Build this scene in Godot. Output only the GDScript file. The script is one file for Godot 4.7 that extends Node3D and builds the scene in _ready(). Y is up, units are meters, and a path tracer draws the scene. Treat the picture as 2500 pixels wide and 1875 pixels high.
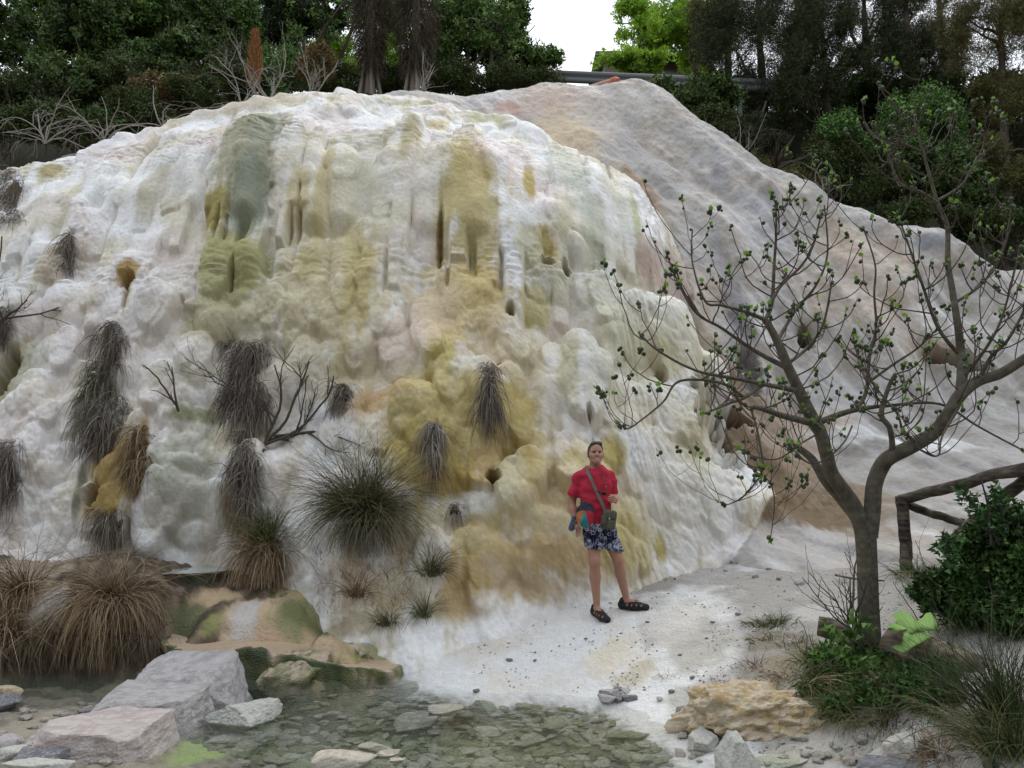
extends Node3D
# A travertine spring cliff in a wooded valley: a white and ochre dome of limestone, a shallow stream,
# a man on the white apron, a fig tree, a rail fence, rushes on the rock and trees along the road above.

const F := 2010.0            # focal length of the photograph in its own pixels
const EYE := Vector3(0, 2.2, 0)
const TILT := 4.62           # camera looks up by this many degrees
const CA := 0.8191520        # cos and sin of the 35 degree lean of the cliff's own plane
const SA := 0.5735764

var rng := RandomNumberGenerator.new()
var M := {}
var used := {}

# ---------------------------------------------------------------- measuring
func sight(px: float, py: float) -> Vector3:
	var t := deg_to_rad(TILT)
	var a := (px - 1250.0) / F
	var b := (937.5 - py) / F
	return Vector3(a, b * cos(t) + sin(t), -cos(t) + b * sin(t))

func at(px: float, py: float, d: float) -> Vector3:          # the point d metres north of the camera
	var s := sight(px, py)
	return EYE + s * (d / -s.z)

func level(px: float, py: float, y: float) -> Vector3:       # the point at height y
	var s := sight(px, py)
	return EYE + s * ((y - EYE.y) / s.y)

# ---------------------------------------------------------------- naming
func numbered(called: String) -> String:
	if not used.has(called):
		used[called] = 0
		return called
	used[called] += 1
	return "%s_%03d" % [called, used[called]]

func tag(o: Node, label: String, category: String, group := "", kind := "") -> Node:
	if label: o.set_meta("label", label)
	if category: o.set_meta("category", category)
	if group: o.set_meta("group", group)
	if kind: o.set_meta("kind", kind)
	return o

func thing(called: String, label: String, category: String, where := Vector3.ZERO, group := "") -> Node3D:
	var o := Node3D.new()
	o.name = numbered(called)
	add_child(o, true)
	o.position = where
	tag(o, label, category, group)
	return o

func part(called: String, mesh: Mesh, mat: Material, parent: Node) -> MeshInstance3D:
	var o := MeshInstance3D.new()
	o.name = called
	o.mesh = mesh
	o.material_override = mat
	parent.add_child(o, true)
	return o

func single(called: String, mesh: Mesh, mat: Material, label: String, category: String, where := Vector3.ZERO, group := "") -> MeshInstance3D:
	var o := MeshInstance3D.new()
	o.name = numbered(called)
	o.mesh = mesh
	o.material_override = mat
	add_child(o, true)
	o.position = where
	tag(o, label, category, group)
	return o

func setting(called: String, mesh: Mesh, mat: Material, label: String, kind := "structure") -> MeshInstance3D:
	var o := MeshInstance3D.new()
	o.name = numbered(called)
	o.mesh = mesh
	o.material_override = mat
	add_child(o, true)
	tag(o, label, "", "", kind)
	return o

# ---------------------------------------------------------------- materials
func lin(r: float, g: float, b: float) -> Color:
	return Color(r, g, b).linear_to_srgb()

func mat(r: float, g: float, b: float, rough := 0.9, spec := 0.5) -> StandardMaterial3D:
	var m := StandardMaterial3D.new()
	m.albedo_color = lin(r, g, b)
	m.roughness = rough
	m.metallic_specular = spec
	return m

func vmat(rough := 0.9, spec := 0.4) -> StandardMaterial3D:    # colour comes with the vertices
	var m := StandardMaterial3D.new()
	m.vertex_color_use_as_albedo = true
	m.roughness = rough
	m.metallic_specular = spec
	return m

func noise(seed_: int, freq: float, kind := FastNoiseLite.TYPE_SIMPLEX_SMOOTH, octaves := 3) -> FastNoiseLite:
	var n := FastNoiseLite.new()
	n.seed = seed_
	n.noise_type = kind
	n.frequency = freq
	n.fractal_type = FastNoiseLite.FRACTAL_FBM if octaves > 1 else FastNoiseLite.FRACTAL_NONE
	n.fractal_octaves = octaves
	return n

func cells(seed_: int, freq: float) -> FastNoiseLite:
	var n := FastNoiseLite.new()
	n.seed = seed_
	n.noise_type = FastNoiseLite.TYPE_CELLULAR
	n.cellular_return_type = FastNoiseLite.RETURN_DISTANCE
	n.frequency = freq
	n.fractal_type = FastNoiseLite.FRACTAL_NONE
	return n

func noise_texture(n: FastNoiseLite, size := 512) -> NoiseTexture2D:
	var t := NoiseTexture2D.new()
	t.noise = n
	t.width = size
	t.height = size
	t.seamless = true
	return t

func relief(m: StandardMaterial3D, n: FastNoiseLite, tile: float, cm: float, size := 512) -> StandardMaterial3D:
	m.heightmap_enabled = true
	m.heightmap_texture = noise_texture(n, size)
	m.heightmap_scale = cm
	m.uv1_triplanar = true
	m.uv1_world_triplanar = true
	m.uv1_scale = Vector3.ONE / tile
	return m

# ---------------------------------------------------------------- meshes
func mesh_of(v: PackedVector3Array, n: PackedVector3Array, c: PackedColorArray, i: PackedInt32Array) -> ArrayMesh:
	var a := []
	a.resize(Mesh.ARRAY_MAX)
	a[Mesh.ARRAY_VERTEX] = v
	if n.size(): a[Mesh.ARRAY_NORMAL] = n
	if c.size(): a[Mesh.ARRAY_COLOR] = c
	a[Mesh.ARRAY_INDEX] = i
	var m := ArrayMesh.new()
	m.add_surface_from_arrays(Mesh.PRIMITIVE_TRIANGLES, a)
	return m

func smooth_normals(v: PackedVector3Array, ix: PackedInt32Array) -> PackedVector3Array:
	var n := PackedVector3Array()
	n.resize(v.size())
	for k in range(0, ix.size(), 3):
		var a := v[ix[k]]
		var f := (v[ix[k + 2]] - a).cross(v[ix[k + 1]] - a)
		n[ix[k]] += f
		n[ix[k + 1]] += f
		n[ix[k + 2]] += f
	for k in n.size():
		n[k] = n[k].normalized()
	return n

# ---------------------------------------------------------------- smooth surfaces through measured points
func spline_fit(p: Array, lam := 0.002) -> Array:            # p: Vector3(u, v, height) -> weights of a thin plate
	var n := p.size()
	var m := n + 3
	var A := []
	for i in m:
		var r := PackedFloat64Array()
		r.resize(m + 1)
		A.append(r)
	for i in n:
		var r: PackedFloat64Array = A[i]
		for j in n:
			var dx: float = p[i].x - p[j].x
			var dy: float = p[i].y - p[j].y
			var q := dx * dx + dy * dy
			r[j] = q * log(q) if q > 1e-9 else 0.0
		r[i] += lam
		r[n] = 1.0
		r[n + 1] = p[i].x
		r[n + 2] = p[i].y
		r[m] = p[i].z
		A[i] = r
	for j in n:
		A[n][j] = 1.0
		A[n + 1][j] = p[j].x
		A[n + 2][j] = p[j].y
	for c in m:
		var best := c
		for r in range(c + 1, m):
			if absf(A[r][c]) > absf(A[best][c]): best = r
		if best != c:
			var s = A[c]
			A[c] = A[best]
			A[best] = s
		var rc: PackedFloat64Array = A[c]
		var inv := 1.0 / rc[c]
		for r in range(c + 1, m):
			var rr: PackedFloat64Array = A[r]
			var k := rr[c] * inv
			if k != 0.0:
				for q in range(c, m + 1):
					rr[q] -= k * rc[q]
				A[r] = rr
	var w := PackedFloat64Array()
	w.resize(m)
	for c in range(m - 1, -1, -1):
		var s: float = A[c][m]
		for q in range(c + 1, m):
			s -= A[c][q] * w[q]
		w[c] = s / A[c][c]
	return [p, w]

func spline(fit: Array, u: float, v: float) -> float:
	var p: Array = fit[0]
	var w: PackedFloat64Array = fit[1]
	var n := p.size()
	var s := w[n] + w[n + 1] * u + w[n + 2] * v
	for i in n:
		var dx: float = u - p[i].x
		var dy: float = v - p[i].y
		var q := dx * dx + dy * dy
		if q > 1e-9: s += w[i] * q * log(q)
	return s

func catmull(a: float, b: float, c: float, d: float, t: float) -> float:
	return b + 0.5 * t * (c - a + t * (2.0 * a - 5.0 * b + 4.0 * c - d + t * (3.0 * (b - c) + d - a)))

func spline_grid(fit: Array, u0: float, v0: float, du: float, nu: int, nv: int, step := 10) -> PackedFloat32Array:
	# the thin plate at every step-th node, the nodes between by cubic interpolation
	var cu := nu / step + 4
	var cv := nv / step + 4
	var co := PackedFloat32Array()
	co.resize(cu * cv)
	for j in cv:
		for i in cu:
			co[j * cu + i] = spline(fit, u0 + (i - 1) * step * du, v0 + (j - 1) * step * du)
	var rows := PackedFloat32Array()
	rows.resize(nu * cv)
	for j in cv:
		for i in nu:
			var k := i / step
			var t := float(i - k * step) / step
			var o := j * cu + k
			rows[j * nu + i] = catmull(co[o], co[o + 1], co[o + 2], co[o + 3], t)
	var out := PackedFloat32Array()
	out.resize(nu * nv)
	for j in nv:
		var k := j / step
		var t := float(j - k * step) / step
		var o := k * nu
		for i in nu:
			out[j * nu + i] = catmull(rows[o + i], rows[o + nu + i], rows[o + 2 * nu + i], rows[o + 3 * nu + i], t)
	return out

# ---------------------------------------------------------------- the travertine cliff
const CU0 := -10.2
const CV0 := 3.9
var cdu := 0.022
var cnu := 0
var cnv := 0
var CH := PackedFloat32Array()      # height of the rock over its leaning plane
var CB := PackedFloat32Array()      # the same before lobes and knobs are laid on
var fitA: Array
var fitB: Array

func lean(p: Vector3) -> Vector3:            # world -> across, up the leaning plane, out of it
	return Vector3(p.x, p.y * CA - p.z * SA, p.y * SA + p.z * CA)

func unlean(u: float, v: float, h: float) -> Vector3:
	return Vector3(u, v * CA + h * SA, -v * SA + h * CA)

func cliff_h(field: PackedFloat32Array, u: float, v: float) -> float:
	var i := clampf((u - CU0) / cdu, 0.0, cnu - 1.001)
	var j := clampf((v - CV0) / cdu, 0.0, cnv - 1.001)
	var a := int(i)
	var b := int(j)
	var o := b * cnu + a
	var s := i - a
	var t := j - b
	return lerpf(lerpf(field[o], field[o + 1], s), lerpf(field[o + cnu], field[o + cnu + 1], s), t)

func on_rock(field: PackedFloat32Array, px: float, py: float) -> Vector3:   # where a line of sight meets the rock: across, up, out
	var d := 7.5
	var last := 7.5
	while d < 24.0:
		var q := lean(at(px, py, d))
		if q.z < cliff_h(field, q.x, q.y):
			for k in 8:
				var mid := (last + d) * 0.5
				q = lean(at(px, py, mid))
				if q.z < cliff_h(field, q.x, q.y): d = mid
				else: last = mid
			return q
		last = d
		d += 0.12
	return lean(at(px, py, 14.0))

func rock_point(px: float, py: float) -> Vector3:
	var q := on_rock(CH, px, py)
	return unlean(q.x, q.y, q.z)

const FRONT := [   # measured points of the front dome: picture x, y and distance
	[-250, 1500, 9.6], [-250, 1250, 10.0], [-250, 900, 10.9], [-250, 600, 12.2], [-250, 420, 13.6],
	[0, 1500, 9.5], [0, 1300, 9.9], [0, 1100, 10.2], [0, 900, 10.7], [0, 700, 11.3], [0, 520, 12.2], [0, 400, 13.2], [0, 345, 14.2],
	[200, 1500, 9.55], [200, 1340, 9.85], [200, 1150, 10.0], [200, 1000, 10.25], [200, 850, 10.55], [200, 700, 11.0], [200, 560, 11.6], [200, 450, 12.3], [200, 370, 13.3], [200, 334, 14.3],
	[400, 1500, 9.5], [400, 1330, 9.8], [400, 1150, 9.9], [400, 950, 10.2], [400, 800, 10.5], [400, 650, 10.95], [400, 520, 11.45], [400, 420, 12.0], [400, 340, 12.9], [400, 290, 14.2],
	[600, 1500, 9.8], [600, 1420, 9.75], [600, 1330, 9.65], [600, 1150, 9.75], [600, 1000, 10.0], [600, 750, 10.45], [600, 600, 10.8], [600, 450, 11.2], [600, 350, 11.8], [600, 285, 12.9], [600, 240, 14.6],
	[720, 1470, 9.35], [720, 1400, 9.25], [720, 1330, 9.3], [780, 1540, 9.0], [780, 1200, 9.5],
	[900, 1560, 8.75], [900, 1430, 8.98], [900, 1340, 9.2], [900, 1150, 9.6], [900, 950, 9.95], [900, 750, 10.4], [900, 600, 10.75], [900, 450, 11.15], [900, 340, 11.8], [900, 270, 13.2], [900, 236, 14.9],
	[1020, 1560, 8.6], [1020, 1450, 8.95], [1020, 1340, 9.2],
	[1150, 1500, 8.95], [1150, 1400, 9.2], [1150, 1250, 9.35], [1150, 1000, 9.75], [1150, 800, 10.25], [1150, 600, 10.7], [1150, 460, 11.1], [1150, 360, 11.8], [1150, 300, 12.9], [1130, 262, 14.6],
	[1280, 1480, 9.2], [1280, 1350, 9.45],
	[1400, 1440, 9.5], [1400, 1300, 9.6], [1400, 1150, 9.85], [1400, 1000, 10.2], [1400, 800, 10.65], [1400, 600, 11.1], [1400, 500, 11.5], [1400, 420, 12.2], [1380, 372, 13.1],
	[1600, 1400, 10.0], [1600, 1250, 10.15], [1600, 1120, 10.45], [1600, 1000, 10.7], [1600, 850, 11.0], [1600, 700, 11.5], [1580, 560, 12.1], [1560, 480, 12.8],
	[1760, 1360, 10.5], [1760, 1230, 10.7], [1750, 1130, 11.0], [1720, 1000, 11.2], [1700, 880, 11.3],
	[1930, 1330, 11.0], [1930, 1240, 11.3], [2050, 1330, 11.2], [1850, 1000, 11.6], [1850, 700, 12.0], [1800, 450, 13.2], [1500, 330, 14.6], [1300, 240, 15.6],
]
const BACK := [    # measured points of the grey slope behind it
	[700, 275, 17.2], [1000, 246, 16.0], [1200, 232, 16.1], [1320, 211, 16.4], [1400, 214, 16.4], [1500, 214, 16.4], [1580, 212, 16.4], [1640, 244, 16.5], [1700, 304, 16.4],
	[1770, 354, 16.3], [1880, 424, 16.0], [2000, 484, 15.8], [2150, 536, 15.6], [2300, 590, 15.6], [2500, 665, 15.6], [2700, 720, 15.6],
	[1000, 420, 13.6], [1200, 400, 13.8], [1200, 700, 12.2], [1300, 280, 15.3], [1400, 320, 14.8], [1500, 380, 14.4], [1500, 290, 15.3], [1600, 450, 14.2], [1600, 330, 15.2],
	[1700, 520, 13.9], [1700, 420, 14.8], [1660, 700, 12.9], [1700, 850, 12.4], [1800, 600, 13.7], [1800, 850, 12.5], [1800, 950, 12.15], [1800, 1060, 11.85], [1850, 1150, 11.55],
	[1950, 1230, 11.25], [1900, 760, 13.4], [1900, 1000, 12.4], [2000, 600, 14.6], [2000, 700, 13.9], [2000, 880, 13.4], [2000, 1020, 12.95], [2010, 1070, 12.5],
	[2000, 1150, 11.9], [2060, 1260, 11.2], [2160, 620, 14.8], [2200, 700, 14.3], [2200, 850, 13.9], [2200, 1000, 13.4], [2200, 1075, 12.6], [2200, 1150, 11.6],
	[2400, 750, 14.8], [2400, 880, 14.3], [2400, 1000, 13.8], [2400, 1070, 12.9], [2400, 1140, 11.8], [2600, 800, 14.8], [2600, 1000, 13.8], [2600, 1100, 12.0],
	[1000, 1100, 11.4], [1400, 1100, 11.5], [2200, 1250, 10.4], [2500, 1220, 10.4], [1000, 1450, 10.6], [1500, 1400, 10.8],
	[400, 330, 18.0], [400, 600, 15.5], [400, 1000, 13.2], [400, 1400, 12.0], [-100, 450, 18.0], [-100, 800, 15.0], [-100, 1200, 13.0], [-350, 1000, 15.0], [700, 700, 13.6], [700, 1100, 12.0], [-350, 500, 19.0],
]
const RIM := [     # where the front dome ends in front of the slope
	[860, 228], [1000, 244], [1093, 258], [1199, 281], [1272, 301], [1325, 317], [1345, 346], [1382, 366], [1435, 378], [1467, 403], [1524, 439], [1573, 480], [1605, 525],
	[1628, 590], [1600, 650], [1566, 705], [1602, 750], [1661, 774], [1685, 805], [1705, 845], [1752, 881], [1755, 925], [1738, 985], [1744, 1030], [1785, 1093],
	[1812, 1144], [1880, 1171], [1907, 1201], [1947, 1228], [1985, 1275], [2050, 1330],
]
const DRAPES := [  # hanging lobes with an arched top: x and y of the top, x and y of the foot, half width in the picture, bulge in metres
	[652, 298, 578, 604, 80, .46], [560, 430, 533, 594, 36, .40], [606, 396, 606, 590, 42, .52], [708, 338, 703, 606, 50, .40], [774, 368, 772, 604, 38, .44], [832, 358, 846, 606, 52, .40], [958, 388, 950, 600, 64, .40],
	[1004, 322, 985, 560, 58, .34], [1030, 415, 1046, 620, 40, .36], [1097, 352, 1150, 682, 82, .48], [1150, 428, 1165, 660, 56, .58], [1207, 376, 1238, 690, 54, .38], [1268, 420, 1272, 690, 36, .30], [1296, 585, 1300, 690, 34, .36],
	[1335, 470, 1345, 650, 42, .30], [1400, 596, 1404, 662, 36, .44], [1395, 415, 1420, 650, 52, .26], [1450, 430, 1480, 700, 62, .30], [1530, 455, 1555, 690, 56, .30], [1352, 650, 1348, 752, 62, .40],
	[424, 408, 424, 530, 30, .28], [474, 352, 470, 545, 38, .32], [385, 398, 384, 520, 30, .26], [330, 345, 300, 470, 60, .26], [250, 380, 240, 520, 56, .26], [310, 450, 310, 560, 54, .30], [190, 430, 180, 560, 50, .24], [120, 470, 110, 600, 60, .26], [225, 520, 220, 640, 60, .24], [420, 520, 420, 620, 50, .24], [350, 545, 345, 650, 50, .24],
	[538, 588, 536, 764, 42, .36], [608, 600, 610, 726, 46, .44], [600, 716, 600, 770, 60, .32], [535, 742, 530, 850, 56, .36], [610, 745, 612, 850, 52, .34], [660, 745, 660, 850, 40, .26],
	[702, 600, 700, 715, 30, .24], [735, 660, 730, 860, 40, .26], [775, 585, 775, 855, 38, .30], [845, 580, 858, 840, 52, .36], [925, 518, 935, 700, 92, .38], [900, 640, 890, 760, 50, .34], [985, 640, 990, 800, 60, .32], [930, 740, 930, 880, 56, .32], [880, 790, 880, 940, 52, .28], [985, 800, 980, 950, 56, .30], [820, 830, 820, 950, 46, .26], [745, 830, 745, 960, 50, .26],
	[1106, 650, 1130, 930, 118, .36], [1060, 720, 1050, 930, 50, .40], [1215, 720, 1222, 900, 46, .40], [1170, 690, 1170, 860, 50, .44], [1250, 855, 1252, 960, 54, .30], [1100, 830, 1100, 960, 40, .40],
	[1405, 858, 1410, 1078, 112, .58], [1350, 895, 1335, 1050, 60, .46], [1320, 960, 1310, 1100, 80, .36], [1235, 962, 1240, 1082, 92, .44], [1075, 958, 1070, 1210, 140, .36], [1265, 1140, 1265, 1290, 58, .40], [1350, 1085, 1350, 1190, 56, .28], [1170, 1030, 1165, 1200, 60, .40],
	[1320, 735, 1325, 830, 56, .26], [1300, 800, 1290, 930, 60, .24], [1460, 690, 1455, 850, 70, .34], [1545, 720, 1545, 900, 66, .40], [1625, 760, 1640, 930, 76, .46], [1600, 800, 1600, 900, 40, .5], [1500, 780, 1500, 890, 46, .40], [1640, 930, 1650, 1090, 90, .36], [1700, 960, 1715, 1140, 62, .44], [1770, 1040, 1780, 1150, 40, .36],
	[1530, 930, 1530, 1060, 80, .24], [1560, 1040, 1560, 1180, 100, .26], [1440, 1120, 1440, 1270, 70, .26], [1330, 1240, 1330, 1390, 84, .30], [1500, 1280, 1505, 1400, 60, .24], [1190, 1290, 1190, 1430, 96, .30], [1100, 1320, 1100, 1440, 70, .26], [1640, 1130, 1640, 1280, 100, .22], [1760, 1130, 1770, 1290, 90, .24], [1860, 1190, 1880, 1300, 70, .24],
	[325, 618, 325, 712, 46, .30], [285, 700, 280, 860, 56, .26], [372, 690, 372, 850, 56, .26], [455, 1060, 455, 1130, 50, .24], [440, 1120, 440, 1200, 66, .34], [452, 1170, 455, 1300, 70, .40], [530, 1180, 532, 1310, 50, .34], [395, 1230, 395, 1330, 50, .30], [480, 1275, 480, 1350, 60, .26], [420, 890, 415, 1000, 60, .22], [480, 860, 480, 960, 50, .22],
	[120, 600, 115, 740, 60, .24], [60, 700, 60, 830, 60, .22], [190, 690, 190, 800, 56, .22], [130, 820, 130, 930, 60, .22], [60, 950, 60, 1090, 70, .20], [140, 960, 140, 1080, 70, .20], [110, 1090, 110, 1200, 70, .2], [180, 1180, 180, 1330, 60, .22], [290, 1110, 290, 1330, 62, .42], [600, 1080, 600, 1320, 56, .30], [690, 880, 690, 990, 50, .22],
]
const HOLES := [   # x, y, half width, half height in the picture, depth in metres
	[325, 708, 17, 17, .5], [322, 735, 6, 40, .16], [1337, 676, 17, 11, .7], [1379, 682, 9, 22, .6], [1612, 925, 11, 20, .6], [1690, 962, 10, 14, .5], [1206, 1190, 18, 18, .5],
	[1434, 1052, 6, 14, .3], [714, 570, 4, 45, .10], [735, 565, 4, 55, .10], [1077, 600, 5, 70, .14], [540, 575, 4, 40, .10], [560, 580, 3, 35, .09], [575, 690, 3, 50, .10],
	[15, 905, 26, 60, .5], [1245, 790, 10, 14, .2], [2335, 885, 80, 18, .9], [1965, 832, 18, 26, .6], [1765, 995, 66, 46, 1.1], [1750, 1070, 40, 80, .6], [1830, 900, 26, 60, .35],
	[240, 1225, 20, 30, .4], [1095, 700, 4, 30, .1],
]

func edge_distance(poly: PackedVector2Array, p: Vector2) -> float:
	var best := 1e9
	var side := 1.0
	for k in poly.size() - 1:
		var a := poly[k]
		var b := poly[k + 1]
		var ab := b - a
		var t := clampf((p - a).dot(ab) / ab.length_squared(), 0.0, 1.0)
		var q := a + ab * t
		var d := p.distance_squared_to(q)
		if d < best - 1e-7:
			best = d
			side = 1.0 if ab.cross(p - a) > 0.0 else -1.0
	return sqrt(best) * side

func cliff_base() -> void:
	cnu = int(21.4 / cdu)
	cnv = int(14.4 / cdu)
	var pa := []
	for m in FRONT: pa.append(lean(at(m[0], m[1], m[2])))
	for m in [[0, 345, 14.2], [200, 334, 14.3], [400, 290, 14.2], [600, 240, 14.6], [900, 236, 14.9], [1130, 262, 14.6]]:
		pa.append(lean(at(m[0], m[1], m[2]) + Vector3(0, -.25, -2.0)))
		pa.append(lean(at(m[0], m[1], m[2]) + Vector3(0, -1.2, -5.0)))
	var pb := []
	for m in BACK: pb.append(lean(at(m[0], m[1], m[2])))
	for m in [[700, 275, 17.2], [1000, 246, 16.0], [1320, 211, 16.4], [1500, 214, 16.4], [1640, 244, 16.5], [1880, 424, 16.0], [2150, 536, 15.6], [2500, 665, 15.6]]:
		pb.append(lean(at(m[0], m[1], m[2]) + Vector3(0, -.25, -2.0)))
		pb.append(lean(at(m[0], m[1], m[2]) + Vector3(0, -.9, -5.0)))
	fitA = spline_fit(pa, 0.01)
	fitB = spline_fit(pb, 0.01)
	var ha := spline_grid(fitA, CU0, CV0, cdu, cnu, cnv, 12)
	var hb := spline_grid(fitB, CU0, CV0, cdu, cnu, cnv, 12)
	var rim := PackedVector2Array()
	for m in RIM:
		var q := on_rock(ha, m[0], m[1])
		rim.append(Vector2(q.x, q.y))
	CB.resize(cnu * cnv)
	front.resize(cnu * cnv)
	var st := 6
	var gu := cnu / st + 2
	var gv := cnv / st + 2
	var ed := PackedFloat32Array()
	ed.resize(gu * gv)
	for j in gv:
		for i in gu:
			ed[j * gu + i] = edge_distance(rim, Vector2(CU0 + i * st * cdu, CV0 + j * st * cdu))
	var wob := noise(5, 0.9)
	for j in cnv:
		var bj := j / st
		var t := float(j - bj * st) / st
		for i in cnu:
			var bi := i / st
			var s := float(i - bi * st) / st
			var o := bj * gu + bi
			var e := lerpf(lerpf(ed[o], ed[o + 1], s), lerpf(ed[o + gu], ed[o + gu + 1], s), t)
			var x := e + 0.22 + 0.10 * wob.get_noise_2d(i * cdu, j * cdu)
			var drop := 0.0
			if x > 0.0:
				drop = x * x / 0.6 if x < 0.9 else 1.35 + 3.0 * (x - 0.9)
			var k := j * cnu + i
			var a := ha[k] - drop
			front[k] = clampf((a - hb[k]) * 12.0 + 0.5, 0.0, 1.0)
			CB[k] = maxf(a, hb[k])

var front := PackedFloat32Array()

func lay_lobe(L: PackedFloat32Array, u0: float, v0: float, u1: float, v1: float, hw: float, amp: float, base := 0.0, soft := .05) -> void:
	# one hanging lobe: an arched shoulder above, a full column, a rounded lip below
	var len := maxf(v0 - v1, .05)
	var arch := minf(.5, hw * 1.3 / len)
	var lip := minf(.5, hw * 1.6 / len)
	var i0 := maxi(0, int((minf(u0, u1) - hw * 1.05 - CU0) / cdu))
	var i1 := mini(cnu - 1, int((maxf(u0, u1) + hw * 1.05 - CU0) / cdu) + 1)
	var j0 := maxi(0, int((v1 - CV0) / cdu))
	var j1 := mini(cnv - 1, int((v0 - CV0) / cdu) + 1)
	for j in range(j0, j1 + 1):
		var t := 1.0 - (CV0 + j * cdu - v1) / len
		if t <= 0.0 or t >= 1.0: continue
		var f := 1.0
		var w := hw
		if t < arch:
			var q := 1.0 - t / arch
			w *= sqrt(1.0 - q * q * .96)
		var t2 := minf(1.0, t / minf(.75, arch * 1.7))
		f *= sqrt(1.0 - (1.0 - t2) * (1.0 - t2))
		if t > 1.0 - lip:
			var q := (t - 1.0 + lip) / lip
			f *= .5 + .5 * cos(PI * q)
			w *= 1.0 - .22 * q * q
		var mid := lerpf(u0, u1, t)
		var ball := len < hw * 4.2                     # a short one is a dome like a cauliflower's
		if ball: w = hw
		var y2 := (t - .42) / (.42 if t < .42 else .58)
		y2 *= y2
		for i in range(i0, i1 + 1):
			var x := (CU0 + i * cdu - mid) / w
			var q2 := 1.0 - x * x
			if ball: q2 -= y2
			if q2 <= 0.0: continue
			var val := 0.0
			if ball: val = base * smoothstep(0.0, .45, q2) + amp * pow(q2, .6)
			else: val = base * smoothstep(0.0, .6, f) * smoothstep(0.0, .5, q2) + amp * f * pow(q2, .66)
			var k := j * cnu + i
			var o := L[k]
			if val > o - soft:
				var hh := clampf(0.5 + 0.5 * (val - o) / soft, 0.0, 1.0)
				L[k] = lerpf(o, val, hh) + soft * hh * (1.0 - hh)

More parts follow.
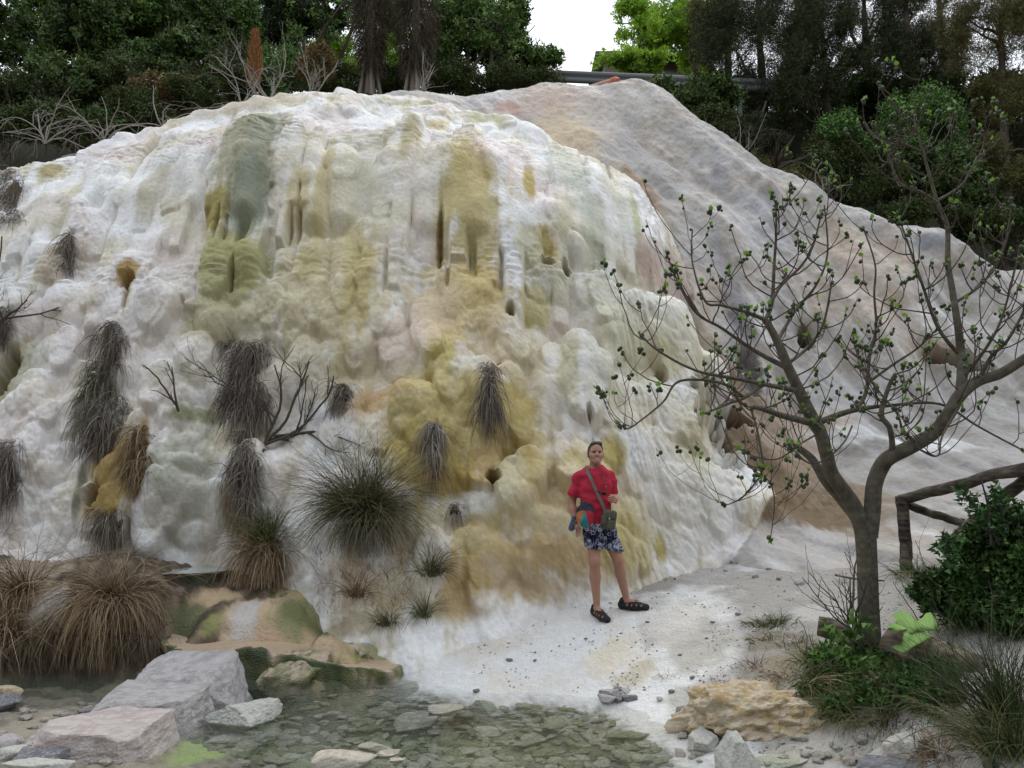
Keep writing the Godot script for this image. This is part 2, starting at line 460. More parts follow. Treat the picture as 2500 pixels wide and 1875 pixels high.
func cliff_heights() -> void:
	CH = CB.duplicate()
	var L := PackedFloat32Array()
	L.resize(cnu * cnv)
	for m in DRAPES:
		var a := on_rock(CB, m[0], m[1])
		var b := on_rock(CB, m[2], m[3])
		var c := on_rock(CB, (m[0] + m[2]) * .5, (m[1] + m[3]) * .5)
		var w := on_rock(CB, (m[0] + m[2]) * .5 + m[4], (m[1] + m[3]) * .5)
		var hw := clampf(absf(w.x - c.x), 0.05, m[4] * 0.0062)
		lay_lobe(L, a.x, maxf(a.y, b.y + 0.1), b.x, b.y, hw, m[5] * 0.62)
	# smaller lobes everywhere on the dome: long ones on the curtain, scale-like ones on the shoulder and the foot
	var r := RandomNumberGenerator.new()
	r.seed = 77
	for n in 1500:
		var u := r.randf_range(-9.5, 6.4)
		var v := r.randf_range(5.4, 15.2)
		var i := int((u - CU0) / cdu)
		var j := int((v - CV0) / cdu)
		var k := j * cnu + i
		if front[k] < 0.5: continue
		var y := v * CA + CB[k] * SA
		var size := r.randf_range(0.10, 0.30) * (0.7 if u > 1.4 else 1.0)
		var sl := r.randf_range(-.06, .06)
		if y > 6.6:
			lay_lobe(L, u, v + size * 1.0, u + sl, v - size * 1.8, size, size * 0.20, L[k] * .8, .04)
		elif y > 4.3:
			size *= 0.55
			if r.randf() < .6: lay_lobe(L, u, v + size * r.randf_range(5.0, 9.0), u + sl, v - size * r.randf_range(5.0, 9.0), size, size * 0.16, L[k] * .97, .03)
			else: lay_lobe(L, u, v + size * 1.5, u, v - size * 1.8, size, size * .25, L[k] * .98, .03)
		else:
			lay_lobe(L, u, v + size * r.randf_range(1.0, 1.8), u + sl, v - size * 1.4, size, size * 0.22, L[k] * .97, .03)
	var knob := cells(11, 3.6)
	var knob2 := cells(12, 9.0)
	var knob3 := cells(13, 22.0)
	var swell := noise(14, 0.55)
	var mid := noise(15, 1.7)
	var flow := noise(16, 1.0, FastNoiseLite.TYPE_SIMPLEX_SMOOTH, 2)
	var zone := noise(18, 0.42)
	var rags := noise(20, 1.5, FastNoiseLite.TYPE_SIMPLEX_SMOOTH, 4)
	var ripple := noise(17, 2.4, FastNoiseLite.TYPE_SIMPLEX_SMOOTH, 2)
	var warp := noise(19, 2.2, FastNoiseLite.TYPE_SIMPLEX_SMOOTH, 2)
	for j in cnv:
		var v := CV0 + j * cdu
		for i in cnu:
			var k := j * cnu + i
			var u := CU0 + i * cdu
			var b := CB[k]
			var fr := front[k]
			var h := b
			var wx := 0.10 * warp.get_noise_3d(u, v, 0.0)
			var wy := 0.10 * warp.get_noise_3d(u, v, 9.0)
			var z := b
			if fr > 0.0:
				var yy := v * CA + b * SA
				var curtain := smoothstep(4.2, 4.8, yy) * (1.0 - smoothstep(6.3, 6.9, yy)) * (1.0 - smoothstep(1.6, 2.4, u))
				var sv := lerpf(lerpf(.72, 1.0, smoothstep(1.2, 2.0, u)), .34, curtain)                                  # knobs are drawn out where the water falls
				var c1 := 1.0 + knob.get_noise_3d(u + wx, v * sv + wy, z * 0.4)      # 0 at the middle of a knob
				var c2 := 1.0 + knob2.get_noise_3d(u + wx, v * (sv + .1) + wy, z * 0.4)
				var c3 := 1.0 + knob3.get_noise_3d(u + wx * .5, v + wy * .5, z)
				var rough := clampf(0.6 + zone.get_noise_2d(u, v) * 1.2, 0.25, 1.0)
				var right := smoothstep(1.2, 2.4, u)
				var d := L[k] + 0.14 * swell.get_noise_2d(u, v)
				d += 0.085 * (.5 - c1 * c1) * (0.5 + 0.5 * rough) * (1.0 - .5 * curtain) * (1.0 - .35 * right)
				d += 0.036 * (.5 - c2 * c2) * (.25 + .75 * rough) * (1.0 - .45 * curtain + .5 * right)
				d += 0.021 * (.5 - c3 * c3) * (.35 + .65 * rough) * (1.0 + .3 * right)
				d += 0.0032 * ripple.get_noise_2d(u * 1.2, v * 9.0 + 0.8 * wx)
				h += d * fr
			if fr < 1.0:
				# the old slope behind: broad soft folds that run down to the right
				var s := flow.get_noise_2d((u + v * 0.75) * 0.9, (v - u * 0.5) * 0.22)
				var calm := 1.0 - .7 * smoothstep(7.0, 8.6, v * CA + b * SA)
				var c2 := 1.0 + knob2.get_noise_3d(u + wx, v + wy, z)
				var c1 := 1.0 + knob.get_noise_3d((u + v * .6) * .8, (v - u * .5) * .4, z)
				var d := (0.24 * s + 0.12 * swell.get_noise_2d(u * 1.2 + 30.0, v * 1.2)) * calm + 0.03 * mid.get_noise_2d(u * 1.5, v * 1.5) + .035 * (.5 - c1 * c1) * calm + .016 * (.5 - c2 * c2) * (.5 + rags.get_noise_2d(u, v)) + .016 * rags.get_noise_2d(u * 4.0, v * 4.0) - .014 * knob3.get_noise_3d(u + wx, v + wy, z) * clampf(.5 + 2.0 * rags.get_noise_2d(u * .7, v * .7), 0, 1)
				h += d * (1.0 - fr)
			CH[k] = h
	for m in HOLES:
		var c := on_rock(CB, m[0], m[1])
		var e := on_rock(CB, m[0] + m[2], m[1])
		var g := on_rock(CB, m[0], m[1] + m[3])
		var ru := maxf(0.03, absf(e.x - c.x))
		var rv := maxf(0.03, absf(g.y - c.y))
		for j in range(maxi(0, int((c.y - rv * 1.5 - CV0) / cdu)), mini(cnv - 1, int((c.y + rv * 1.5 - CV0) / cdu) + 2)):
			for i in range(maxi(0, int((c.x - ru * 1.5 - CU0) / cdu)), mini(cnu - 1, int((c.x + ru * 1.5 - CU0) / cdu) + 2)):
				var x := (CU0 + i * cdu - c.x) / ru
				var y := (CV0 + j * cdu - c.y) / rv
				var q := sqrt(x * x + y * y) + 0.25 * mid.get_noise_2d(i * cdu * 5.0, j * cdu * 5.0)
				CH[j * cnu + i] -= m[4] * (1.0 - smoothstep(0.55, 1.1, q))

const WHITE := Color(.78, .772, .768)
# mineral and algal stains: x, y, half width, half height (picture), colour, share
const STAINS := [
	[800, 700, 230, 220, Color(.60, .53, .37), .5], [1120, 980, 270, 280, Color(.60, .50, .30), .45], [1400, 1270, 220, 150, Color(.62, .53, .34), .45], [900, 450, 220, 120, Color(.66, .61, .49), .5], [1560, 780, 160, 160, Color(.66, .63, .51), .5], [560, 560, 130, 260, Color(.56, .51, .38), .45], [300, 900, 260, 300, Color(.72, .64, .60), .4], [620, 1000, 120, 160, Color(.58, .54, .44), .45],
	[620, 390, 66, 95, Color(.36, .34, .23), .95], [535, 545, 34, 66, Color(.33, .275, .085), .95], [615, 520, 44, 110, Color(.235, .255, .185), .9], [650, 360, 30, 60, Color(.26, .28, .22), .6],
	[388, 480, 30, 66, Color(.46, .42, .31), .8], [430, 470, 26, 60, Color(.56, .52, .46), .5], [735, 520, 26, 80, Color(.52, .43, .22), .7], [795, 480, 18, 130, Color(.46, .36, .13), .8], [780, 560, 40, 60, Color(.52, .45, .26), .6],
	[862, 560, 12, 50, Color(.42, .33, .12), .8], [840, 470, 50, 110, Color(.58, .53, .38), .6], [890, 470, 40, 90, Color(.6, .57, .46), .6], [930, 560, 60, 70, Color(.58, .54, .42), .6],
	[1005, 365, 22, 42, Color(.43, .37, .22), .9], [1062, 312, 26, 16, Color(.46, .38, .2), .8], [1145, 470, 60, 130, Color(.46, .365, .145), .92], [1160, 590, 62, 100, Color(.475, .40, .205), .9], [1085, 560, 22, 110, Color(.5, .42, .22), .7],
	[1077, 590, 9, 70, Color(.24, .17, .06), .8], [1292, 445, 14, 52, Color(.40, .32, .09), .95], [1230, 385, 80, 36, Color(.76, .62, .60), .5], [1025, 470, 40, 80, Color(.66, .58, .50), .5],
	[1390, 420, 40, 70, Color(.50, .50, .39), .7], [1455, 590, 32, 80, Color(.46, .47, .36), .75], [1420, 500, 20, 70, Color(.56, .58, .5), .6], [1335, 640, 30, 50, Color(.40, .30, .085), .9], [1295, 640, 32, 60, Color(.5, .46, .28), .7], [1375, 560, 24, 60, Color(.55, .5, .34), .6],
	[1548, 560, 7, 60, Color(.34, .36, .11), .8], [1520, 520, 30, 80, Color(.6, .59, .47), .5],
	[885, 710, 42, 120, Color(.46, .375, .15), .85], [840, 640, 50, 70, Color(.52, .46, .25), .7], [830, 800, 60, 100, Color(.5, .42, .22), .7], [740, 720, 66, 120, Color(.54, .48, .30), .75], [760, 660, 30, 50, Color(.46, .40, .18), .6],
	[1130, 760, 110, 90, Color(.60, .48, .25), .9], [1080, 860, 36, 100, Color(.53, .43, .14), .9], [1180, 730, 50, 60, Color(.58, .46, .2), .7], [1050, 800, 60, 90, Color(.66, .53, .39), .8], [970, 850, 60, 60, Color(.66, .55, .47), .7], [1215, 860, 40, 80, Color(.62, .5, .33), .7],
	[960, 985, 90, 34, Color(.52, .34, .15), .8], [880, 990, 60, 40, Color(.54, .38, .22), .6], [1240, 1020, 74, 66, Color(.40, .31, .09), .92], [1120, 1060, 190, 100, Color(.50, .40, .17), .92], [1050, 1150, 90, 90, Color(.44, .34, .115), .92], [1060, 960, 70, 40, Color(.56, .47, .22), .8],
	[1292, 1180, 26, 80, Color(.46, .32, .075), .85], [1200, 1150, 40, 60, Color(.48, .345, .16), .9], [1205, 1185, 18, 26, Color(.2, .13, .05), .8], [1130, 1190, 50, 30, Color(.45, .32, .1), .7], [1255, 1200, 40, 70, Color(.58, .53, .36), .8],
	[1385, 950, 24, 70, Color(.50, .46, .28), .7], [1460, 990, 60, 60, Color(.6, .56, .42), .5], [1310, 775, 34, 46, Color(.5, .44, .20), .85], [1345, 700, 50, 50, Color(.58, .55, .40), .7], [1246, 790, 12, 16, Color(.38, .3, .12), .8],
	[1550, 860, 110, 70, Color(.60, .56, .41), .8], [1500, 780, 60, 60, Color(.64, .62, .5), .6], [1690, 1110, 34, 44, Color(.46, .42, .22), .8], [1640, 1040, 90, 70, Color(.64, .58, .46), .5], [1620, 890, 60, 30, Color(.56, .5, .34), .6],
	[1495, 1130, 30, 40, Color(.43, .34, .08), .9], [1400, 1145, 22, 26, Color(.46, .37, .12), .8], [1420, 1250, 150, 140, Color(.62, .52, .29), .7], [1500, 1330, 70, 70, Color(.44, .365, .15), .75], [1370, 1370, 120, 46, Color(.54, .40, .20), .8], [1250, 1420, 140, 50, Color(.40, .28, .12), .8],
	[1560, 1280, 40, 60, Color(.5, .43, .2), .6], [1100, 1440, 90, 70, Color(.42, .295, .12), .85], [1180, 1330, 90, 60, Color(.52, .40, .18), .8], [1040, 1270, 60, 40, Color(.56, .47, .27), .6], [1616, 1330, 12, 44, Color(.40, .31, .085), .9], [1580, 1345, 14, 30, Color(.5, .46, .28), .6], [1480, 1290, 40, 100, Color(.55, .46, .22), .6],
	[1150, 1240, 60, 30, Color(.70, .68, .64), .8], [1010, 1330, 70, 60, Color(.46, .34, .15), .6], [960, 1440, 60, 70, Color(.40, .31, .16), .7], [1050, 1400, 40, 80, Color(.66, .62, .54), .8], [860, 1420, 30, 70, Color(.44, .33, .18), .7], [900, 1530, 100, 26, Color(.40, .33, .22), .7],
	[1650, 1220, 120, 90, Color(.70, .66, .58), .5], [1760, 1180, 60, 60, Color(.7, .66, .56), .5], [1925, 1240, 30, 30, Color(.55, .36, .12), .7],
	[580, 690, 82, 90, Color(.345, .325, .145), .95], [560, 640, 50, 50, Color(.40, .37, .17), .7], [570, 795, 110, 56, Color(.47, .43, .28), .85], [620, 850, 60, 40, Color(.55, .51, .4), .6], [545, 730, 40, 60, Color(.42, .39, .23), .6],
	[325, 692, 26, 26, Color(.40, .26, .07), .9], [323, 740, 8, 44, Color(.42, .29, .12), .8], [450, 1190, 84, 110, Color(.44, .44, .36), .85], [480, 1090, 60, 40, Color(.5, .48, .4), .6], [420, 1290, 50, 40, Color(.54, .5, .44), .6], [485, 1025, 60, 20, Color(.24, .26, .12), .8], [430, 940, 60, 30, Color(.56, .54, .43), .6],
	[290, 1190, 66, 130, Color(.33, .225, .065), .95], [350, 1130, 20, 90, Color(.36, .25, .08), .8], [285, 1310, 40, 50, Color(.26, .19, .05), .9], [205, 1220, 12, 90, Color(.10, .11, .07), .7], [315, 1320, 8, 50, Color(.74, .76, .70), .9],
	[590, 1230, 42, 90, Color(.32, .23, .09), .85], [590, 1080, 60, 60, Color(.45, .38, .25), .6], [130, 400, 60, 30, Color(.55, .44, .32), .8], [90, 380, 50, 30, Color(.52, .46, .34), .7], [130, 425, 20, 12, Color(.38, .3, .12), .8], [50, 560, 70, 60, Color(.56, .52, .44), .7], [150, 660, 30, 70, Color(.42, .31, .2), .7],
	[640, 250, 110, 18, Color(.58, .50, .38), .8], [480, 285, 60, 14, Color(.6, .52, .42), .6], [560, 320, 40, 22, Color(.66, .55, .5), .5], [250, 360, 60, 12, Color(.6, .52, .42), .5], [540, 330, 40, 14, Color(.5, .44, .32), .6], [690, 265, 60, 20, Color(.56, .5, .38), .6],
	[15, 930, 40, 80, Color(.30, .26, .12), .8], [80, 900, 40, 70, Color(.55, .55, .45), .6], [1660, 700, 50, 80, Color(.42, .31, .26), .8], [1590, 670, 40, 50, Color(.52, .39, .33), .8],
	[1130, 272, 60, 8, Color(.46, .42, .24), .7], [1000, 262, 70, 8, Color(.5, .46, .3), .7], [1200, 300, 60, 12, Color(.52, .48, .3), .6], [1240, 262, 28, 18, Color(.5, .31, .26), .7], [940, 255, 90, 8, Color(.6, .58, .46), .6],
]
const OLD_STAINS := [
	[2200, 1140, 300, 100, Color(.33, .31, .29), .75], [2400, 1050, 220, 60, Color(.36, .34, .32), .6], [2100, 1000, 200, 60, Color(.40, .385, .37), .5],
	[1350, 245, 90, 40, Color(.60, .475, .40), .7], [1375, 330, 80, 56, Color(.56, .445, .29), .8], [1450, 280, 60, 60, Color(.60, .52, .45), .5], [1560, 240, 70, 30, Color(.62, .59, .56), .6], [1240, 262, 28, 18, Color(.5, .31, .26), .8],
	[1540, 450, 26, 20, Color(.36, .25, .17), .8], [1580, 495, 22, 30, Color(.32, .22, .15), .8], [1620, 560, 26, 46, Color(.31, .22, .15), .8], [1636, 600, 14, 26, Color(.2, .17, .06), .8], [1610, 680, 60, 60, Color(.42, .305, .26), .85],
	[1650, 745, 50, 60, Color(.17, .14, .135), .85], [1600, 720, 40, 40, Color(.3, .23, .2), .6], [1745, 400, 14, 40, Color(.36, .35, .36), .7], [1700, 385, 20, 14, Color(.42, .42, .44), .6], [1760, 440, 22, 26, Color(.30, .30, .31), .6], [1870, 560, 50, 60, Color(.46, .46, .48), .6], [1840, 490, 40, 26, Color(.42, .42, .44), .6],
	[1790, 720, 30, 90, Color(.20, .19, .20), .75], [1810, 830, 34, 80, Color(.24, .23, .24), .7], [1750, 610, 16, 60, Color(.36, .36, .38), .5], [1740, 880, 50, 60, Color(.43, .32, .25), .8], [1690, 800, 40, 60, Color(.52, .45, .36), .6], [1780, 940, 60, 50, Color(.28, .2, .13), .85], [1850, 960, 30, 50, Color(.30, .29, .31), .6],
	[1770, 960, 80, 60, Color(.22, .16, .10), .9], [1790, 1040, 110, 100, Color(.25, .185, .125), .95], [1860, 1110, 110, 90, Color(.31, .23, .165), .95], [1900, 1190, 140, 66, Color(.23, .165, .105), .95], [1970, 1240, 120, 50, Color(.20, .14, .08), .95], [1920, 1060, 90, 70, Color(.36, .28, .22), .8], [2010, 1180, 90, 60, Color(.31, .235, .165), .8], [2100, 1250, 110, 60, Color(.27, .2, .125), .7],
	[2050, 590, 60, 40, Color(.62, .52, .43), .7], [2150, 640, 90, 60, Color(.58, .485, .40), .7], [2050, 720, 100, 60, Color(.55, .46, .385), .6], [2180, 780, 80, 60, Color(.56, .47, .38), .6], [2280, 800, 70, 40, Color(.7, .68, .66), .7], [2300, 870, 90, 26, Color(.30, .24, .17), .7], [2270, 590, 60, 50, Color(.27, .28, .31), .8], [2400, 640, 90, 60, Color(.25, .26, .28), .7],
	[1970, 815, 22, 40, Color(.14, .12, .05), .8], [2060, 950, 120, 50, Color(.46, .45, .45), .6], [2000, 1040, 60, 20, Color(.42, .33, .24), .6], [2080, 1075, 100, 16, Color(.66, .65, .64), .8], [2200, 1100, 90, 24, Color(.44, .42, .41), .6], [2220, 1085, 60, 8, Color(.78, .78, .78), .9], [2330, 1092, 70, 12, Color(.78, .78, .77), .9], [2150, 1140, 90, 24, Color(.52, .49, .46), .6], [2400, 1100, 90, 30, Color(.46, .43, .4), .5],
	[2400, 900, 60, 90, Color(.44, .42, .38), .5], [2440, 760, 70, 90, Color(.52, .5, .48), .5],
]

func stain_field(list: Array, c: PackedColorArray, old: bool) -> void:
	var ragged := noise(31, 2.6, FastNoiseLite.TYPE_SIMPLEX_SMOOTH, 4)
	var streak := noise(32, 1.0, FastNoiseLite.TYPE_SIMPLEX_SMOOTH, 3)
	for m in list:
		var q := on_rock(CB, m[0], m[1])
		var e1 := on_rock(CB, m[0] - m[2] * .7, m[1])
		var e2 := on_rock(CB, m[0] + m[2] * .7, m[1])
		var g1 := on_rock(CB, m[0], m[1] - m[3] * .7)
		var g2 := on_rock(CB, m[0], m[1] + m[3] * .7)
		var ru := 1.18 * clampf(absf(e2.x - e1.x) / 1.4, .03, m[2] * .008)
		var rv := 1.15 * clampf(absf(g2.y - g1.y) / 1.4, .03, m[3] * .016)
		var col: Color = m[4]
		var share: float = m[5]
		for j in range(maxi(0, int((q.y - rv * 1.5 - CV0) / cdu)), mini(cnv - 1, int((q.y + rv * 1.5 - CV0) / cdu) + 1)):
			var y := (CV0 + j * cdu - q.y) / rv
			for i in range(maxi(0, int((q.x - ru * 1.5 - CU0) / cdu)), mini(cnu - 1, int((q.x + ru * 1.5 - CU0) / cdu) + 1)):
				var k := j * cnu + i
				if (front[k] > 0.5) == old: continue
				var x := (CU0 + i * cdu - q.x) / ru
				if x * x + y * y > 2.3: continue
				var n := ragged.get_noise_2d(i * cdu, j * cdu) + 0.7 * streak.get_noise_2d(i * cdu * 7.0, j * cdu * 0.9)
				var s := share * (1.0 - smoothstep(0.55, 1.2, sqrt(x * x + y * y) + 0.34 * n))
				if s > 0.0: c[k] = c[k].lerp(col, s)

func cliff_colours() -> PackedColorArray:
	var c := PackedColorArray()
	c.resize(cnu * cnv)
	var tint := noise(21, 0.8, FastNoiseLite.TYPE_SIMPLEX_SMOOTH, 4)
	var pink := noise(22, 0.55, FastNoiseLite.TYPE_SIMPLEX_SMOOTH, 4)
	var streak := noise(23, 1.0, FastNoiseLite.TYPE_SIMPLEX_SMOOTH, 4)
	var speck := noise(24, 6.0, FastNoiseLite.TYPE_SIMPLEX_SMOOTH, 3)
	var cream := Color(.68, .625, .50)
	var rose := Color(.71, .615, .575)
	var olive := Color(.52, .48, .34)
	var grey := Color(.455, .43, .41)
	var tan := Color(.43, .37, .315)
	for j in cnv:
		var v := CV0 + j * cdu
		for i in cnu:
			var k := j * cnu + i
			var u := CU0 + i * cdu
			var s := streak.get_noise_2d(u * 3.2, v * 0.45)
			var sp := speck.get_noise_2d(u, v)
			var w := tint.get_noise_2d(u, v)
			var p := pink.get_noise_2d(u, v)
			if front[k] > 0.5:
				var base := WHITE
				var right := smoothstep(0.2, 2.2, u)
				base = base.lerp(cream, clampf((w + 0.35 * s + 0.15 * sp) * 1.7 + 0.12 + 0.30 * right, 0.0, 0.9))
				base = base.lerp(rose, clampf((p * 1.9 + 0.12 * sp - 0.02) * (1.0 - 0.8 * right), 0.0, 0.75))
				base = base.lerp(olive, clampf((s * 1.3 + w * 0.6 + sp * 0.3 - 0.42) * 1.6, 0.0, 0.55))
				c[k] = base
			else:
				var f := streak.get_noise_2d((u + v * 0.75) * 1.9, (v - u * 0.5) * 0.35)
				var base := grey.lerp(tan, clampf(0.35 + w * 1.2 + f * 0.7, 0.0, 1.0))
				base = base.lerp(Color(.62, .60, .585), clampf(f * 1.5 + p * 0.8 - 0.12 + 0.3 * sp, 0.0, 0.8))
				base = base.lerp(Color(.33, .32, .325), clampf((-f - 0.10) * 1.4 + 0.3 * sp, 0.0, 0.55))
				c[k] = base
	stain_field(STAINS, c, false)
	stain_field(OLD_STAINS, c, true)
	for k in c.size():
		var g := 1.0 + 0.17 * speck.get_noise_2d((k % cnu) * cdu * 3.0, (k / cnu) * cdu * 3.0)
		c[k] = Color(c[k].r * g, c[k].g * g, c[k].b * g)
	return c

func build_cliff() -> void:
	cliff_base()
	cliff_heights()
	var c := cliff_colours()
	var v := PackedVector3Array()
	var n := PackedVector3Array()
	v.resize(cnu * cnv)
	n.resize(cnu * cnv)
	for j in cnv:
		for i in cnu:
			var k := j * cnu + i
			v[k] = unlean(CU0 + i * cdu, CV0 + j * cdu, CH[k])
			var hu := CH[k + 1] - CH[k - 1] if i > 0 and i < cnu - 1 else 0.0
			var hv := CH[k + cnu] - CH[k - cnu] if j > 0 and j < cnv - 1 else 0.0
			var a := Vector3(-hu, -hv, 2.0 * cdu).normalized()
			n[k] = Vector3(a.x, a.y * CA + a.z * SA, -a.y * SA + a.z * CA)
	var ix := PackedInt32Array()
	ix.resize((cnu - 1) * (cnv - 1) * 6)
	var q := 0
	for j in cnv - 1:
		for i in cnu - 1:
			var a := j * cnu + i
			if v[a].z < -18.6 or v[a].y < -.25: continue          # nothing of it shows there
			ix[q] = a
			ix[q + 1] = a + cnu
			ix[q + 2] = a + 1
			ix[q + 3] = a + 1
			ix[q + 4] = a + cnu
			ix[q + 5] = a + cnu + 1
			q += 6
	ix.resize(q)
	var m := vmat(0.72, 0.35)
	relief(m, noise(41, 0.02, FastNoiseLite.TYPE_SIMPLEX_SMOOTH, 5), 0.6, 0.45)
	setting("travertine_cliff", mesh_of(v, n, c, ix), m, "white, cream and ochre travertine dome with hanging lobes")

# ---------------------------------------------------------------- ground, stream and banks
const GROUND_AT := [   # measured at a known height: picture x, y, height
	[950, 1638, 0.0], [1050, 1672, 0.0], [1150, 1690, 0.0], [1300, 1690, 0.0], [1450, 1705, 0.0], [1560, 1735, 0.0], [1650, 1790, 0.0], [1720, 1850, 0.0],
	[600, 1700, -.2], [750, 1700, -.24], [900, 1700, -.18], [700, 1800, -.26], [900, 1780, -.28], [1100, 1760, -.2], [1300, 1760, -.12], [1100, 1850, -.24], [900, 1860, -.28], [1350, 1850, -.2], [1500, 1800, -.1], [1550, 1860, -.12],
	[540, 1800, -.12], [480, 1840, -.03], [560, 1860, -.06],
	[1000, 1600, .1], [1100, 1560, .2], [1200, 1600, .16], [1300, 1630, .1], [1200, 1500, .33], [1300, 1540, .3], [1400, 1600, .2], [1500, 1640, .12], [1320, 1450, .43], [1465, 1487, .47], [1545, 1463, .53], [1450, 1410, .6], [1600, 1385, .72],
	[1700, 1350, .84], [1850, 1325, .95], [2000, 1290, 1.06], [1600, 1500, .48], [1700, 1450, .62], [1850, 1420, .74], [1990, 1400, .8], [1700, 1560, .38], [1850, 1520, .54], [1600, 1650, .16], [1750, 1650, .24], [1990, 1480, .66],
	[2120, 1562, .56], [2000, 1560, .52], [1900, 1600, .44], [2218, 1392, .95], [2120, 1380, .88], [2300, 1480, .82], [2450, 1520, .84], [2250, 1580, .6], [2400, 1660, .6], [2300, 1740, .44], [2100, 1720, .34], [2000, 1660, .38], [1900, 1720, .2], [1820, 1840, .05], [1950, 1860, .05], [2150, 1840, .16], [2400, 1860, .36], [2550, 1700, .7],
	[2300, 1250, 1.25], [2450, 1200, 1.5], [2450, 1350, 1.15], [2150, 1250, 1.12],
	[820, 1612, .03], [700, 1645, -.03], [560, 1660, -.08], [760, 1590, .2], [620, 1545, .36], [500, 1560, .32], [420, 1590, .14], [800, 1540, .37], [900, 1560, .26], [640, 1490, .53], [560, 1450, .64], [760, 1500, .48], [440, 1440, .68], [500, 1432, .70], [520, 1500, .50],
	[430, 1370, .80], [560, 1375, .80], [300, 1375, .80], [470, 1340, .9], [200, 1380, .84], [60, 1350, .95], [-100, 1330, 1.0],
	[330, 1500, .52], [250, 1480, .60], [200, 1560, .30], [280, 1580, .23], [360, 1560, .29], [250, 1634, .02], [120, 1500, .52], [60, 1580, .22], [100, 1634, .02], [380, 1628, .0], [-100, 1600, .15], [-150, 1480, .62], [180, 1610, .1], [300, 1610, .1],
	[100, 1680, -.06], [250, 1670, -.06], [380, 1665, -.06], [50, 1740, .03], [150, 1740, .03], [60, 1820, .05], [250, 1860, .05], [420, 1860, 0.0], [330, 1760, .02], [450, 1760, -.1],
]

var fitG: Array
const GX0 := -8.0
const GD0 := 2.6
const GDU := 0.04
const GNX := 401
const GND := 261
var GH := PackedFloat32Array()

func plain_y(x: float, z: float) -> float:       # beyond the measured ground
	var d := -z
	if d > 13.0:
		var crest := 8.3 - 0.28 * maxf(0.0, x - 2.5) - 0.07 * maxf(0.0, -x - 2.0)
		if d < 17.5: return lerpf(.5, crest - 0.5, smoothstep(15.6, 17.5, d))
		var road := 11.9 - 0.03 * x
		return lerpf(crest - 0.5, road, smoothstep(17.5, 22.5, d)) + 0.02 * maxf(0.0, d - 25.0)
	if d < 2.6:
		var up := maxf(0.0, -d - 3.5)  # unseen hillside behind the camera, raised to block the low front sky
		return 0.25 + minf(30.0, up * 0.85 + up * up * 0.02)
	return 0.5 + 0.10 * maxf(0.0, absf(x) - 6.0)

func ground_y(x: float, z: float) -> float:
	var i := (x - GX0) / GDU
	var j := (-z - GD0) / GDU
	if i < 0 or j < 0 or i >= GNX - 1 or j >= GND - 1: return plain_y(x, z)
	var a := int(i)
	var b := int(j)
	var o := b * GNX + a
	return lerpf(lerpf(GH[o], GH[o + 1], i - a), lerpf(GH[o + GNX], GH[o + GNX + 1], i - a), j - b)

func on_ground(px: float, py: float) -> Vector3:
	var d := 3.0
	var last := 3.0
	while d < 13.0:
		var p := at(px, py, d)
		if p.y < ground_y(p.x, p.z):
			for k in 8:
				var mid := (last + d) * 0.5
				p = at(px, py, mid)
				if p.y < ground_y(p.x, p.z): d = mid
				else: last = mid
			return p
		last = d
		d += 0.08
	return at(px, py, 12.0)

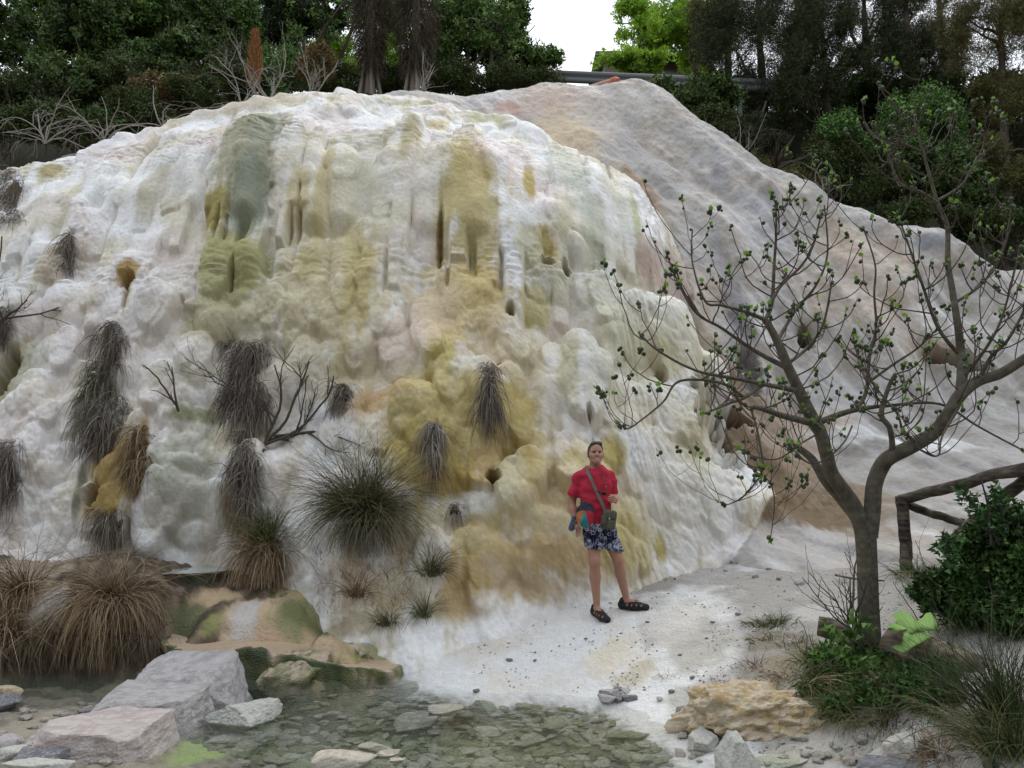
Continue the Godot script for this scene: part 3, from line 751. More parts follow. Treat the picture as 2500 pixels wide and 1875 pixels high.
const GROUND_STAINS := [    # x, y, half width, half height, colour, share
	[1020, 1520, 90, 40, Color(.42, .31, .16), .85], [1000, 1570, 60, 30, Color(.50, .42, .28), .8], [930, 1600, 60, 30, Color(.27, .26, .10), .8], [880, 1620, 60, 20, Color(.22, .23, .08), .8], [1250, 1400, 100, 30, Color(.5, .36, .18), .6], [1160, 1480, 60, 20, Color(.38, .29, .15), .7], [1300, 1430, 90, 16, Color(.56, .42, .26), .7],
	[1500, 1600, 110, 50, Color(.66, .59, .47), .7], [1650, 1520, 120, 60, Color(.62, .58, .53), .7], [1700, 1600, 130, 60, Color(.43, .40, .35), .8], [1550, 1650, 80, 30, Color(.50, .45, .34), .8], [1720, 1400, 110, 36, Color(.40, .38, .355), .9], [1640, 1390, 60, 20, Color(.52, .50, .47), .7], [1880, 1450, 130, 60, Color(.36, .34, .315), .85], [2040, 1330, 120, 40, Color(.35, .33, .305), .8], [2030, 1440, 110, 50, Color(.37, .35, .325), .8], [1900, 1350, 60, 16, Color(.73, .72, .71), .7], [1820, 1380, 40, 40, Color(.72, .71, .70), .6], [1990, 1500, 90, 30, Color(.56, .53, .5), .6],
	[1880, 1560, 70, 40, Color(.24, .20, .14), .8], [2000, 1600, 110, 60, Color(.17, .15, .10), .85], [1900, 1630, 110, 50, Color(.27, .22, .15), .85], [2150, 1650, 150, 80, Color(.11, .10, .06), .9], [2050, 1740, 120, 60, Color(.2, .17, .11), .8], [2350, 1750, 150, 100, Color(.15, .125, .08), .9], [2200, 1830, 150, 60, Color(.36, .32, .26), .7], [2000, 1840, 90, 40, Color(.45, .42, .36), .8], [2060, 1850, 60, 14, Color(.42, .28, .14), .6], [2130, 1850, 60, 20, Color(.36, .37, .1), .7], [1700, 1700, 110, 40, Color(.43, .405, .355), .8], [1760, 1820, 70, 30, Color(.32, .33, .26), .8],
	[2350, 1450, 110, 60, Color(.13, .11, .07), .85], [2250, 1420, 60, 40, Color(.2, .17, .12), .7], [2350, 1570, 140, 30, Color(.42, .40, .375), .8], [2420, 1200, 110, 60, Color(.45, .43, .405), .6], [2250, 1330, 60, 40, Color(.5, .47, .43), .6],
	[620, 1490, 110, 40, Color(.56, .42, .28), .9], [520, 1470, 70, 36, Color(.58, .43, .27), .9], [660, 1560, 160, 26, Color(.52, .38, .26), .9], [800, 1570, 130, 20, Color(.48, .36, .24), .9], [600, 1500, 40, 36, Color(.55, .55, .55), .7], [470, 1500, 50, 40, Color(.12, .14, .07), .85], [520, 1510, 30, 26, Color(.28, .28, .11), .8], [720, 1500, 90, 36, Color(.17, .19, .08), .85], [800, 1530, 60, 26, Color(.12, .14, .08), .8], [700, 1530, 80, 22, Color(.30, .30, .15), .7], [760, 1480, 60, 20, Color(.42, .38, .2), .6],
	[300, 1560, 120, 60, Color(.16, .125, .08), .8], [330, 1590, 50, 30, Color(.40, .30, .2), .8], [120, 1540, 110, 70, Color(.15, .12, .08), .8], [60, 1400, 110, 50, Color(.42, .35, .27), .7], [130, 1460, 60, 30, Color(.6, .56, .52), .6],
	[480, 1835, 110, 40, Color(.30, .40, .12), .85], [420, 1780, 60, 30, Color(.18, .19, .1), .7], [250, 1690, 130, 16, Color(.3, .28, .2), .5], [100, 1770, 130, 40, Color(.33, .28, .22), .8], [200, 1860, 200, 26, Color(.35, .31, .25), .7],
]

func build_ground() -> void:
	var p := []
	for m in GROUND_AT:
		var q := level(m[0], m[1], m[2])
		p.append(Vector3(q.x, -q.z, q.y))
	for m in [[-7.5, 3.0, .3], [-4.5, 3.5, .1], [-2.0, 3.5, -.15], [0.0, 3.5, -.2], [2.0, 3.5, .1], [4.0, 3.5, .5], [7.5, 3.5, 1.0], [-7.8, 6.0, .6], [7.8, 6.0, 1.2], [7.8, 9.0, 1.5], [7.5, 12.5, 2.2], [4.5, 12.5, 1.9], [1.0, 12.5, 1.0], [-3.0, 12.5, .9], [-7.5, 12.5, 1.0], [-7.8, 9.0, .9]]:
		p.append(Vector3(m[0], m[1], m[2]))
	fitG = spline_fit(p, 0.003)
	GH = spline_grid(fitG, GX0, GD0, GDU, GNX, GND, 8)
	var lumps := noise(51, 1.3, FastNoiseLite.TYPE_SIMPLEX_SMOOTH, 4)
	var pits := noise(52, 5.0, FastNoiseLite.TYPE_SIMPLEX_SMOOTH, 3)
	for j in GND:
		for i in GNX:
			var x := GX0 + i * GDU
			var d := GD0 + j * GDU
			GH[j * GNX + i] += 0.035 * lumps.get_noise_2d(x, d) + (0.05 if x < -2.5 and d > 7.7 else 0.03 if x < -1.2 and d > 7.7 else 0.016) * pits.get_noise_2d(x, d)
			var edge := minf(minf(i, GNX - 1 - i), minf(j, GND - 1 - j)) * GDU      # run into the plain land around
			if edge < 1.0: GH[j * GNX + i] = lerpf(plain_y(x, -d), GH[j * GNX + i], smoothstep(0.0, 1.0, edge))
	# colours of the measured part
	var c := PackedColorArray()
	c.resize(GNX * GND)
	var tint := noise(53, 0.9, FastNoiseLite.TYPE_SIMPLEX_SMOOTH, 4)
	var speck := noise(54, 9.0, FastNoiseLite.TYPE_SIMPLEX_SMOOTH, 3)
	var ragged := noise(55, 3.2, FastNoiseLite.TYPE_SIMPLEX_SMOOTH, 4)
	for j in GND:
		for i in GNX:
			var k := j * GNX + i
			var x := GX0 + i * GDU
			var d := GD0 + j * GDU
			var t := tint.get_noise_2d(x, d)
			var s := speck.get_noise_2d(x, d)
			var base := Color(.69, .68, .668).lerp(Color(.62, .56, .48), clampf(t * 1.6 + s * .3, 0, .8))
			if x > 1.3: base = base.lerp(Color(.31, .29, .265), clampf((x - 1.2) * .7 + 1.2 * t + .5 * ragged.get_noise_2d(x, d), 0, .92))
			if x < -1.0:                                          # left bank: lime crust, algae and wet gravel
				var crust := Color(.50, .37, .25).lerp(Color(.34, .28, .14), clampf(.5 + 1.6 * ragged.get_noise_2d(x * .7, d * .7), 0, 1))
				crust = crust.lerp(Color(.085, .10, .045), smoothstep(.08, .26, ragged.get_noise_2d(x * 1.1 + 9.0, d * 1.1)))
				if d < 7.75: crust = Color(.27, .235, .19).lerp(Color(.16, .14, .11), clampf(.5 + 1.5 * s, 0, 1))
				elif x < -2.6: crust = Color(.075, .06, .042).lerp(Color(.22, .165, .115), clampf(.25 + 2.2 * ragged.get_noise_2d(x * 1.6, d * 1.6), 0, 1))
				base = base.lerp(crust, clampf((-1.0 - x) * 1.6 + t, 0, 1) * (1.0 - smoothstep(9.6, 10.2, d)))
			if GH[k] < 0.0:                                       # the bed: brown-green film over silt
				var bed := Color(.05, .058, .03).lerp(Color(.17, .17, .12), clampf(t * 1.4 + s * .8, 0, 1))
				base = base.lerp(bed, smoothstep(0.02, 0.11, -GH[k] + 0.05 * s))
			c[k] = base
	for m in GROUND_STAINS:
		var q := on_ground(m[0], m[1])
		var e := on_ground(m[0] + m[2], m[1])
		var g := on_ground(m[0], m[1] - m[3])
		var rx := clampf(absf(e.x - q.x), .06, 2.0)
		var rd := clampf(absf(g.z - q.z), .06, 2.0)
		for j in range(maxi(0, int((-q.z - rd * 1.5 - GD0) / GDU)), mini(GND - 1, int((-q.z + rd * 1.5 - GD0) / GDU) + 1)):
			for i in range(maxi(0, int((q.x - rx * 1.5 - GX0) / GDU)), mini(GNX - 1, int((q.x + rx * 1.5 - GX0) / GDU) + 1)):
				var x := (GX0 + i * GDU - q.x) / rx
				var y := (GD0 + j * GDU + q.z) / rd
				var n := ragged.get_noise_2d(i * GDU, j * GDU)
				var s: float = m[5] * (1.0 - smoothstep(0.5, 1.05, sqrt(x * x + y * y) + 0.6 * n))
				if s > 0.0: c[j * GNX + i] = c[j * GNX + i].lerp(m[4], s)
	for k in c.size():
		var g := 1.0 + 0.13 * speck.get_noise_2d((k % GNX) * 0.13, (k / GNX) * 0.13)
		c[k] = Color(c[k].r * g, c[k].g * g, c[k].b * g)
	# one sheet: the measured core, and rows and columns that widen out to the horizon
	var xs := PackedFloat32Array()
	var ds := PackedFloat32Array()
	for e in [-2600, -900, -300, -120, -60, -36, -24, -18, -14, -11.5, -9.8, -8.8]: xs.append(e)
	var x_core := xs.size()
	for i in GNX: xs.append(GX0 + i * GDU)
	for e in [8.8, 9.8, 11.5, 14, 18, 24, 36, 60, 120, 300, 900, 2600]: xs.append(e)
	for e in [-2600, -900, -300, -120, -60, -40, -30, -24, -19, -15, -12, -9.5, -7.5, -6, -5, -4, -3, -2, -1, 0, 1, 1.8, 2.3]: ds.append(e)
	var d_core := ds.size()
	for j in GND: ds.append(GD0 + j * GDU)
	for e in [13.4, 14, 15, 16, 17, 17.6, 18.2, 18.8, 19.4, 20, 20.6, 21.2, 21.8, 22.4, 23, 24, 26, 30, 38, 55, 90, 200, 600, 2600]: ds.append(e)
	var nx := xs.size()
	var nd := ds.size()
	var v := PackedVector3Array()
	var vc := PackedColorArray()
	v.resize(nx * nd)
	vc.resize(nx * nd)
	for j in nd:
		for i in nx:
			var k := j * nx + i
			var ci := i - x_core
			var cj := j - d_core
			if ci >= 0 and cj >= 0 and ci < GNX and cj < GND:
				v[k] = Vector3(xs[i], GH[cj * GNX + ci], -ds[j])
				vc[k] = c[cj * GNX + ci]
			else:
				v[k] = Vector3(xs[i], plain_y(xs[i], -ds[j]), -ds[j])
				var q := clampf(0.5 + tint.get_noise_2d(xs[i] * .2, ds[j] * .2), 0, 1)
				vc[k] = Color(.03, .038, .018).lerp(Color(.07, .06, .038), q)
				if ds[j] > 0 and ds[j] < 13.0 and absf(xs[i]) < 14: vc[k] = Color(.45, .40, .34)
	var ix := PackedInt32Array()
	for j in nd - 1:
		for i in nx - 1:
			var a := j * nx + i
			ix.append_array([a, a + nx, a + 1, a + 1, a + nx, a + nx + 1])
	var m := vmat(0.85, 0.35)
	relief(m, noise(56, 0.03, FastNoiseLite.TYPE_SIMPLEX_SMOOTH, 5), 0.7, 2.0)
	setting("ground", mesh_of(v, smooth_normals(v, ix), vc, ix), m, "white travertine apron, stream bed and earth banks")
	# grit and crumbs of crust strewn over the pale ground
	var r := RandomNumberGenerator.new()
	r.seed = 58
	var gv := PackedVector3Array()
	var gn := PackedVector3Array()
	var gc := PackedColorArray()
	var gi := PackedInt32Array()
	for k in 2600:
		var px := r.randf_range(1150, 2250)
		var q := on_ground(px, r.randf_range(1330, 1840))
		if ground_y(q.x, q.z) < .02 or lumps.get_noise_2d(q.x * 1.4, q.z * 1.4) < .12 - .3 * smoothstep(1500.0, 2000.0, px): continue
		var e := r.randf_range(.006, .018)
		var tone := Color(.2, .18, .155).lerp(Color(.5, .47, .43), r.randf())
		var first := gv.size()
		for d in [Vector3(1, 0, 0), Vector3(-1, 0, .2), Vector3(0, .8, 0), Vector3(.1, -.6, 0), Vector3(0, .1, 1), Vector3(.2, 0, -1)]:
			gv.append(q + d * e * r.randf_range(.6, 1.3))
			gn.append(d)
			gc.append(tone)
		for t in [[0, 2, 4], [4, 2, 1], [1, 2, 5], [5, 2, 0], [4, 3, 0], [1, 3, 4], [5, 3, 1], [0, 3, 5]]:
			gi.append_array([first + t[0], first + t[2], first + t[1]])
	setting("grit", mesh_of(gv, smooth_normals(gv, gi), gc, gi), vmat(.95, .2), "small dark grit strewn over the pale apron", "stuff")
	# the stream
	var w := water_sheet(-7.5, 3.2, 2.6, 8.9, 0.0, 0.06)
	M.water = mat(.36, .43, .36, 0.04, 0.5)
	M.water.albedo_color.a = 0.06
	M.water.transparency = BaseMaterial3D.TRANSPARENCY_ALPHA
	relief(M.water, noise(57, 0.012, FastNoiseLite.TYPE_SIMPLEX_SMOOTH, 3), 1.1, 0.5)
	setting("stream_water", w, M.water, "clear shallow stream over stones")

func water_sheet(x0: float, x1: float, d0: float, d1: float, y: float, step: float) -> ArrayMesh:
	var v := PackedVector3Array()
	var n := PackedVector3Array()
	var ix := PackedInt32Array()
	var nx := int((x1 - x0) / step) + 1
	var nd := int((d1 - d0) / step) + 1
	for j in nd:
		for i in nx:
			v.append(Vector3(x0 + i * step, y, -(d0 + j * step)))
			n.append(Vector3.UP)
	for j in nd - 1:
		for i in nx - 1:
			var a := j * nx + i
			var low := false                       # keep only where the bed lies below
			for q in [a, a + 1, a + nx, a + nx + 1]:
				if ground_y(v[q].x, v[q].z) < y + 0.02: low = true
			if low: ix.append_array([a, a + nx, a + 1, a + 1, a + nx, a + nx + 1])
	return mesh_of(v, n, PackedColorArray(), ix)

# ---------------------------------------------------------------- ledges built up by the water
func ledge_mesh(outline: Array, y: float, drop: float, rim: float, seed_: int, top: Array, face: Array, fall := 0.0) -> ArrayMesh:
	# outline: picture points of the top's edge at height y. Rings run from the middle over the lip and down the face.
	var ring := PackedVector2Array()
	var pts := PackedVector2Array()
	for q in outline:
		var p := level(q[0], q[1], y)
		pts.append(Vector2(p.x, p.z))
	var n := pts.size()
	for i in n:
		for s in 8:
			var t := s / 8.0
			var a := pts[(i + n - 1) % n]
			var b := pts[i]
			var cc := pts[(i + 1) % n]
			var e := pts[(i + 2) % n]
			ring.append(Vector2(catmull(a.x, b.x, cc.x, e.x, t), catmull(a.y, b.y, cc.y, e.y, t)))
	var mid := Vector2.ZERO
	for q in ring: mid += q
	mid /= ring.size()
	var shape := noise(seed_, 2.4, FastNoiseLite.TYPE_SIMPLEX_SMOOTH, 3)
	var knob := cells(seed_ + 1, 9.0)
	var patch := noise(seed_ + 2, 2.2, FastNoiseLite.TYPE_SIMPLEX_SMOOTH, 4)
	var fringe := noise(seed_ + 3, 1.0, FastNoiseLite.TYPE_SIMPLEX_SMOOTH, 3)
	var rows := [[0.0, 0.0], [.25, 0.0], [.5, 0.0], [.7, 0.0], [.82, 0.0], [.9, .15], [.95, .6], [.98, 1.0], [1.0, .9], [1.025, .5], [1.035, 0.0], [1.03, -.15], [1.02, -.3], [1.0, -.45], [.99, -.6], [.985, -.75], [.98, -.9], [.975, -1.05]]
	var v := PackedVector3Array()
	var c := PackedColorArray()
	var m := ring.size()
	for k in rows.size():
		var f: float = rows[k][0]
		var q: float = rows[k][1]
		for i in m:
			var p := mid + (ring[i] - mid) * f
			var h := y + (q * rim if q >= 0.0 else q * drop)
			var dir := (ring[i] - mid).normalized()
			var out := 0.0
			if k > 3: out = (0.16 * shape.get_noise_3d(p.x, h * 0.6, p.y) - 0.07 * knob.get_noise_3d(p.x, h * .5, p.y)) * minf(1.0, (k - 3) / 4.0)
			p += dir * out
			h += 0.02 * shape.get_noise_2d(p.x * 2.0, p.y * 2.0) - fall * maxf(0.0, p.x - mid.x)
			v.append(Vector3(p.x, h, p.y))
			var t := clampf(0.5 + 1.3 * patch.get_noise_3d(p.x, h, p.y), 0, 1)
			if k < 8: c.append((top[0] as Color).lerp(top[1], t))
			else:
				var s := 1.2 * patch.get_noise_3d(p.x * 1.3, h * .6, p.y * 1.3) + .5 * fringe.get_noise_3d(p.x * 9.0, h * 5.0, p.y * 9.0)
				c.append((face[0] as Color).lerp(face[1], smoothstep(-.15, .25, s)).lerp(face[2], smoothstep(.28, .5, s)))
	var ix := PackedInt32Array()
	for k in rows.size() - 1:
		for i in m:
			var a := k * m + i
			var b := k * m + (i + 1) % m
			ix.append_array([a, b, a + m, b, b + m, a + m])
	return mesh_of(v, smooth_normals(v, ix), c, ix)

func build_ledges() -> void:
	var m := vmat(0.55, 0.45)
	relief(m, noise(61, 0.04, FastNoiseLite.TYPE_SIMPLEX_SMOOTH, 5), 0.5, 1.6)
	var peach := [Color(.55, .40, .27), Color(.46, .34, .24)]
	var moss := [Color(.06, .075, .035), Color(.20, .20, .08), Color(.52, .40, .33)]
	var o := single("travertine_ledge", ledge_mesh([[408, 1562], [440, 1545], [540, 1528], [650, 1535], [760, 1552], [900, 1562], [955, 1572], [900, 1588], [780, 1590], [650, 1588], [520, 1592], [430, 1588]], .265, .34, .02, 300, peach, moss, .17), m, "flat peach ledge with dark mossy edge over the stream, in front of the stone blocks", "ledge")
	o = single("travertine_ledge", ledge_mesh([[240, 1400], [280, 1366], [400, 1352], [520, 1356], [590, 1376], [566, 1398], [480, 1406], [390, 1408], [320, 1404]], .80, .42, .03, 310, [Color(.62, .60, .52), Color(.58, .5, .38)], [Color(.05, .065, .035), Color(.10, .115, .06), Color(.55, .42, .28)]), m, "small basin rim with dark moss on its step, below the cliff on the left", "ledge")
	var pool := SurfaceTool.new()
	pool.begin(Mesh.PRIMITIVE_TRIANGLES)
	pool.set_normal(Vector3.UP)
	var edge := [[262, 1396], [300, 1368], [400, 1356], [510, 1360], [572, 1378], [550, 1394], [470, 1400], [380, 1401]]
	var mid := level(420, 1380, .855)
	for i in edge.size():
		var a := level(edge[i][0], edge[i][1], .855)
		var b := level(edge[(i + 1) % edge.size()][0], edge[(i + 1) % edge.size()][1], .855)
		for q in [mid, a, b]:
			pool.set_normal(Vector3.UP)
			pool.add_vertex(q)
	var wm := mat(.52, .58, .53, 0.04, 0.5)
	wm.albedo_color.a = 0.72
	wm.transparency = BaseMaterial3D.TRANSPARENCY_ALPHA
	setting("basin_water", pool.commit(), wm, "milky grey-green water in the small basin")
	# two knobs of mossy travertine at the foot of the lower ledge
	for k in [[715, 1625, .16, 330, "mossy rounded travertine knob under the peach ledge at the pool"], [655, 1600, .13, 331, "pinkish travertine knob under the middle of the peach ledge"], [860, 1600, .15, 332, "ochre pink travertine knob at the ledge's right end"]]:
		var p := level(k[0], k[1], .1)
		var st := stone_mesh(k[3], Vector3(k[2] * 1.5, k[2] * 1.2, k[2]), 0.35, 0.22, [Color(.26, .25, .13), Color(.50, .38, .30), Color(.14, .15, .07)])
		single("mossy_rock", st, m, k[4], "rock", p)

# ---------------------------------------------------------------- stones
func stone_mesh(seed_: int, size: Vector3, soft: float, lump: float, cols: Array, planes := [], res := 18, crisp := false) -> ArrayMesh:
	# a block bounded by planes; soft rounds its edges, lump roughens it
	var r := RandomNumberGenerator.new()
	r.seed = seed_
	var pl := []
	for q in planes: pl.append([Vector3(q[0], q[1], q[2]).normalized(), q[3]])
	if planes.is_empty():
		for k in 13:
			var n := Vector3(r.randfn(), r.randfn(), r.randfn()).normalized()
			pl.append([n, r.randf_range(.72, 1.0)])
		pl.append([Vector3(r.randf_range(-.15, .15), 1, r.randf_range(-.15, .15)).normalized(), r.randf_range(.6, .85)])
	var rough := noise(seed_ + 5, 1.6, FastNoiseLite.TYPE_SIMPLEX_SMOOTH, 4)
	var patch := noise(seed_ + 6, 2.0, FastNoiseLite.TYPE_SIMPLEX_SMOOTH, 4)
	var v := PackedVector3Array()
	var c := PackedColorArray()
	var ix := PackedInt32Array()
	var faces := [[Vector3.RIGHT, Vector3.UP], [Vector3.LEFT, Vector3.UP], [Vector3.UP, Vector3.BACK], [Vector3.DOWN, Vector3.BACK], [Vector3.BACK, Vector3.UP], [Vector3.FORWARD, Vector3.UP]]
	for f in faces:
		var n: Vector3 = f[0]
		var a: Vector3 = f[1]
		var b := n.cross(a)
		var first := v.size()
		for j in res + 1:
			for i in res + 1:
				var s := tan((float(i) / res - .5) * PI / 2)
				var t := tan((float(j) / res - .5) * PI / 2)
				var d := (n + a * t + b * s).normalized()
				var q := 9.0
				for w in pl:
					var dn: float = d.dot(w[0])
					if dn > .02:
						var e: float = w[1] / dn
						if soft > 0.0:
							var hh := clampf(.5 + .5 * (q - e) / soft, 0, 1)
							q = lerpf(q, e, hh) - soft * hh * (1 - hh)
						else: q = minf(q, e)
				q = clampf(q, .2, 1.7) * (1.0 + lump * rough.get_noise_3dv(d * 1.3) + lump * .25 * rough.get_noise_3dv(d * 3.1))
				v.append(d * q * size)
				var tt := patch.get_noise_3dv(d * 1.4)
				var t2 := patch.get_noise_3dv(d * 4.0 + Vector3(9, 0, 0))
				c.append((cols[0] as Color).lerp(cols[1], smoothstep(-.25, .3, tt)).lerp(cols[2], smoothstep(.12, .42, t2)))
		for j in res:
			for i in res:
				var o := first + j * (res + 1) + i
				ix.append_array([o, o + 1, o + res + 1, o + 1, o + res + 2, o + res + 1])
	if crisp:
		var v2 := PackedVector3Array()
		var c2 := PackedColorArray()
		for k in ix:
			v2.append(v[k])
			c2.append(c[k])
		var i2 := PackedInt32Array(range(v2.size()))
		return mesh_of(v2, smooth_normals(v2, i2), c2, i2)
	return mesh_of(v, flat_ish(v, ix), c, ix)

func flat_ish(v: PackedVector3Array, ix: PackedInt32Array) -> PackedVector3Array:
	var n := smooth_normals(v, ix)
	for k in n.size():
		if n[k].dot(v[k]) < 0: n[k] = -n[k]
	return n

# ---------------------------------------------------------------- loose stones
func stone(called: String, px: float, py: float, y: float, size: Vector3, turn: float, seed_: int, cols: Array, label: String, group := "", planes := [], soft := .05, lump := .06, tip := Vector3.ZERO) -> void:
	var p := level(px, py, y)
	var o := single(called, stone_mesh(seed_, size, soft, lump, cols, planes, 30 if called == "stone_block" else 44 if called == "travertine_boulder" else 18, called == "stone_block"), M.stone, label, "rock", p, group)
	o.rotation_degrees = Vector3(tip.x, turn, tip.z)

func build_stones() -> void:
	M.stone = vmat(0.85, 0.3)
	relief(M.stone, noise(71, 0.03, FastNoiseLite.TYPE_SIMPLEX_SMOOTH, 5), 0.4, 0.9)
	var grey := [Color(.40, .375, .37), Color(.31, .29, .29), Color(.47, .44, .42)]
	var pinkish := [Color(.46, .41, .39), Color(.38, .32, .30), Color(.52, .47, .44)]
	var pale := [Color(.46, .45, .41), Color(.36, .36, .33), Color(.55, .53, .48)]
	var dark := [Color(.20, .20, .21), Color(.14, .14, .15), Color(.33, .32, .31)]
	var tan := [Color(.47, .39, .28), Color(.38, .28, .15), Color(.55, .49, .40)]
	# the stepping blocks on the left bank
	stone("stone_block", 452, 1690, .10, Vector3(.46, .34, .34), 0, 401, grey, "grey angular block furthest back of the big stones, under the mossy ledge", "", [[0, 1, .25, .62], [-.55, 1, .2, .82], [1, .25, 0, .95], [.7, .9, .3, .86], [-1, .1, 0, .92], [0, .1, 1, .85], [0, 0, -1, .9], [.5, -.1, .9, .9], [0, -1, 0, .6], [-.6, .3, .8, .95], [.35, 1, .7, .74], [-.3, .8, .9, .8], [.9, .5, .6, .88]], .012, .05)
	stone("stone_block", 356, 1748, .06, Vector3(.45, .22, .30), -8, 402, grey, "grey slab in the middle of the three big stones, notched at its front", "", [[0, 1, .1, .8], [1, .15, .1, .95], [-1, .35, .1, .95], [-.4, .2, 1, .9], [.35, .1, 1, .8], [.1, 0, -1, .9], [0, -1, 0, .9], [.7, .2, .8, .92], [.2, 1, .9, .98], [-.7, .8, .5, .95]], .012, .045)
	stone("stone_block", 236, 1818, .08, Vector3(.45, .19, .32), 4, 403, pinkish, "largest pinkish grey slab with a flat top, at the bottom left", "", [[.02, 1, .1, .85], [1, .1, .2, .95], [-1, .4, .3, 1.0], [-.15, .12, 1, .82], [.2, 0, -1, .95], [0, -1, 0, 1.0], [.8, .1, .7, 1.02], [-.7, .5, -.7, 1.0], [-.5, .5, .9, 1.02], [.6, .7, .6, 1.1]], .010, .04)
	stone("stone_block", 602, 1752, .05, Vector3(.19, .12, .13), 20, 404, pale, "small pale stone in the water beside the big grey blocks", "", [], .08, .1)
	stone("stone_block", 140, 1852, .05, Vector3(.22, .12, .15), 10, 405, dark, "blue grey angular stone leaning against the largest pinkish slab", "", [], .04, .06)
	stone("stone_block", 95, 1882, .05, Vector3(.24, .09, .12), 0, 406, pale, "flat pale stone cut by the bottom edge on the left", "", [], .12, .05)
	stone("pebble", 40, 1850, .06, Vector3(.10, .10, .08), 30, 407, pale, "round pale cobble left of the blue grey stone", "", [], .2, .06)
	stone("pebble", 8, 1825, .06, Vector3(.12, .09, .1), 60, 408, grey, "grey cobble at the left edge above the round pale cobble", "", [], .12, .06)
	stone("pebble", 14, 1712, .06, Vector3(.12, .08, .1), 60, 409, dark, "dark cobble at the left edge beside the stream", "", [], .12, .06)
	stone("pebble", 12, 1690, .09, Vector3(.13, .07, .1), 20, 410, tan, "rusty ochre cobble at the left edge beside the stream", "", [], .16, .06)
	stone("pebble", 220, 1740, .04, Vector3(.09, .05, .07), 20, 411, dark, "dark cobble behind the largest pinkish slab", "", [], .12, .06)
	# right bank
	stone("travertine_boulder", 1840, 1752, .16, Vector3(.56, .30, .36), -14, 420, tan, "rounded tan travertine boulder on the right shore", "", [], .3, .24)
	stone("stone_block", 1800, 1852, .08, Vector3(.13, .15, .12), 10, 421, pale, "upright pointed pale stone in front of the tan boulder", "", [[.9, .6, .1, .75], [-.9, .5, .2, .8], [.1, 1, .3, .95], [0, .5, 1, .8], [0, .3, -1, .8], [0, -1, 0, .9], [1, -.1, 0, .95], [-1, -.1, 0, .95]], .06, .06)
	stone("stone_block", 1712, 1812, .05, Vector3(.13, .10, .11), 40, 422, pale, "squat pale brown stone left of the pointed one", "", [], .06, .07)
	stone("stone_block", 1672, 1748, .06, Vector3(.09, .08, .07), 40, 423, dark, "dark grey stone on the white shore beside the tan boulder", "", [], .06, .07)
	stone("stone_block", 1702, 1762, .04, Vector3(.07, .05, .06), 10, 424, grey, "small grey stone between the dark stone and the tan boulder", "", [], .06, .07)
	stone("stone_block", 2222, 1836, .22, Vector3(.13, .15, .12), 10, 425, pale, "tall pale stone under the long dead branch", "", [], .06, .08)
	stone("stone_block", 2160, 1846, .16, Vector3(.09, .06, .08), 40, 426, pale, "low pale stone left of the tall pale stone", "", [], .1, .07)
	stone("stone_block", 2205, 1872, .2, Vector3(.19, .06, .1), 15, 427, dark, "grey slab cut by the bottom edge under the tall pale stone", "", [], .06, .07)
	stone("stone_block", 1900, 1862, .02, Vector3(.20, .05, .12), 15, 428, [Color(.33, .37, .27), Color(.42, .42, .36), Color(.24, .27, .15)], "flat greenish stone at the water under the tan boulder", "", [], .06, .07)
	stone("pebble", 1756, 1676, .26, Vector3(.045, .035, .04), 15, 429, pale, "small pale pebble lying on top of the tan boulder's left end", "", [], .1, .07)
	for k in 6:
		var px: float = [1490, 1512, 1532, 1505, 1480, 1538][k]
		var py: float = [1693, 1684, 1690, 1702, 1706, 1706][k]
		stone("pebble", px, py, .03, Vector3(.075, .045, .05) * rng.randf_range(.7, 1.15), rng.randf() * 180, 440 + k, dark if k % 2 else grey, "dark grey stone of the little heap at the edge of the white apron", "little heap of stones at the shore", [], .05, .08)
	for q in [[1252, 1502, .028], [1245, 1613, .03], [1163, 1689, .03], [1305, 1614, .02], [1715, 1690, .03], [1770, 1395, .035], [1845, 1410, .05], [1875, 1391, .03], [1795, 1375, .06], [1850, 1378, .04], [1880, 1362, .03], [1920, 1372, .04], [1985, 1318, .05], [1648, 1414, .02], [1560, 1425, .02], [1955, 1425, .05], [1900, 1415, .03], [1740, 1520, .02], [1800, 1500, .025], [1580, 1520, .02], [1940, 1330, .04], [1430, 1560, .018], [1660, 1600, .02], [1725, 1560, .02], [1690, 1655, .025], [1640, 1690, .03], [1610, 1710, .035]]:
		var p := on_ground(q[0], q[1])
		var o := single("pebble", stone_mesh(500 + int(q[0]), Vector3(q[2], q[2] * .7, q[2] * .8), .1, .1, dark if q[2] < .032 else grey, [], 6), M.stone, "small dark pebble lying on the pale travertine ground", "pebble", p + Vector3(0, q[2] * .3, 0), "pebbles scattered on the pale ground")
		o.rotation.y = q[0]
	# stones on the bed of the stream
	var beds := []
	var film := [[Color(.20, .21, .15), Color(.12, .135, .08), Color(.28, .28, .22)], [Color(.14, .165, .09), Color(.09, .105, .05), Color(.21, .22, .15)], [Color(.27, .27, .22), Color(.18, .18, .13), Color(.35, .34, .29)]]
	for k in 14:
		beds.append(stone_mesh(600 + k, Vector3(1, .26 + .03 * (k % 5), .5 + .1 * (k % 4)), .14, .16, film[k % 3], [], 8))
	var n := 0
	var spots := []
	var tries := 0
	while n < 290 and tries < 9000:
		tries += 1
		var px := rng.randf_range(470, 1640)
		var py := rng.randf_range(1690, 1880)
		var p := level(px, py, -.12)
		var g := ground_y(p.x, p.z)
		if g > -.07: continue
		var r := lerpf(.032, .17, pow(rng.randf(), 2.3))
		var ok := true
		for s in spots:
			if Vector2(s.x - p.x, s.y - p.z).length() < (s.z + r) * .58:
				ok = false
				break
		if not ok: continue
		spots.append(Vector3(p.x, p.z, r))
		var o := single("stream_stone", beds[rng.randi() % 14], M.stone, "flat grey green stone under the clear water of the stream", "stone", Vector3(p.x, g + .3 * r * .34, p.z), "stones on the stream bed")
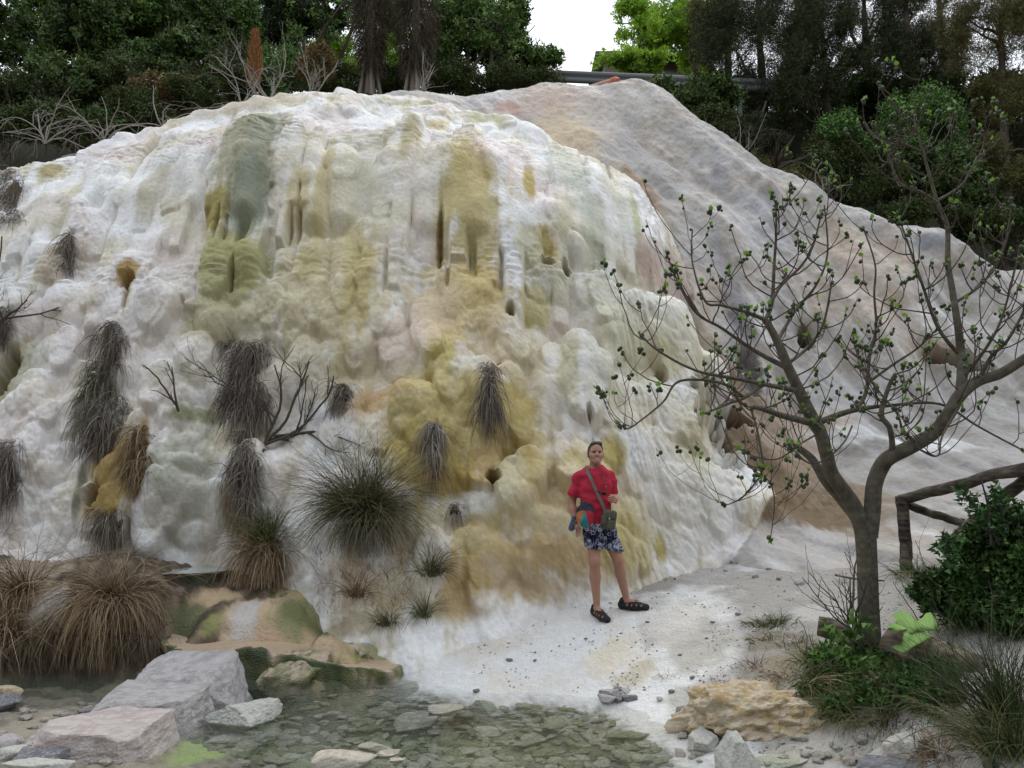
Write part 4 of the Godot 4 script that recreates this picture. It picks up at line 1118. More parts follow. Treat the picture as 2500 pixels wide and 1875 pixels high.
		o.scale = Vector3(r, r * rng.randf_range(.8, 1.2), r)
		o.rotation_degrees = Vector3(rng.randf_range(-8, 8), rng.randf() * 360, rng.randf_range(-8, 8))
		n += 1
	# the smaller ones between them
	var low := []
	for k in 6: low.append(stone_mesh(640 + k, Vector3(1, .3, .5 + .08 * k), .14, .16, film[k % 3], [], 4))
	var fill := SurfaceTool.new()
	for k in 900:
		var p := level(rng.randf_range(470, 1640), rng.randf_range(1690, 1890), -.12)
		var g := ground_y(p.x, p.z)
		if g > -.06: continue
		var r := rng.randf_range(.028, .075)
		fill.append_from(low[k % 6], 0, Transform3D(Basis(Vector3.UP, rng.randf() * TAU).scaled(Vector3.ONE * r), Vector3(p.x, g + .1 * r, p.z)))
	setting("stream_gravel", fill.commit(), M.stone, "small flat stones covering the stream bed", "stuff")
	var pale_bed := [Color(.48, .44, .37), Color(.38, .33, .26), Color(.54, .51, .45)]
	for q in [[820, 1848, .17, 0.0, "widest flat brown stone breaking the surface near the bottom edge"], [965, 1856, .05, 0.0, "small round white stone beside the flat brown stones"], [905, 1822, .10, -.03, "pale stone just under the surface right of the widest flat stone"], [1100, 1728, .12, -.05, "oval pale stone just under the water near the white apron"], [940, 1842, .09, -.02, "buff stone between the round white stone and the pale one"]]:
		var p := level(q[0], q[1], q[3])
		single("stream_stone", stone_mesh(700 + int(q[0]), Vector3(q[2], q[2] * .3, q[2] * .65), .12, .1, pale_bed, [], 10), M.stone, q[4], "stone", p)
	var gravel := [Color(.33, .30, .26), Color(.25, .22, .19), Color(.42, .40, .36)]
	var small := []
	for k in 5: small.append(stone_mesh(800 + k, Vector3(1, .6, .8), .1, .12, gravel, [], 5))
	for k in 90:
		var px := rng.randf_range(-20, 330) if k < 60 else rng.randf_range(1640, 2150)
		var py := rng.randf_range(1720, 1875) if k < 60 else rng.randf_range(1790, 1875)
		var p := on_ground(px, py)
		var r := rng.randf_range(.02, .055)
		var o := single("pebble", small[k % 5], M.stone, "brown grey pebble on the gravel of the left bank" if k < 60 else "brown grey pebble on the gravel of the right bank", "pebble", p + Vector3(0, r * .25, 0), "gravel of the left bank" if k < 60 else "gravel of the right bank")
		o.scale = Vector3.ONE * r
		o.rotation.y = rng.randf() * 6.3

# ---------------------------------------------------------------- rushes and grass
class Strips:
	var v := PackedVector3Array()
	var n := PackedVector3Array()
	var c := PackedColorArray()
	var ix := PackedInt32Array()
	func blade(p: Vector3, dir: Vector3, length: float, width: float, sag: float, col: Color, seg: int, rr: RandomNumberGenerator, stop := -99.0) -> void:
		var d := dir.normalized()
		var side := d.cross(Vector3(rr.randfn(), rr.randfn() * .3, rr.randfn())).normalized()
		if side.length() < .5: side = Vector3.RIGHT
		var step := length / seg
		var wx := rr.randfn() * .10
		var wz := rr.randfn() * .06
		var first := v.size()
		for k in seg + 1:
			var t := float(k) / seg
			var w := width * (1.0 - t * .85) * .5
			var nn := side.cross(d).normalized()
			v.append(p - side * w)
			v.append(p + side * w)
			n.append(nn)
			n.append(nn)
			c.append(col)
			c.append(col)
			d = (d + Vector3(wx, -sag / seg, wz) + Vector3(rr.randfn(), rr.randfn(), rr.randfn()) * .07).normalized()
			side = (side - d * side.dot(d)).normalized()
			p += d * step
			if p.y < stop: p.y = stop
		for k in seg:
			var a := first + k * 2
			ix.append_array([a, a + 2, a + 1, a + 1, a + 2, a + 3])

func pick(cols: Array) -> Color:
	var c: Color = cols[rng.randi() % cols.size()]
	var g := rng.randf_range(.7, 1.3)
	return Color(c.r * g, c.g * g, c.b * g)

const DRY := [Color(.23, .195, .165), Color(.17, .145, .125), Color(.30, .26, .215), Color(.12, .10, .085)]
const STRAW := [Color(.30, .215, .13), Color(.22, .15, .09), Color(.38, .30, .20), Color(.15, .10, .06)]
const RUSH := [Color(.10, .105, .05), Color(.075, .08, .04), Color(.15, .135, .075), Color(.20, .165, .105)]
const GREEN := [Color(.07, .11, .03), Color(.10, .15, .04), Color(.05, .08, .025), Color(.15, .16, .07)]

func upright(called: String, root: Vector3, count: int, length: float, spread: float, foot: float, sag: float, cols: Array, label: String, category := "grass", group := "", lean_ := Vector3.ZERO, low := -1.0, width := .008) -> Node3D:
	# a tuft that stands: blades fan out from its foot and bend over
	var t := thing(called, label, category, root, group)
	var s := Strips.new()
	for k in count:
		var a := rng.randf() * TAU
		var q := sqrt(rng.randf())
		var dir := Vector3(cos(a) * q * spread, 1.0, sin(a) * q * spread) + lean_
		var p := Vector3(cos(a), 0, sin(a)) * foot * q * rng.randf()
		p.y = -.03
		s.blade(p, dir, length * rng.randf_range(.35, 1.08), width * rng.randf_range(.7, 1.3), sag * rng.randf_range(.12, 1.7) * (.35 + q), pick(cols), 7, rng, low)
	part("blades", mesh_of(s.v, s.n, s.c, s.ix), M.blade, t)
	return t

func hanging(called: String, px: float, top: float, bottom: float, half: float, count: int, cols: Array, label: String, green := 0.0) -> Node3D:
	# a tuft that hangs from the rock: roots spread over the upper part, blades bow out and fall
	var root := rock_point(px, top + 8)
	var t := thing(called, label, "grass", root, "dry rushes hanging on the cliff")
	var s := Strips.new()
	for k in count:
		var f := rng.randf()
		var qx := px + clampf(rng.randfn(), -1.8, 1.8) * half * .46 * (.7 + .3 * sin(f * 9.0 + px))
		var qy := lerpf(top, bottom, f * .75)
		var p := rock_point(qx, qy)
		var length := minf(rng.randf_range(.22, .62), maxf(.14, (bottom * 1.02 - qy) / F * 10.3 * 1.2))
		var dir := Vector3(rng.randfn() * .4 + (qx - px) / half * .25, rng.randf_range(-.5, .7), rng.randf_range(.25, .8))
		if rng.randf() < .10: dir = Vector3(rng.randfn() * .9, rng.randf_range(.2, 1.2), .8)
		var col := pick(cols)
		if rng.randf() < green * (1.0 - f): col = pick(GREEN)
		s.blade(p - root, dir, length, rng.randf_range(.006, .011), rng.randf_range(2.6, 6.5), col, 7, rng)
	part("blades", mesh_of(s.v, s.n, s.c, s.ix), M.blade, t)
	# the mat of roots that holds it
	var q0 := rock_point(px, lerpf(top, bottom, .25))
	var q1 := rock_point(px, lerpf(top, bottom, .62))
	var hw := half / F * 10.3
	var mat_ := stone_mesh(900 + int(px), Vector3(hw * .5, (q0 - q1).length() * .6 + .05, .10), .3, .2, [Color(.16, .125, .09), Color(.10, .08, .06), Color(.22, .18, .13)], [], 10)
	var o := part("root_mat", mat_, M.earth, t)
	o.position = (q0 + q1) * .5 - root + Vector3(0, 0, -.06)
	o.rotation_degrees.x = -14
	return t

# ---------------------------------------------------------------- limbs
class Tubes:
	var v := PackedVector3Array()
	var n := PackedVector3Array()
	var ix := PackedInt32Array()
	var c := PackedColorArray()
	func tube(p: PackedVector3Array, r: PackedFloat32Array, sides := 7, col := Color.WHITE, cap := true) -> void:
		var first := v.size()
		var m := p.size()
		var up := Vector3(.3, .2, .9)
		for k in m:
			var d := (p[mini(k + 1, m - 1)] - p[maxi(k - 1, 0)]).normalized()
			var a := (up - d * up.dot(d)).normalized()
			if a.length() < .5: a = d.cross(Vector3.RIGHT).normalized()
			up = a
			var b := d.cross(a)
			for s in sides:
				var t := TAU * s / sides
				var e := a * cos(t) + b * sin(t)
				v.append(p[k] + e * r[k])
				n.append(e)
				c.append(col)
		for k in m - 1:
			for s in sides:
				var a := first + k * sides + s
				var b := first + k * sides + (s + 1) % sides
				ix.append_array([a, a + sides, b, b, a + sides, b + sides])
		if cap:
			for e in [0, m - 1]:
				var mid := v.size()
				v.append(p[e])
				n.append((p[e] - p[1 if e == 0 else m - 2]).normalized())
				c.append(col)
				for s in sides:
					var a: int = first + e * sides + s
					var b: int = first + e * sides + (s + 1) % sides
					if e == 0: ix.append_array([mid, a, b])
					else: ix.append_array([mid, b, a])
	func mesh() -> ArrayMesh:
		var a := []
		a.resize(Mesh.ARRAY_MAX)
		a[Mesh.ARRAY_VERTEX] = v
		a[Mesh.ARRAY_NORMAL] = n
		a[Mesh.ARRAY_COLOR] = c
		a[Mesh.ARRAY_INDEX] = ix
		var m := ArrayMesh.new()
		m.add_surface_from_arrays(Mesh.PRIMITIVE_TRIANGLES, a)
		return m

func curve(p: Array, radii: Array, per := 6) -> Array:       # smooth path through points -> [points, radii]
	var v := PackedVector3Array()
	var r := PackedFloat32Array()
	var n := p.size()
	for i in n - 1:
		var a: Vector3 = p[maxi(i - 1, 0)]
		var b: Vector3 = p[i]
		var c: Vector3 = p[i + 1]
		var d: Vector3 = p[mini(i + 2, n - 1)]
		for s in per:
			var t := float(s) / per
			v.append(Vector3(catmull(a.x, b.x, c.x, d.x, t), catmull(a.y, b.y, c.y, d.y, t), catmull(a.z, b.z, c.z, d.z, t)))
			r.append(lerpf(radii[i], radii[i + 1], t))
	v.append(p[n - 1])
	r.append(radii[n - 1])
	return [v, r]

func twig(t: Tubes, p: Vector3, dir: Vector3, length: float, r: float, depth: int, bend: Vector3, tips: Array, fork := 2.4, sides := 5) -> void:
	# a twig that wanders, tapers and forks
	var seg := maxi(4, int(length / .07))
	seg = mini(seg, 9)
	var pts := PackedVector3Array()
	var rr := PackedFloat32Array()
	var d := dir.normalized()
	var q := p
	var forks := []
	for k in seg + 1:
		var s := float(k) / seg
		pts.append(q)
		rr.append(r * (1.0 - .6 * s))
		if depth > 0 and k > 0 and k < seg and rng.randf() < fork / seg:
			var side := Vector3(rng.randfn(), rng.randfn(), rng.randfn())
			side = (side - d * side.dot(d)).normalized()
			forks.append([q, (d + side * rng.randf_range(.6, 1.3)).normalized(), length * rng.randf_range(.4, .75) * (1.0 - .3 * s), r * (1.0 - .6 * s) * .7])
		d = (d + Vector3(rng.randfn(), rng.randfn(), rng.randfn()) * .16 + bend / seg).normalized()
		q += d * length / seg
	t.tube(pts, rr, sides, Color.WHITE, false)
	tips.append([pts[seg], d])
	for f in forks: twig(t, f[0], f[1], f[2], f[3], depth - 1, bend, tips, fork, maxi(3, sides - 1))

func bare_shrub(called: String, p: Vector3, dirs: Array, r: float, depth: int, label: String, mat_: Material, group := "", bend := Vector3(0, .3, 0)) -> void:
	var o := thing(called, label, "shrub", p, group)
	var tips := []
	for d in dirs:
		var t := Tubes.new()
		twig(t, Vector3.ZERO, d, (d as Vector3).length(), r, depth, bend, tips, 3.4)
		part("branch", t.mesh(), mat_, o)

func build_rushes() -> void:
	M.blade = vmat(0.8, 0.25)
	M.earth = vmat(0.95, 0.2)
	relief(M.earth, noise(81, 0.05, FastNoiseLite.TYPE_SIMPLEX_SMOOTH, 5), 0.25, 1.5)
	hanging("hanging_rush", 14, 300, 400, 44, 320, DRY, "grey brown rush hanging at the left edge under the thicket")
	hanging("hanging_rush", 24, 412, 590, 56, 620, DRY, "bushy grey rush bowing over the rock at the left edge, mid height")
	hanging("hanging_rush", 168, 568, 690, 26, 260, DRY, "short dark rush clump on a brown root stem near the upper left")
	hanging("hanging_rush", 8, 745, 870, 30, 300, DRY, "dark rush at the left edge behind the bare dark branches")
	hanging("hanging_rush", 275, 785, 930, 46, 480, DRY, "top tuft of the tall rush column left of the small cave's streak")
	hanging("hanging_rush", 248, 880, 1165, 76, 1500, DRY, "long thick grey rush column on the left of the cliff", .25)
	hanging("hanging_rush", 335, 1035, 1225, 42, 520, STRAW, "brownish rush curtain right of the long thick rush column")
	hanging("hanging_rush", 598, 830, 1085, 72, 1500, DRY, "dense dark rush mop beside the bare twisted shrub")
	hanging("hanging_rush", 600, 1050, 1300, 50, 900, DRY, "lower half of the rush column, hanging straight to the basin")
	hanging("hanging_rush", 835, 935, 1015, 32, 240, DRY, "small dry rush clump at the ochre streaks, left of centre")
	hanging("hanging_rush", 1195, 880, 1068, 34, 520, DRY, "grey rush hanging straight down in the middle of the ochre stain")
	hanging("hanging_rush", 1060, 1030, 1125, 34, 260, [Color(.42, .39, .36), Color(.3, .27, .24), Color(.2, .17, .14)], "pale lime crusted rush clump below the centre ochre bulge")
	hanging("hanging_rush", 1065, 1110, 1185, 18, 110, STRAW, "brown wisps of dead rush under the lime crusted clump")
	hanging("hanging_rush", 1112, 1228, 1275, 26, 110, [Color(.42, .37, .32), Color(.3, .25, .2)], "tiny lime crusted tuft on the white step beside the man's left")
	hanging("hanging_rush", 20, 1070, 1260, 44, 460, DRY, "rush mop at the left edge above the red brown grasses")
	hanging("hanging_rush", 265, 1240, 1330, 50, 260, DRY, "short rush fringe at the foot of the ochre rock column")
	# tufts standing on the banks
	var g := on_ground(275, 1470)
	upright("grass_tuft", g + Vector3(0, .05, 0), 1500, 1.0, 1.1, .3, 5.2, STRAW, "big arching red brown grass tuft over the stream on the left bank", "grass", "", Vector3(0, 0, .35), -.62)
	for q in [[60, 1440, 700, 1.0], [20, 1540, 600, .9], [110, 1330, 420, .7], [-30, 1340, 500, .9], [-40, 1620, 400, .7]]:
		g = on_ground(q[0], q[1])
		upright("grass_tuft", g, q[2], q[3], .9, .22, 4.2, STRAW if q[1] > 1400 else [Color(.26, .18, .12), Color(.12, .12, .06), Color(.2, .13, .09)], {60: "red brown grass tuft left of the big arching tuft", 20: "low straw tuft at the left edge over the stream", 110: "brown and green tuft against the cliff's foot on the left", -30: "tall brown tuft cut by the left edge", -40: "dark straw tuft in the lower left corner of the bank"}[q[0]], "grass", "dry grass tufts of the left bank", Vector3(0, 0, .25), -.5)
	# roots and dead blades hanging down the dark bank
	for q in [[150, 1545, "under the left half of the big arching tuft"], [215, 1540, "under the middle of the big arching tuft"], [290, 1548, "under the right half of the big arching tuft"], [350, 1552, "between the big arching tuft and the grey blocks"], [90, 1560, "under the red brown tuft on the left"], [30, 1565, "at the left edge"]]:
		g = on_ground(q[0], q[1])
		upright("grass_tuft", g + Vector3(0, .02, .05), 260, .5, 1.0, .22, 6.5, [Color(.13, .10, .07), Color(.08, .06, .045), Color(.2, .15, .1)], "dark root fringe hanging over the stream " + q[2], "grass", "root fringes of the left bank", Vector3(0, 0, .8), -.42)
	g = rock_point(655, 1345)
	upright("grass_tuft", g, 1100, .85, .75, .28, 4.4, STRAW, "green topped rush tuft with a brown skirt, between basin and big rush", "grass", "", Vector3(0, 0, .5), -.35)
	var o := upright("grass_tuft", g + Vector3(0, .12, 0), 420, .6, .55, .2, 1.6, GREEN, "fresh green blades growing out of the brown skirted tuft", "grass", "", Vector3(.05, .3, .2))
	g = rock_point(893, 1262)
	upright("rush_clump", g + Vector3(0, .02, .05), 1700, 1.15, .8, .26, 1.7, RUSH, "biggest spiky dark green rush clump left of the man", "rush", "", Vector3(0, 0, .3), -.34, .008)
	for k in 1:
		g = rock_point(893, 1280)
		upright("grass_tuft", g, 1000, .5, 1.2, .3, 5.5, DRY, "grey dead skirt hanging under the biggest rush clump", "grass", "", Vector3(0, 0, .6), -.34)
	g = rock_point(1052, 1400)
	upright("grass_tuft", g, 220, .55, .45, .12, 1.6, RUSH, "slim dark rush tuft right of the biggest clump", "grass", "rush tufts on the foot of the cliff", Vector3(.1, 0, .2))
	g = rock_point(1035, 1500)
	upright("grass_tuft", g, 170, .42, .5, .10, 1.4, [Color(.12, .15, .06), Color(.16, .17, .08), Color(.22, .2, .12)], "light green rush tuft low on the cliff's foot above the stream", "grass", "rush tufts on the foot of the cliff", Vector3(.05, 0, .2))
	g = rock_point(945, 1520)
	upright("grass_tuft", g, 150, .32, .6, .12, 1.8, RUSH, "small grey green tuft over the dark roots by the stream", "grass", "rush tufts on the foot of the cliff", Vector3(-.05, 0, .2))
	g = rock_point(870, 1450)
	upright("grass_tuft", g, 190, .42, .6, .16, 1.5, STRAW, "sparse brown stalks under the biggest rush clump", "grass", "rush tufts on the foot of the cliff", Vector3(0, 0, .2))
	# single dry stalks on the white hummock
	var s := Strips.new()
	for k in 420:
		var p := rock_point(rng.randf_range(770, 1010), rng.randf_range(1330, 1500))
		s.blade(p, Vector3(rng.randfn() * .35, 1, .2 + rng.randfn() * .3), rng.randf_range(.06, .2), .005, rng.randf_range(0, 1.2), pick(STRAW), 4, rng)
	var st := setting("dry_stalks", mesh_of(s.v, s.n, s.c, s.ix), M.blade, "thin dry stalks standing on the white hummock", "stuff")
	# bare shrubs on the cliff
	M.twig = mat(.10, .085, .075, .9, .2)
	M.pale_twig = mat(.30, .27, .24, .9, .2)
	bare_shrub("bare_shrub", rock_point(655, 1085) + Vector3(0, 0, .12), [Vector3(.25, .9, .35), Vector3(.85, .75, .3), Vector3(1.15, .35, .25), Vector3(.5, 1.0, .2)], .022, 3, "dark bare twisted shrub spreading right from the rush column", M.twig)
	bare_shrub("bare_shrub", rock_point(440, 1005) + Vector3(0, 0, .05), [Vector3(-.22, .62, .25), Vector3(-.08, .5, .2)], .016, 2, "small bare two forked twig between the two rush columns", M.twig)
	bare_shrub("bare_shrub", rock_point(10, 860) + Vector3(-.15, 0, .35), [Vector3(.45, 1.3, .2), Vector3(.7, 1.0, .2), Vector3(.25, 1.5, .1), Vector3(.75, .6, .2)], .022, 3, "blue black bare branches at the left edge before the cliff", M.twig)
	bare_shrub("bare_shrub", rock_point(600, 960) + Vector3(0, 0, .25), [Vector3(-.5, .55, .2), Vector3(-.55, .2, .25), Vector3(.1, .6, .2)], .010, 2, "thin bare twigs sticking out of the dense rush mop", M.twig)

# ---------------------------------------------------------------- trees
func sprig_mesh(seed_: int, leaves: int, leaf: float, wide: float, reach: float) -> PackedVector3Array:
	# a twig end: pointed leaves set round a short axis, three corners each
	var r := RandomNumberGenerator.new()
	r.seed = seed_
	var v := PackedVector3Array()
	for k in leaves:
		var p := Vector3(r.randfn() * .35, r.randfn() * .25, r.randfn() * .35) * reach
		var d := (p.normalized() + Vector3(r.randfn(), r.randfn() - .25, r.randfn()) * .7).normalized()
		var s := d.cross(Vector3(r.randfn(), r.randfn() + 1.2, r.randfn())).normalized()
		var l := leaf * r.randf_range(.7, 1.25)
		v.append_array([p - s * l * wide * .5, p + d * l, p + s * l * wide * .5])
	return v

func leaf_mat(through: float) -> StandardMaterial3D:
	var m := vmat(0.6, 0.3)
	if through > 0.0:
		m.backlight_enabled = true
		m.backlight = Color(through, through, through * .5)
	return m

func crown(parent: Node3D, called: String, blobs: Array, count: int, sprig: PackedVector3Array, m: Material, cols: Array, gap := .0, shell := .5, down := 0.0) -> void:
	# blobs: [centre relative to the parent, radii]; sprigs crowd towards each blob's skin and leave gaps
	var holes := noise(rng.randi() % 9999, .9, FastNoiseLite.TYPE_SIMPLEX_SMOOTH, 2)
	var total := 0.0
	for b in blobs: total += b[1].x * b[1].y
	var places := []
	var tints := []
	for b in blobs:
		var want := int(count * b[1].x * b[1].y / total)
		var lump := noise(rng.randi() % 9999, 1.4, FastNoiseLite.TYPE_SIMPLEX_SMOOTH, 2)
		var tries := 0
		var got := 0
		while got < want and tries < want * 4:
			tries += 1
			var d := Vector3(rng.randfn(), rng.randfn(), rng.randfn()).normalized()
			var q := pow(rng.randf(), shell) * (1.0 + .45 * lump.get_noise_3dv(d * 1.2))
			var p: Vector3 = b[0] + d * q * b[1]
			if holes.get_noise_3dv(p + parent.position) < gap - .35 + .1 * q: continue
			got += 1
			var ba := Basis(Vector3(rng.randfn(), rng.randfn(), rng.randfn()).normalized(), rng.randf() * TAU)
			ba = ba.scaled(Vector3.ONE * rng.randf_range(.7, 1.3))
			places.append(Transform3D(ba, p + Vector3(0, -down * q * q * absf(rng.randfn()), 0)))
			tints.append(pick(cols))
	var v := PackedVector3Array()
	var n := PackedVector3Array()
	var c := PackedColorArray()
	var own := PackedVector3Array()
	for k in range(0, sprig.size(), 3):
		var f := (sprig[k + 2] - sprig[k]).cross(sprig[k + 1] - sprig[k]).normalized()
		own.append_array([f, f, f])
	var tone := PackedColorArray()
	tone.resize(sprig.size())
	for k in places.size():
		var t: Transform3D = places[k]
		v.append_array(t * sprig)
		n.append_array(Transform3D(t.basis.orthonormalized(), Vector3.ZERO) * own)
		tone.fill(tints[k])
		c.append_array(tone)
	var ix := PackedInt32Array(range(v.size()))
	part(called, mesh_of(v, n, c, ix), m, parent)

func tree(called: String, px: float, py: float, rx: float, ry: float, d: float, count: int, kind: Dictionary, label: String, category: String, group: String, shift := 0.0) -> Node3D:
	# placed by its crown's middle; the trunk goes down to the ground below it
	var c := at(px, py, d)
	var foot := Vector3(c.x + shift, ground_y(c.x + shift, c.z) - .1, c.z)
	var k := d / F
	var t := thing(called, label, category, foot, group)
	var rel := c - foot
	var w := rx * k
	var h := ry * k
	var blobs := [[rel, Vector3(w * .6, h * .66, w * .6)]]
	for i in int(kind.get("lobes", 12)):
		var dir := Vector3(rng.randfn(), rng.randfn(), rng.randfn()).normalized()
		blobs.append([rel + dir * Vector3(w * .72, h * .74, w * .6), Vector3(w, h * kind.get("flat", 1.0), w) * rng.randf_range(.2, .45)])
	crown(t, "crown", blobs, count, kind.sprig, kind.mat, kind.cols, kind.get("gap", .05), kind.get("shell", .5), kind.get("down", 0.0))
	var tb := Tubes.new()
	var top := rel + Vector3(0, h * .5, 0)
	var r0: float = kind.get("trunk", .09)
	var bow := Vector3(rng.randfn() * .15, 0, rng.randfn() * .1)
	var cv := curve([Vector3.ZERO, rel * .4 + bow, rel + bow * .5, top], [r0, r0 * .8, r0 * .5, r0 * .12])
	tb.tube(cv[0], cv[1], 7)
	var tips := []
	for i in kind.get("limbs", 6):
		var q: float = rng.randf_range(.35, .95)
		var p0: Vector3 = cv[0][int(q * (cv[0].size() - 1))]
		twig(tb, p0, Vector3(rng.randfn(), .5 + rng.randf(), rng.randfn()), w * rng.randf_range(.6, 1.1), r0 * .45 * (1.1 - q * .6), 1, Vector3(0, .3, 0), tips, 2.5)
	part("trunk", tb.mesh(), kind.bark, t)
	return t

func build_woods() -> void:
	M.bark = mat(.085, .07, .058, .95, .2)
	M.pale_bark = mat(.20, .17, .14, .95, .2)
	M.leaf = leaf_mat(.35)
	M.leaf_thin = leaf_mat(.9)
	M.needle = leaf_mat(.0)
	var broad := sprig_mesh(1, 9, .10, .55, .16)
	var small := sprig_mesh(2, 12, .06, .5, .13)
	var spray := sprig_mesh(3, 16, .075, .2, .12)
	var dark := {"sprig": broad, "mat": M.leaf, "cols": [Color(0.054, 0.093, 0.028), Color(0.078, 0.132, 0.037), Color(0.043, 0.070, 0.028), Color(0.109, 0.155, 0.046)], "bark": M.bark, "gap": .02}
	var mid := {"sprig": broad, "mat": M.leaf, "cols": [Color(0.078, 0.147, 0.039), Color(0.109, 0.194, 0.046), Color(0.062, 0.109, 0.031), Color(0.155, 0.232, 0.062)], "bark": M.bark, "gap": .08}
	var black := {"sprig": small, "mat": M.needle, "cols": [Color(0.025, 0.040, 0.019), Color(0.039, 0.062, 0.025), Color(0.031, 0.046, 0.019)], "bark": M.bark, "gap": .0}
	var lit := {"sprig": broad, "mat": M.leaf_thin, "cols": [Color(0.248, 0.419, 0.062), Color(0.310, 0.496, 0.078), Color(0.202, 0.341, 0.062), Color(0.341, 0.512, 0.124)], "bark": M.bark, "gap": .16, "lobes": 10}
	var cedar := {"sprig": spray, "mat": M.needle, "cols": [Color(.042, .056, .022), Color(.056, .068, .026), Color(.066, .066, .028), Color(.032, .042, .018)], "bark": M.bark, "gap": .03, "trunk": .16, "lobes": 12, "shell": .45}
	var olive := {"sprig": spray, "mat": M.needle, "cols": [Color(0.109, 0.105, 0.034), Color(0.155, 0.139, 0.046), Color(0.078, 0.078, 0.028), Color(0.132, 0.116, 0.046)], "bark": M.bark, "gap": .12, "trunk": .14, "lobes": 12}
	var brush := {"sprig": small, "mat": M.leaf, "cols": [Color(0.062, 0.101, 0.031), Color(0.043, 0.065, 0.025), Color(0.085, 0.124, 0.040), Color(0.078, 0.078, 0.031)], "bark": M.bark, "trunk": .03, "gap": .0, "limbs": 9}
	var rusty := {"sprig": small, "mat": M.leaf, "cols": [Color(0.217, 0.139, 0.062), Color(0.139, 0.124, 0.046), Color(0.264, 0.171, 0.078), Color(0.093, 0.093, 0.031)], "bark": M.bark, "trunk": .02, "gap": .1, "limbs": 9}
	var fresh := {"sprig": small, "mat": M.leaf, "cols": [Color(0.093, 0.186, 0.054), Color(0.124, 0.248, 0.070), Color(0.078, 0.139, 0.046), Color(0.155, 0.264, 0.062)], "bark": M.bark, "trunk": .03, "gap": .14, "limbs": 9}
	var row := "trees along the road above the cliff"
	for q in [
		[-40, 30, 150, 150, 20.5, 2600, dark, "dark green tree in the top left corner with sky showing beside it"],
		[205, 70, 110, 160, 20.0, 2800, dark, "tall dark green tree right of the top left gap in the leaves"],
		[330, 80, 110, 170, 21.0, 2600, mid, "mid green tree behind the left thicket, second from the gap"],
		[445, 60, 110, 150, 21.0, 2600, dark, "dark tree left of the rust coloured dead cypress"],
		[560, 70, 90, 150, 21.5, 1900, mid, "mid green tree directly behind the rust coloured dead cypress"],
		[700, 40, 90, 110, 20.0, 3200, black, "blackish evergreen hanging from the top edge left of the shaggy trunks"],
		[820, 120, 80, 90, 27.0, 1300, lit, "sunlit young tree seen between the evergreen and the shaggy trunks"],
		[965, 90, 60, 110, 27.0, 1200, lit, "sunlit leaves between the two shaggy brown conifers"],
		[1120, 50, 100, 120, 21.5, 2400, mid, "leafy tree right of the shaggy brown conifers"],
		[1215, 70, 100, 120, 22.0, 2300, mid, "spreading leafy tree with its crown against the white sky"],
		[1300, 150, 80, 70, 22.0, 1100, mid, "low leafy branches at the right end of the middle trees"],
		[1690, 60, 120, 120, 25.0, 2200, lit, "bright yellow green sunlit tree over the shed"],
		[1560, 70, 90, 80, 26.0, 1000, lit, "thin bright green tree left of the sunlit one"],
		[1560, 170, 110, 34, 22.5, 900, lit, "low bright green branches hiding the shed's wall"],
		[1850, 110, 160, 270, 20.5, 5600, cedar, "broad dark juniper right of the sunlit tree"],
		[2010, 170, 130, 300, 19.5, 5600, cedar, "dark juniper with a bare grey trunk at its foot"],
		[2215, 60, 78, 300, 20.0, 4200, cedar, "narrow dark cypress column behind the fig's top"],
		[2450, 120, 140, 250, 19.0, 3600, olive, "yellow olive conifer in the top right corner"],
		[2340, 200, 100, 260, 22.0, 2600, olive, "thin olive conifer between the cypress column and the corner"],
		[2650, 150, 140, 260, 19.5, 2400, cedar, "dark conifer just outside the right edge"],
		[110, 60, 90, 150, 24.0, 1500, mid, "tree half hidden behind the top left gap"],
		[620, 20, 110, 110, 24.0, 1900, dark, "dark tree top behind the rust coloured dead cypress"],
		[270, -20, 130, 110, 23.0, 1900, dark, "dark treetop cut by the upper edge on the left"],
		[480, -20, 130, 110, 23.5, 1900, mid, "leafy treetop cut by the upper edge left of the dead cypress"],
		[770, -10, 110, 90, 23.0, 1500, dark, "leafy treetop cut by the upper edge beside the blackish evergreen"],
		[930, -10, 110, 80, 24.0, 1300, mid, "leaves cut by the upper edge behind the shaggy conifers"],
		[1060, 130, 80, 90, 23.0, 1300, mid, "mid green tree behind the right shaggy conifer"],
		[1770, 30, 100, 130, 23.5, 2000, olive, "olive conifer top behind the sunlit tree"],
		[1940, 30, 140, 200, 23.5, 3600, cedar, "dark juniper in the second row, between the two big ones"],
		[2110, 60, 120, 250, 22.5, 3600, cedar, "dark juniper left of the cypress column"],
		[2290, 20, 110, 210, 24.0, 2600, cedar, "dark conifer right of the cypress column"],
		[2500, 330, 110, 160, 20.0, 2200, cedar, "dark conifer low at the right edge"],
	]:
		tree("conifer" if q[6] == cedar or q[6] == olive else "leafy_tree", q[0], q[1], q[2], q[3], q[4], q[5], q[6], q[7], "tree", row)
	var scrub := "bushes on the bank above the cliff"
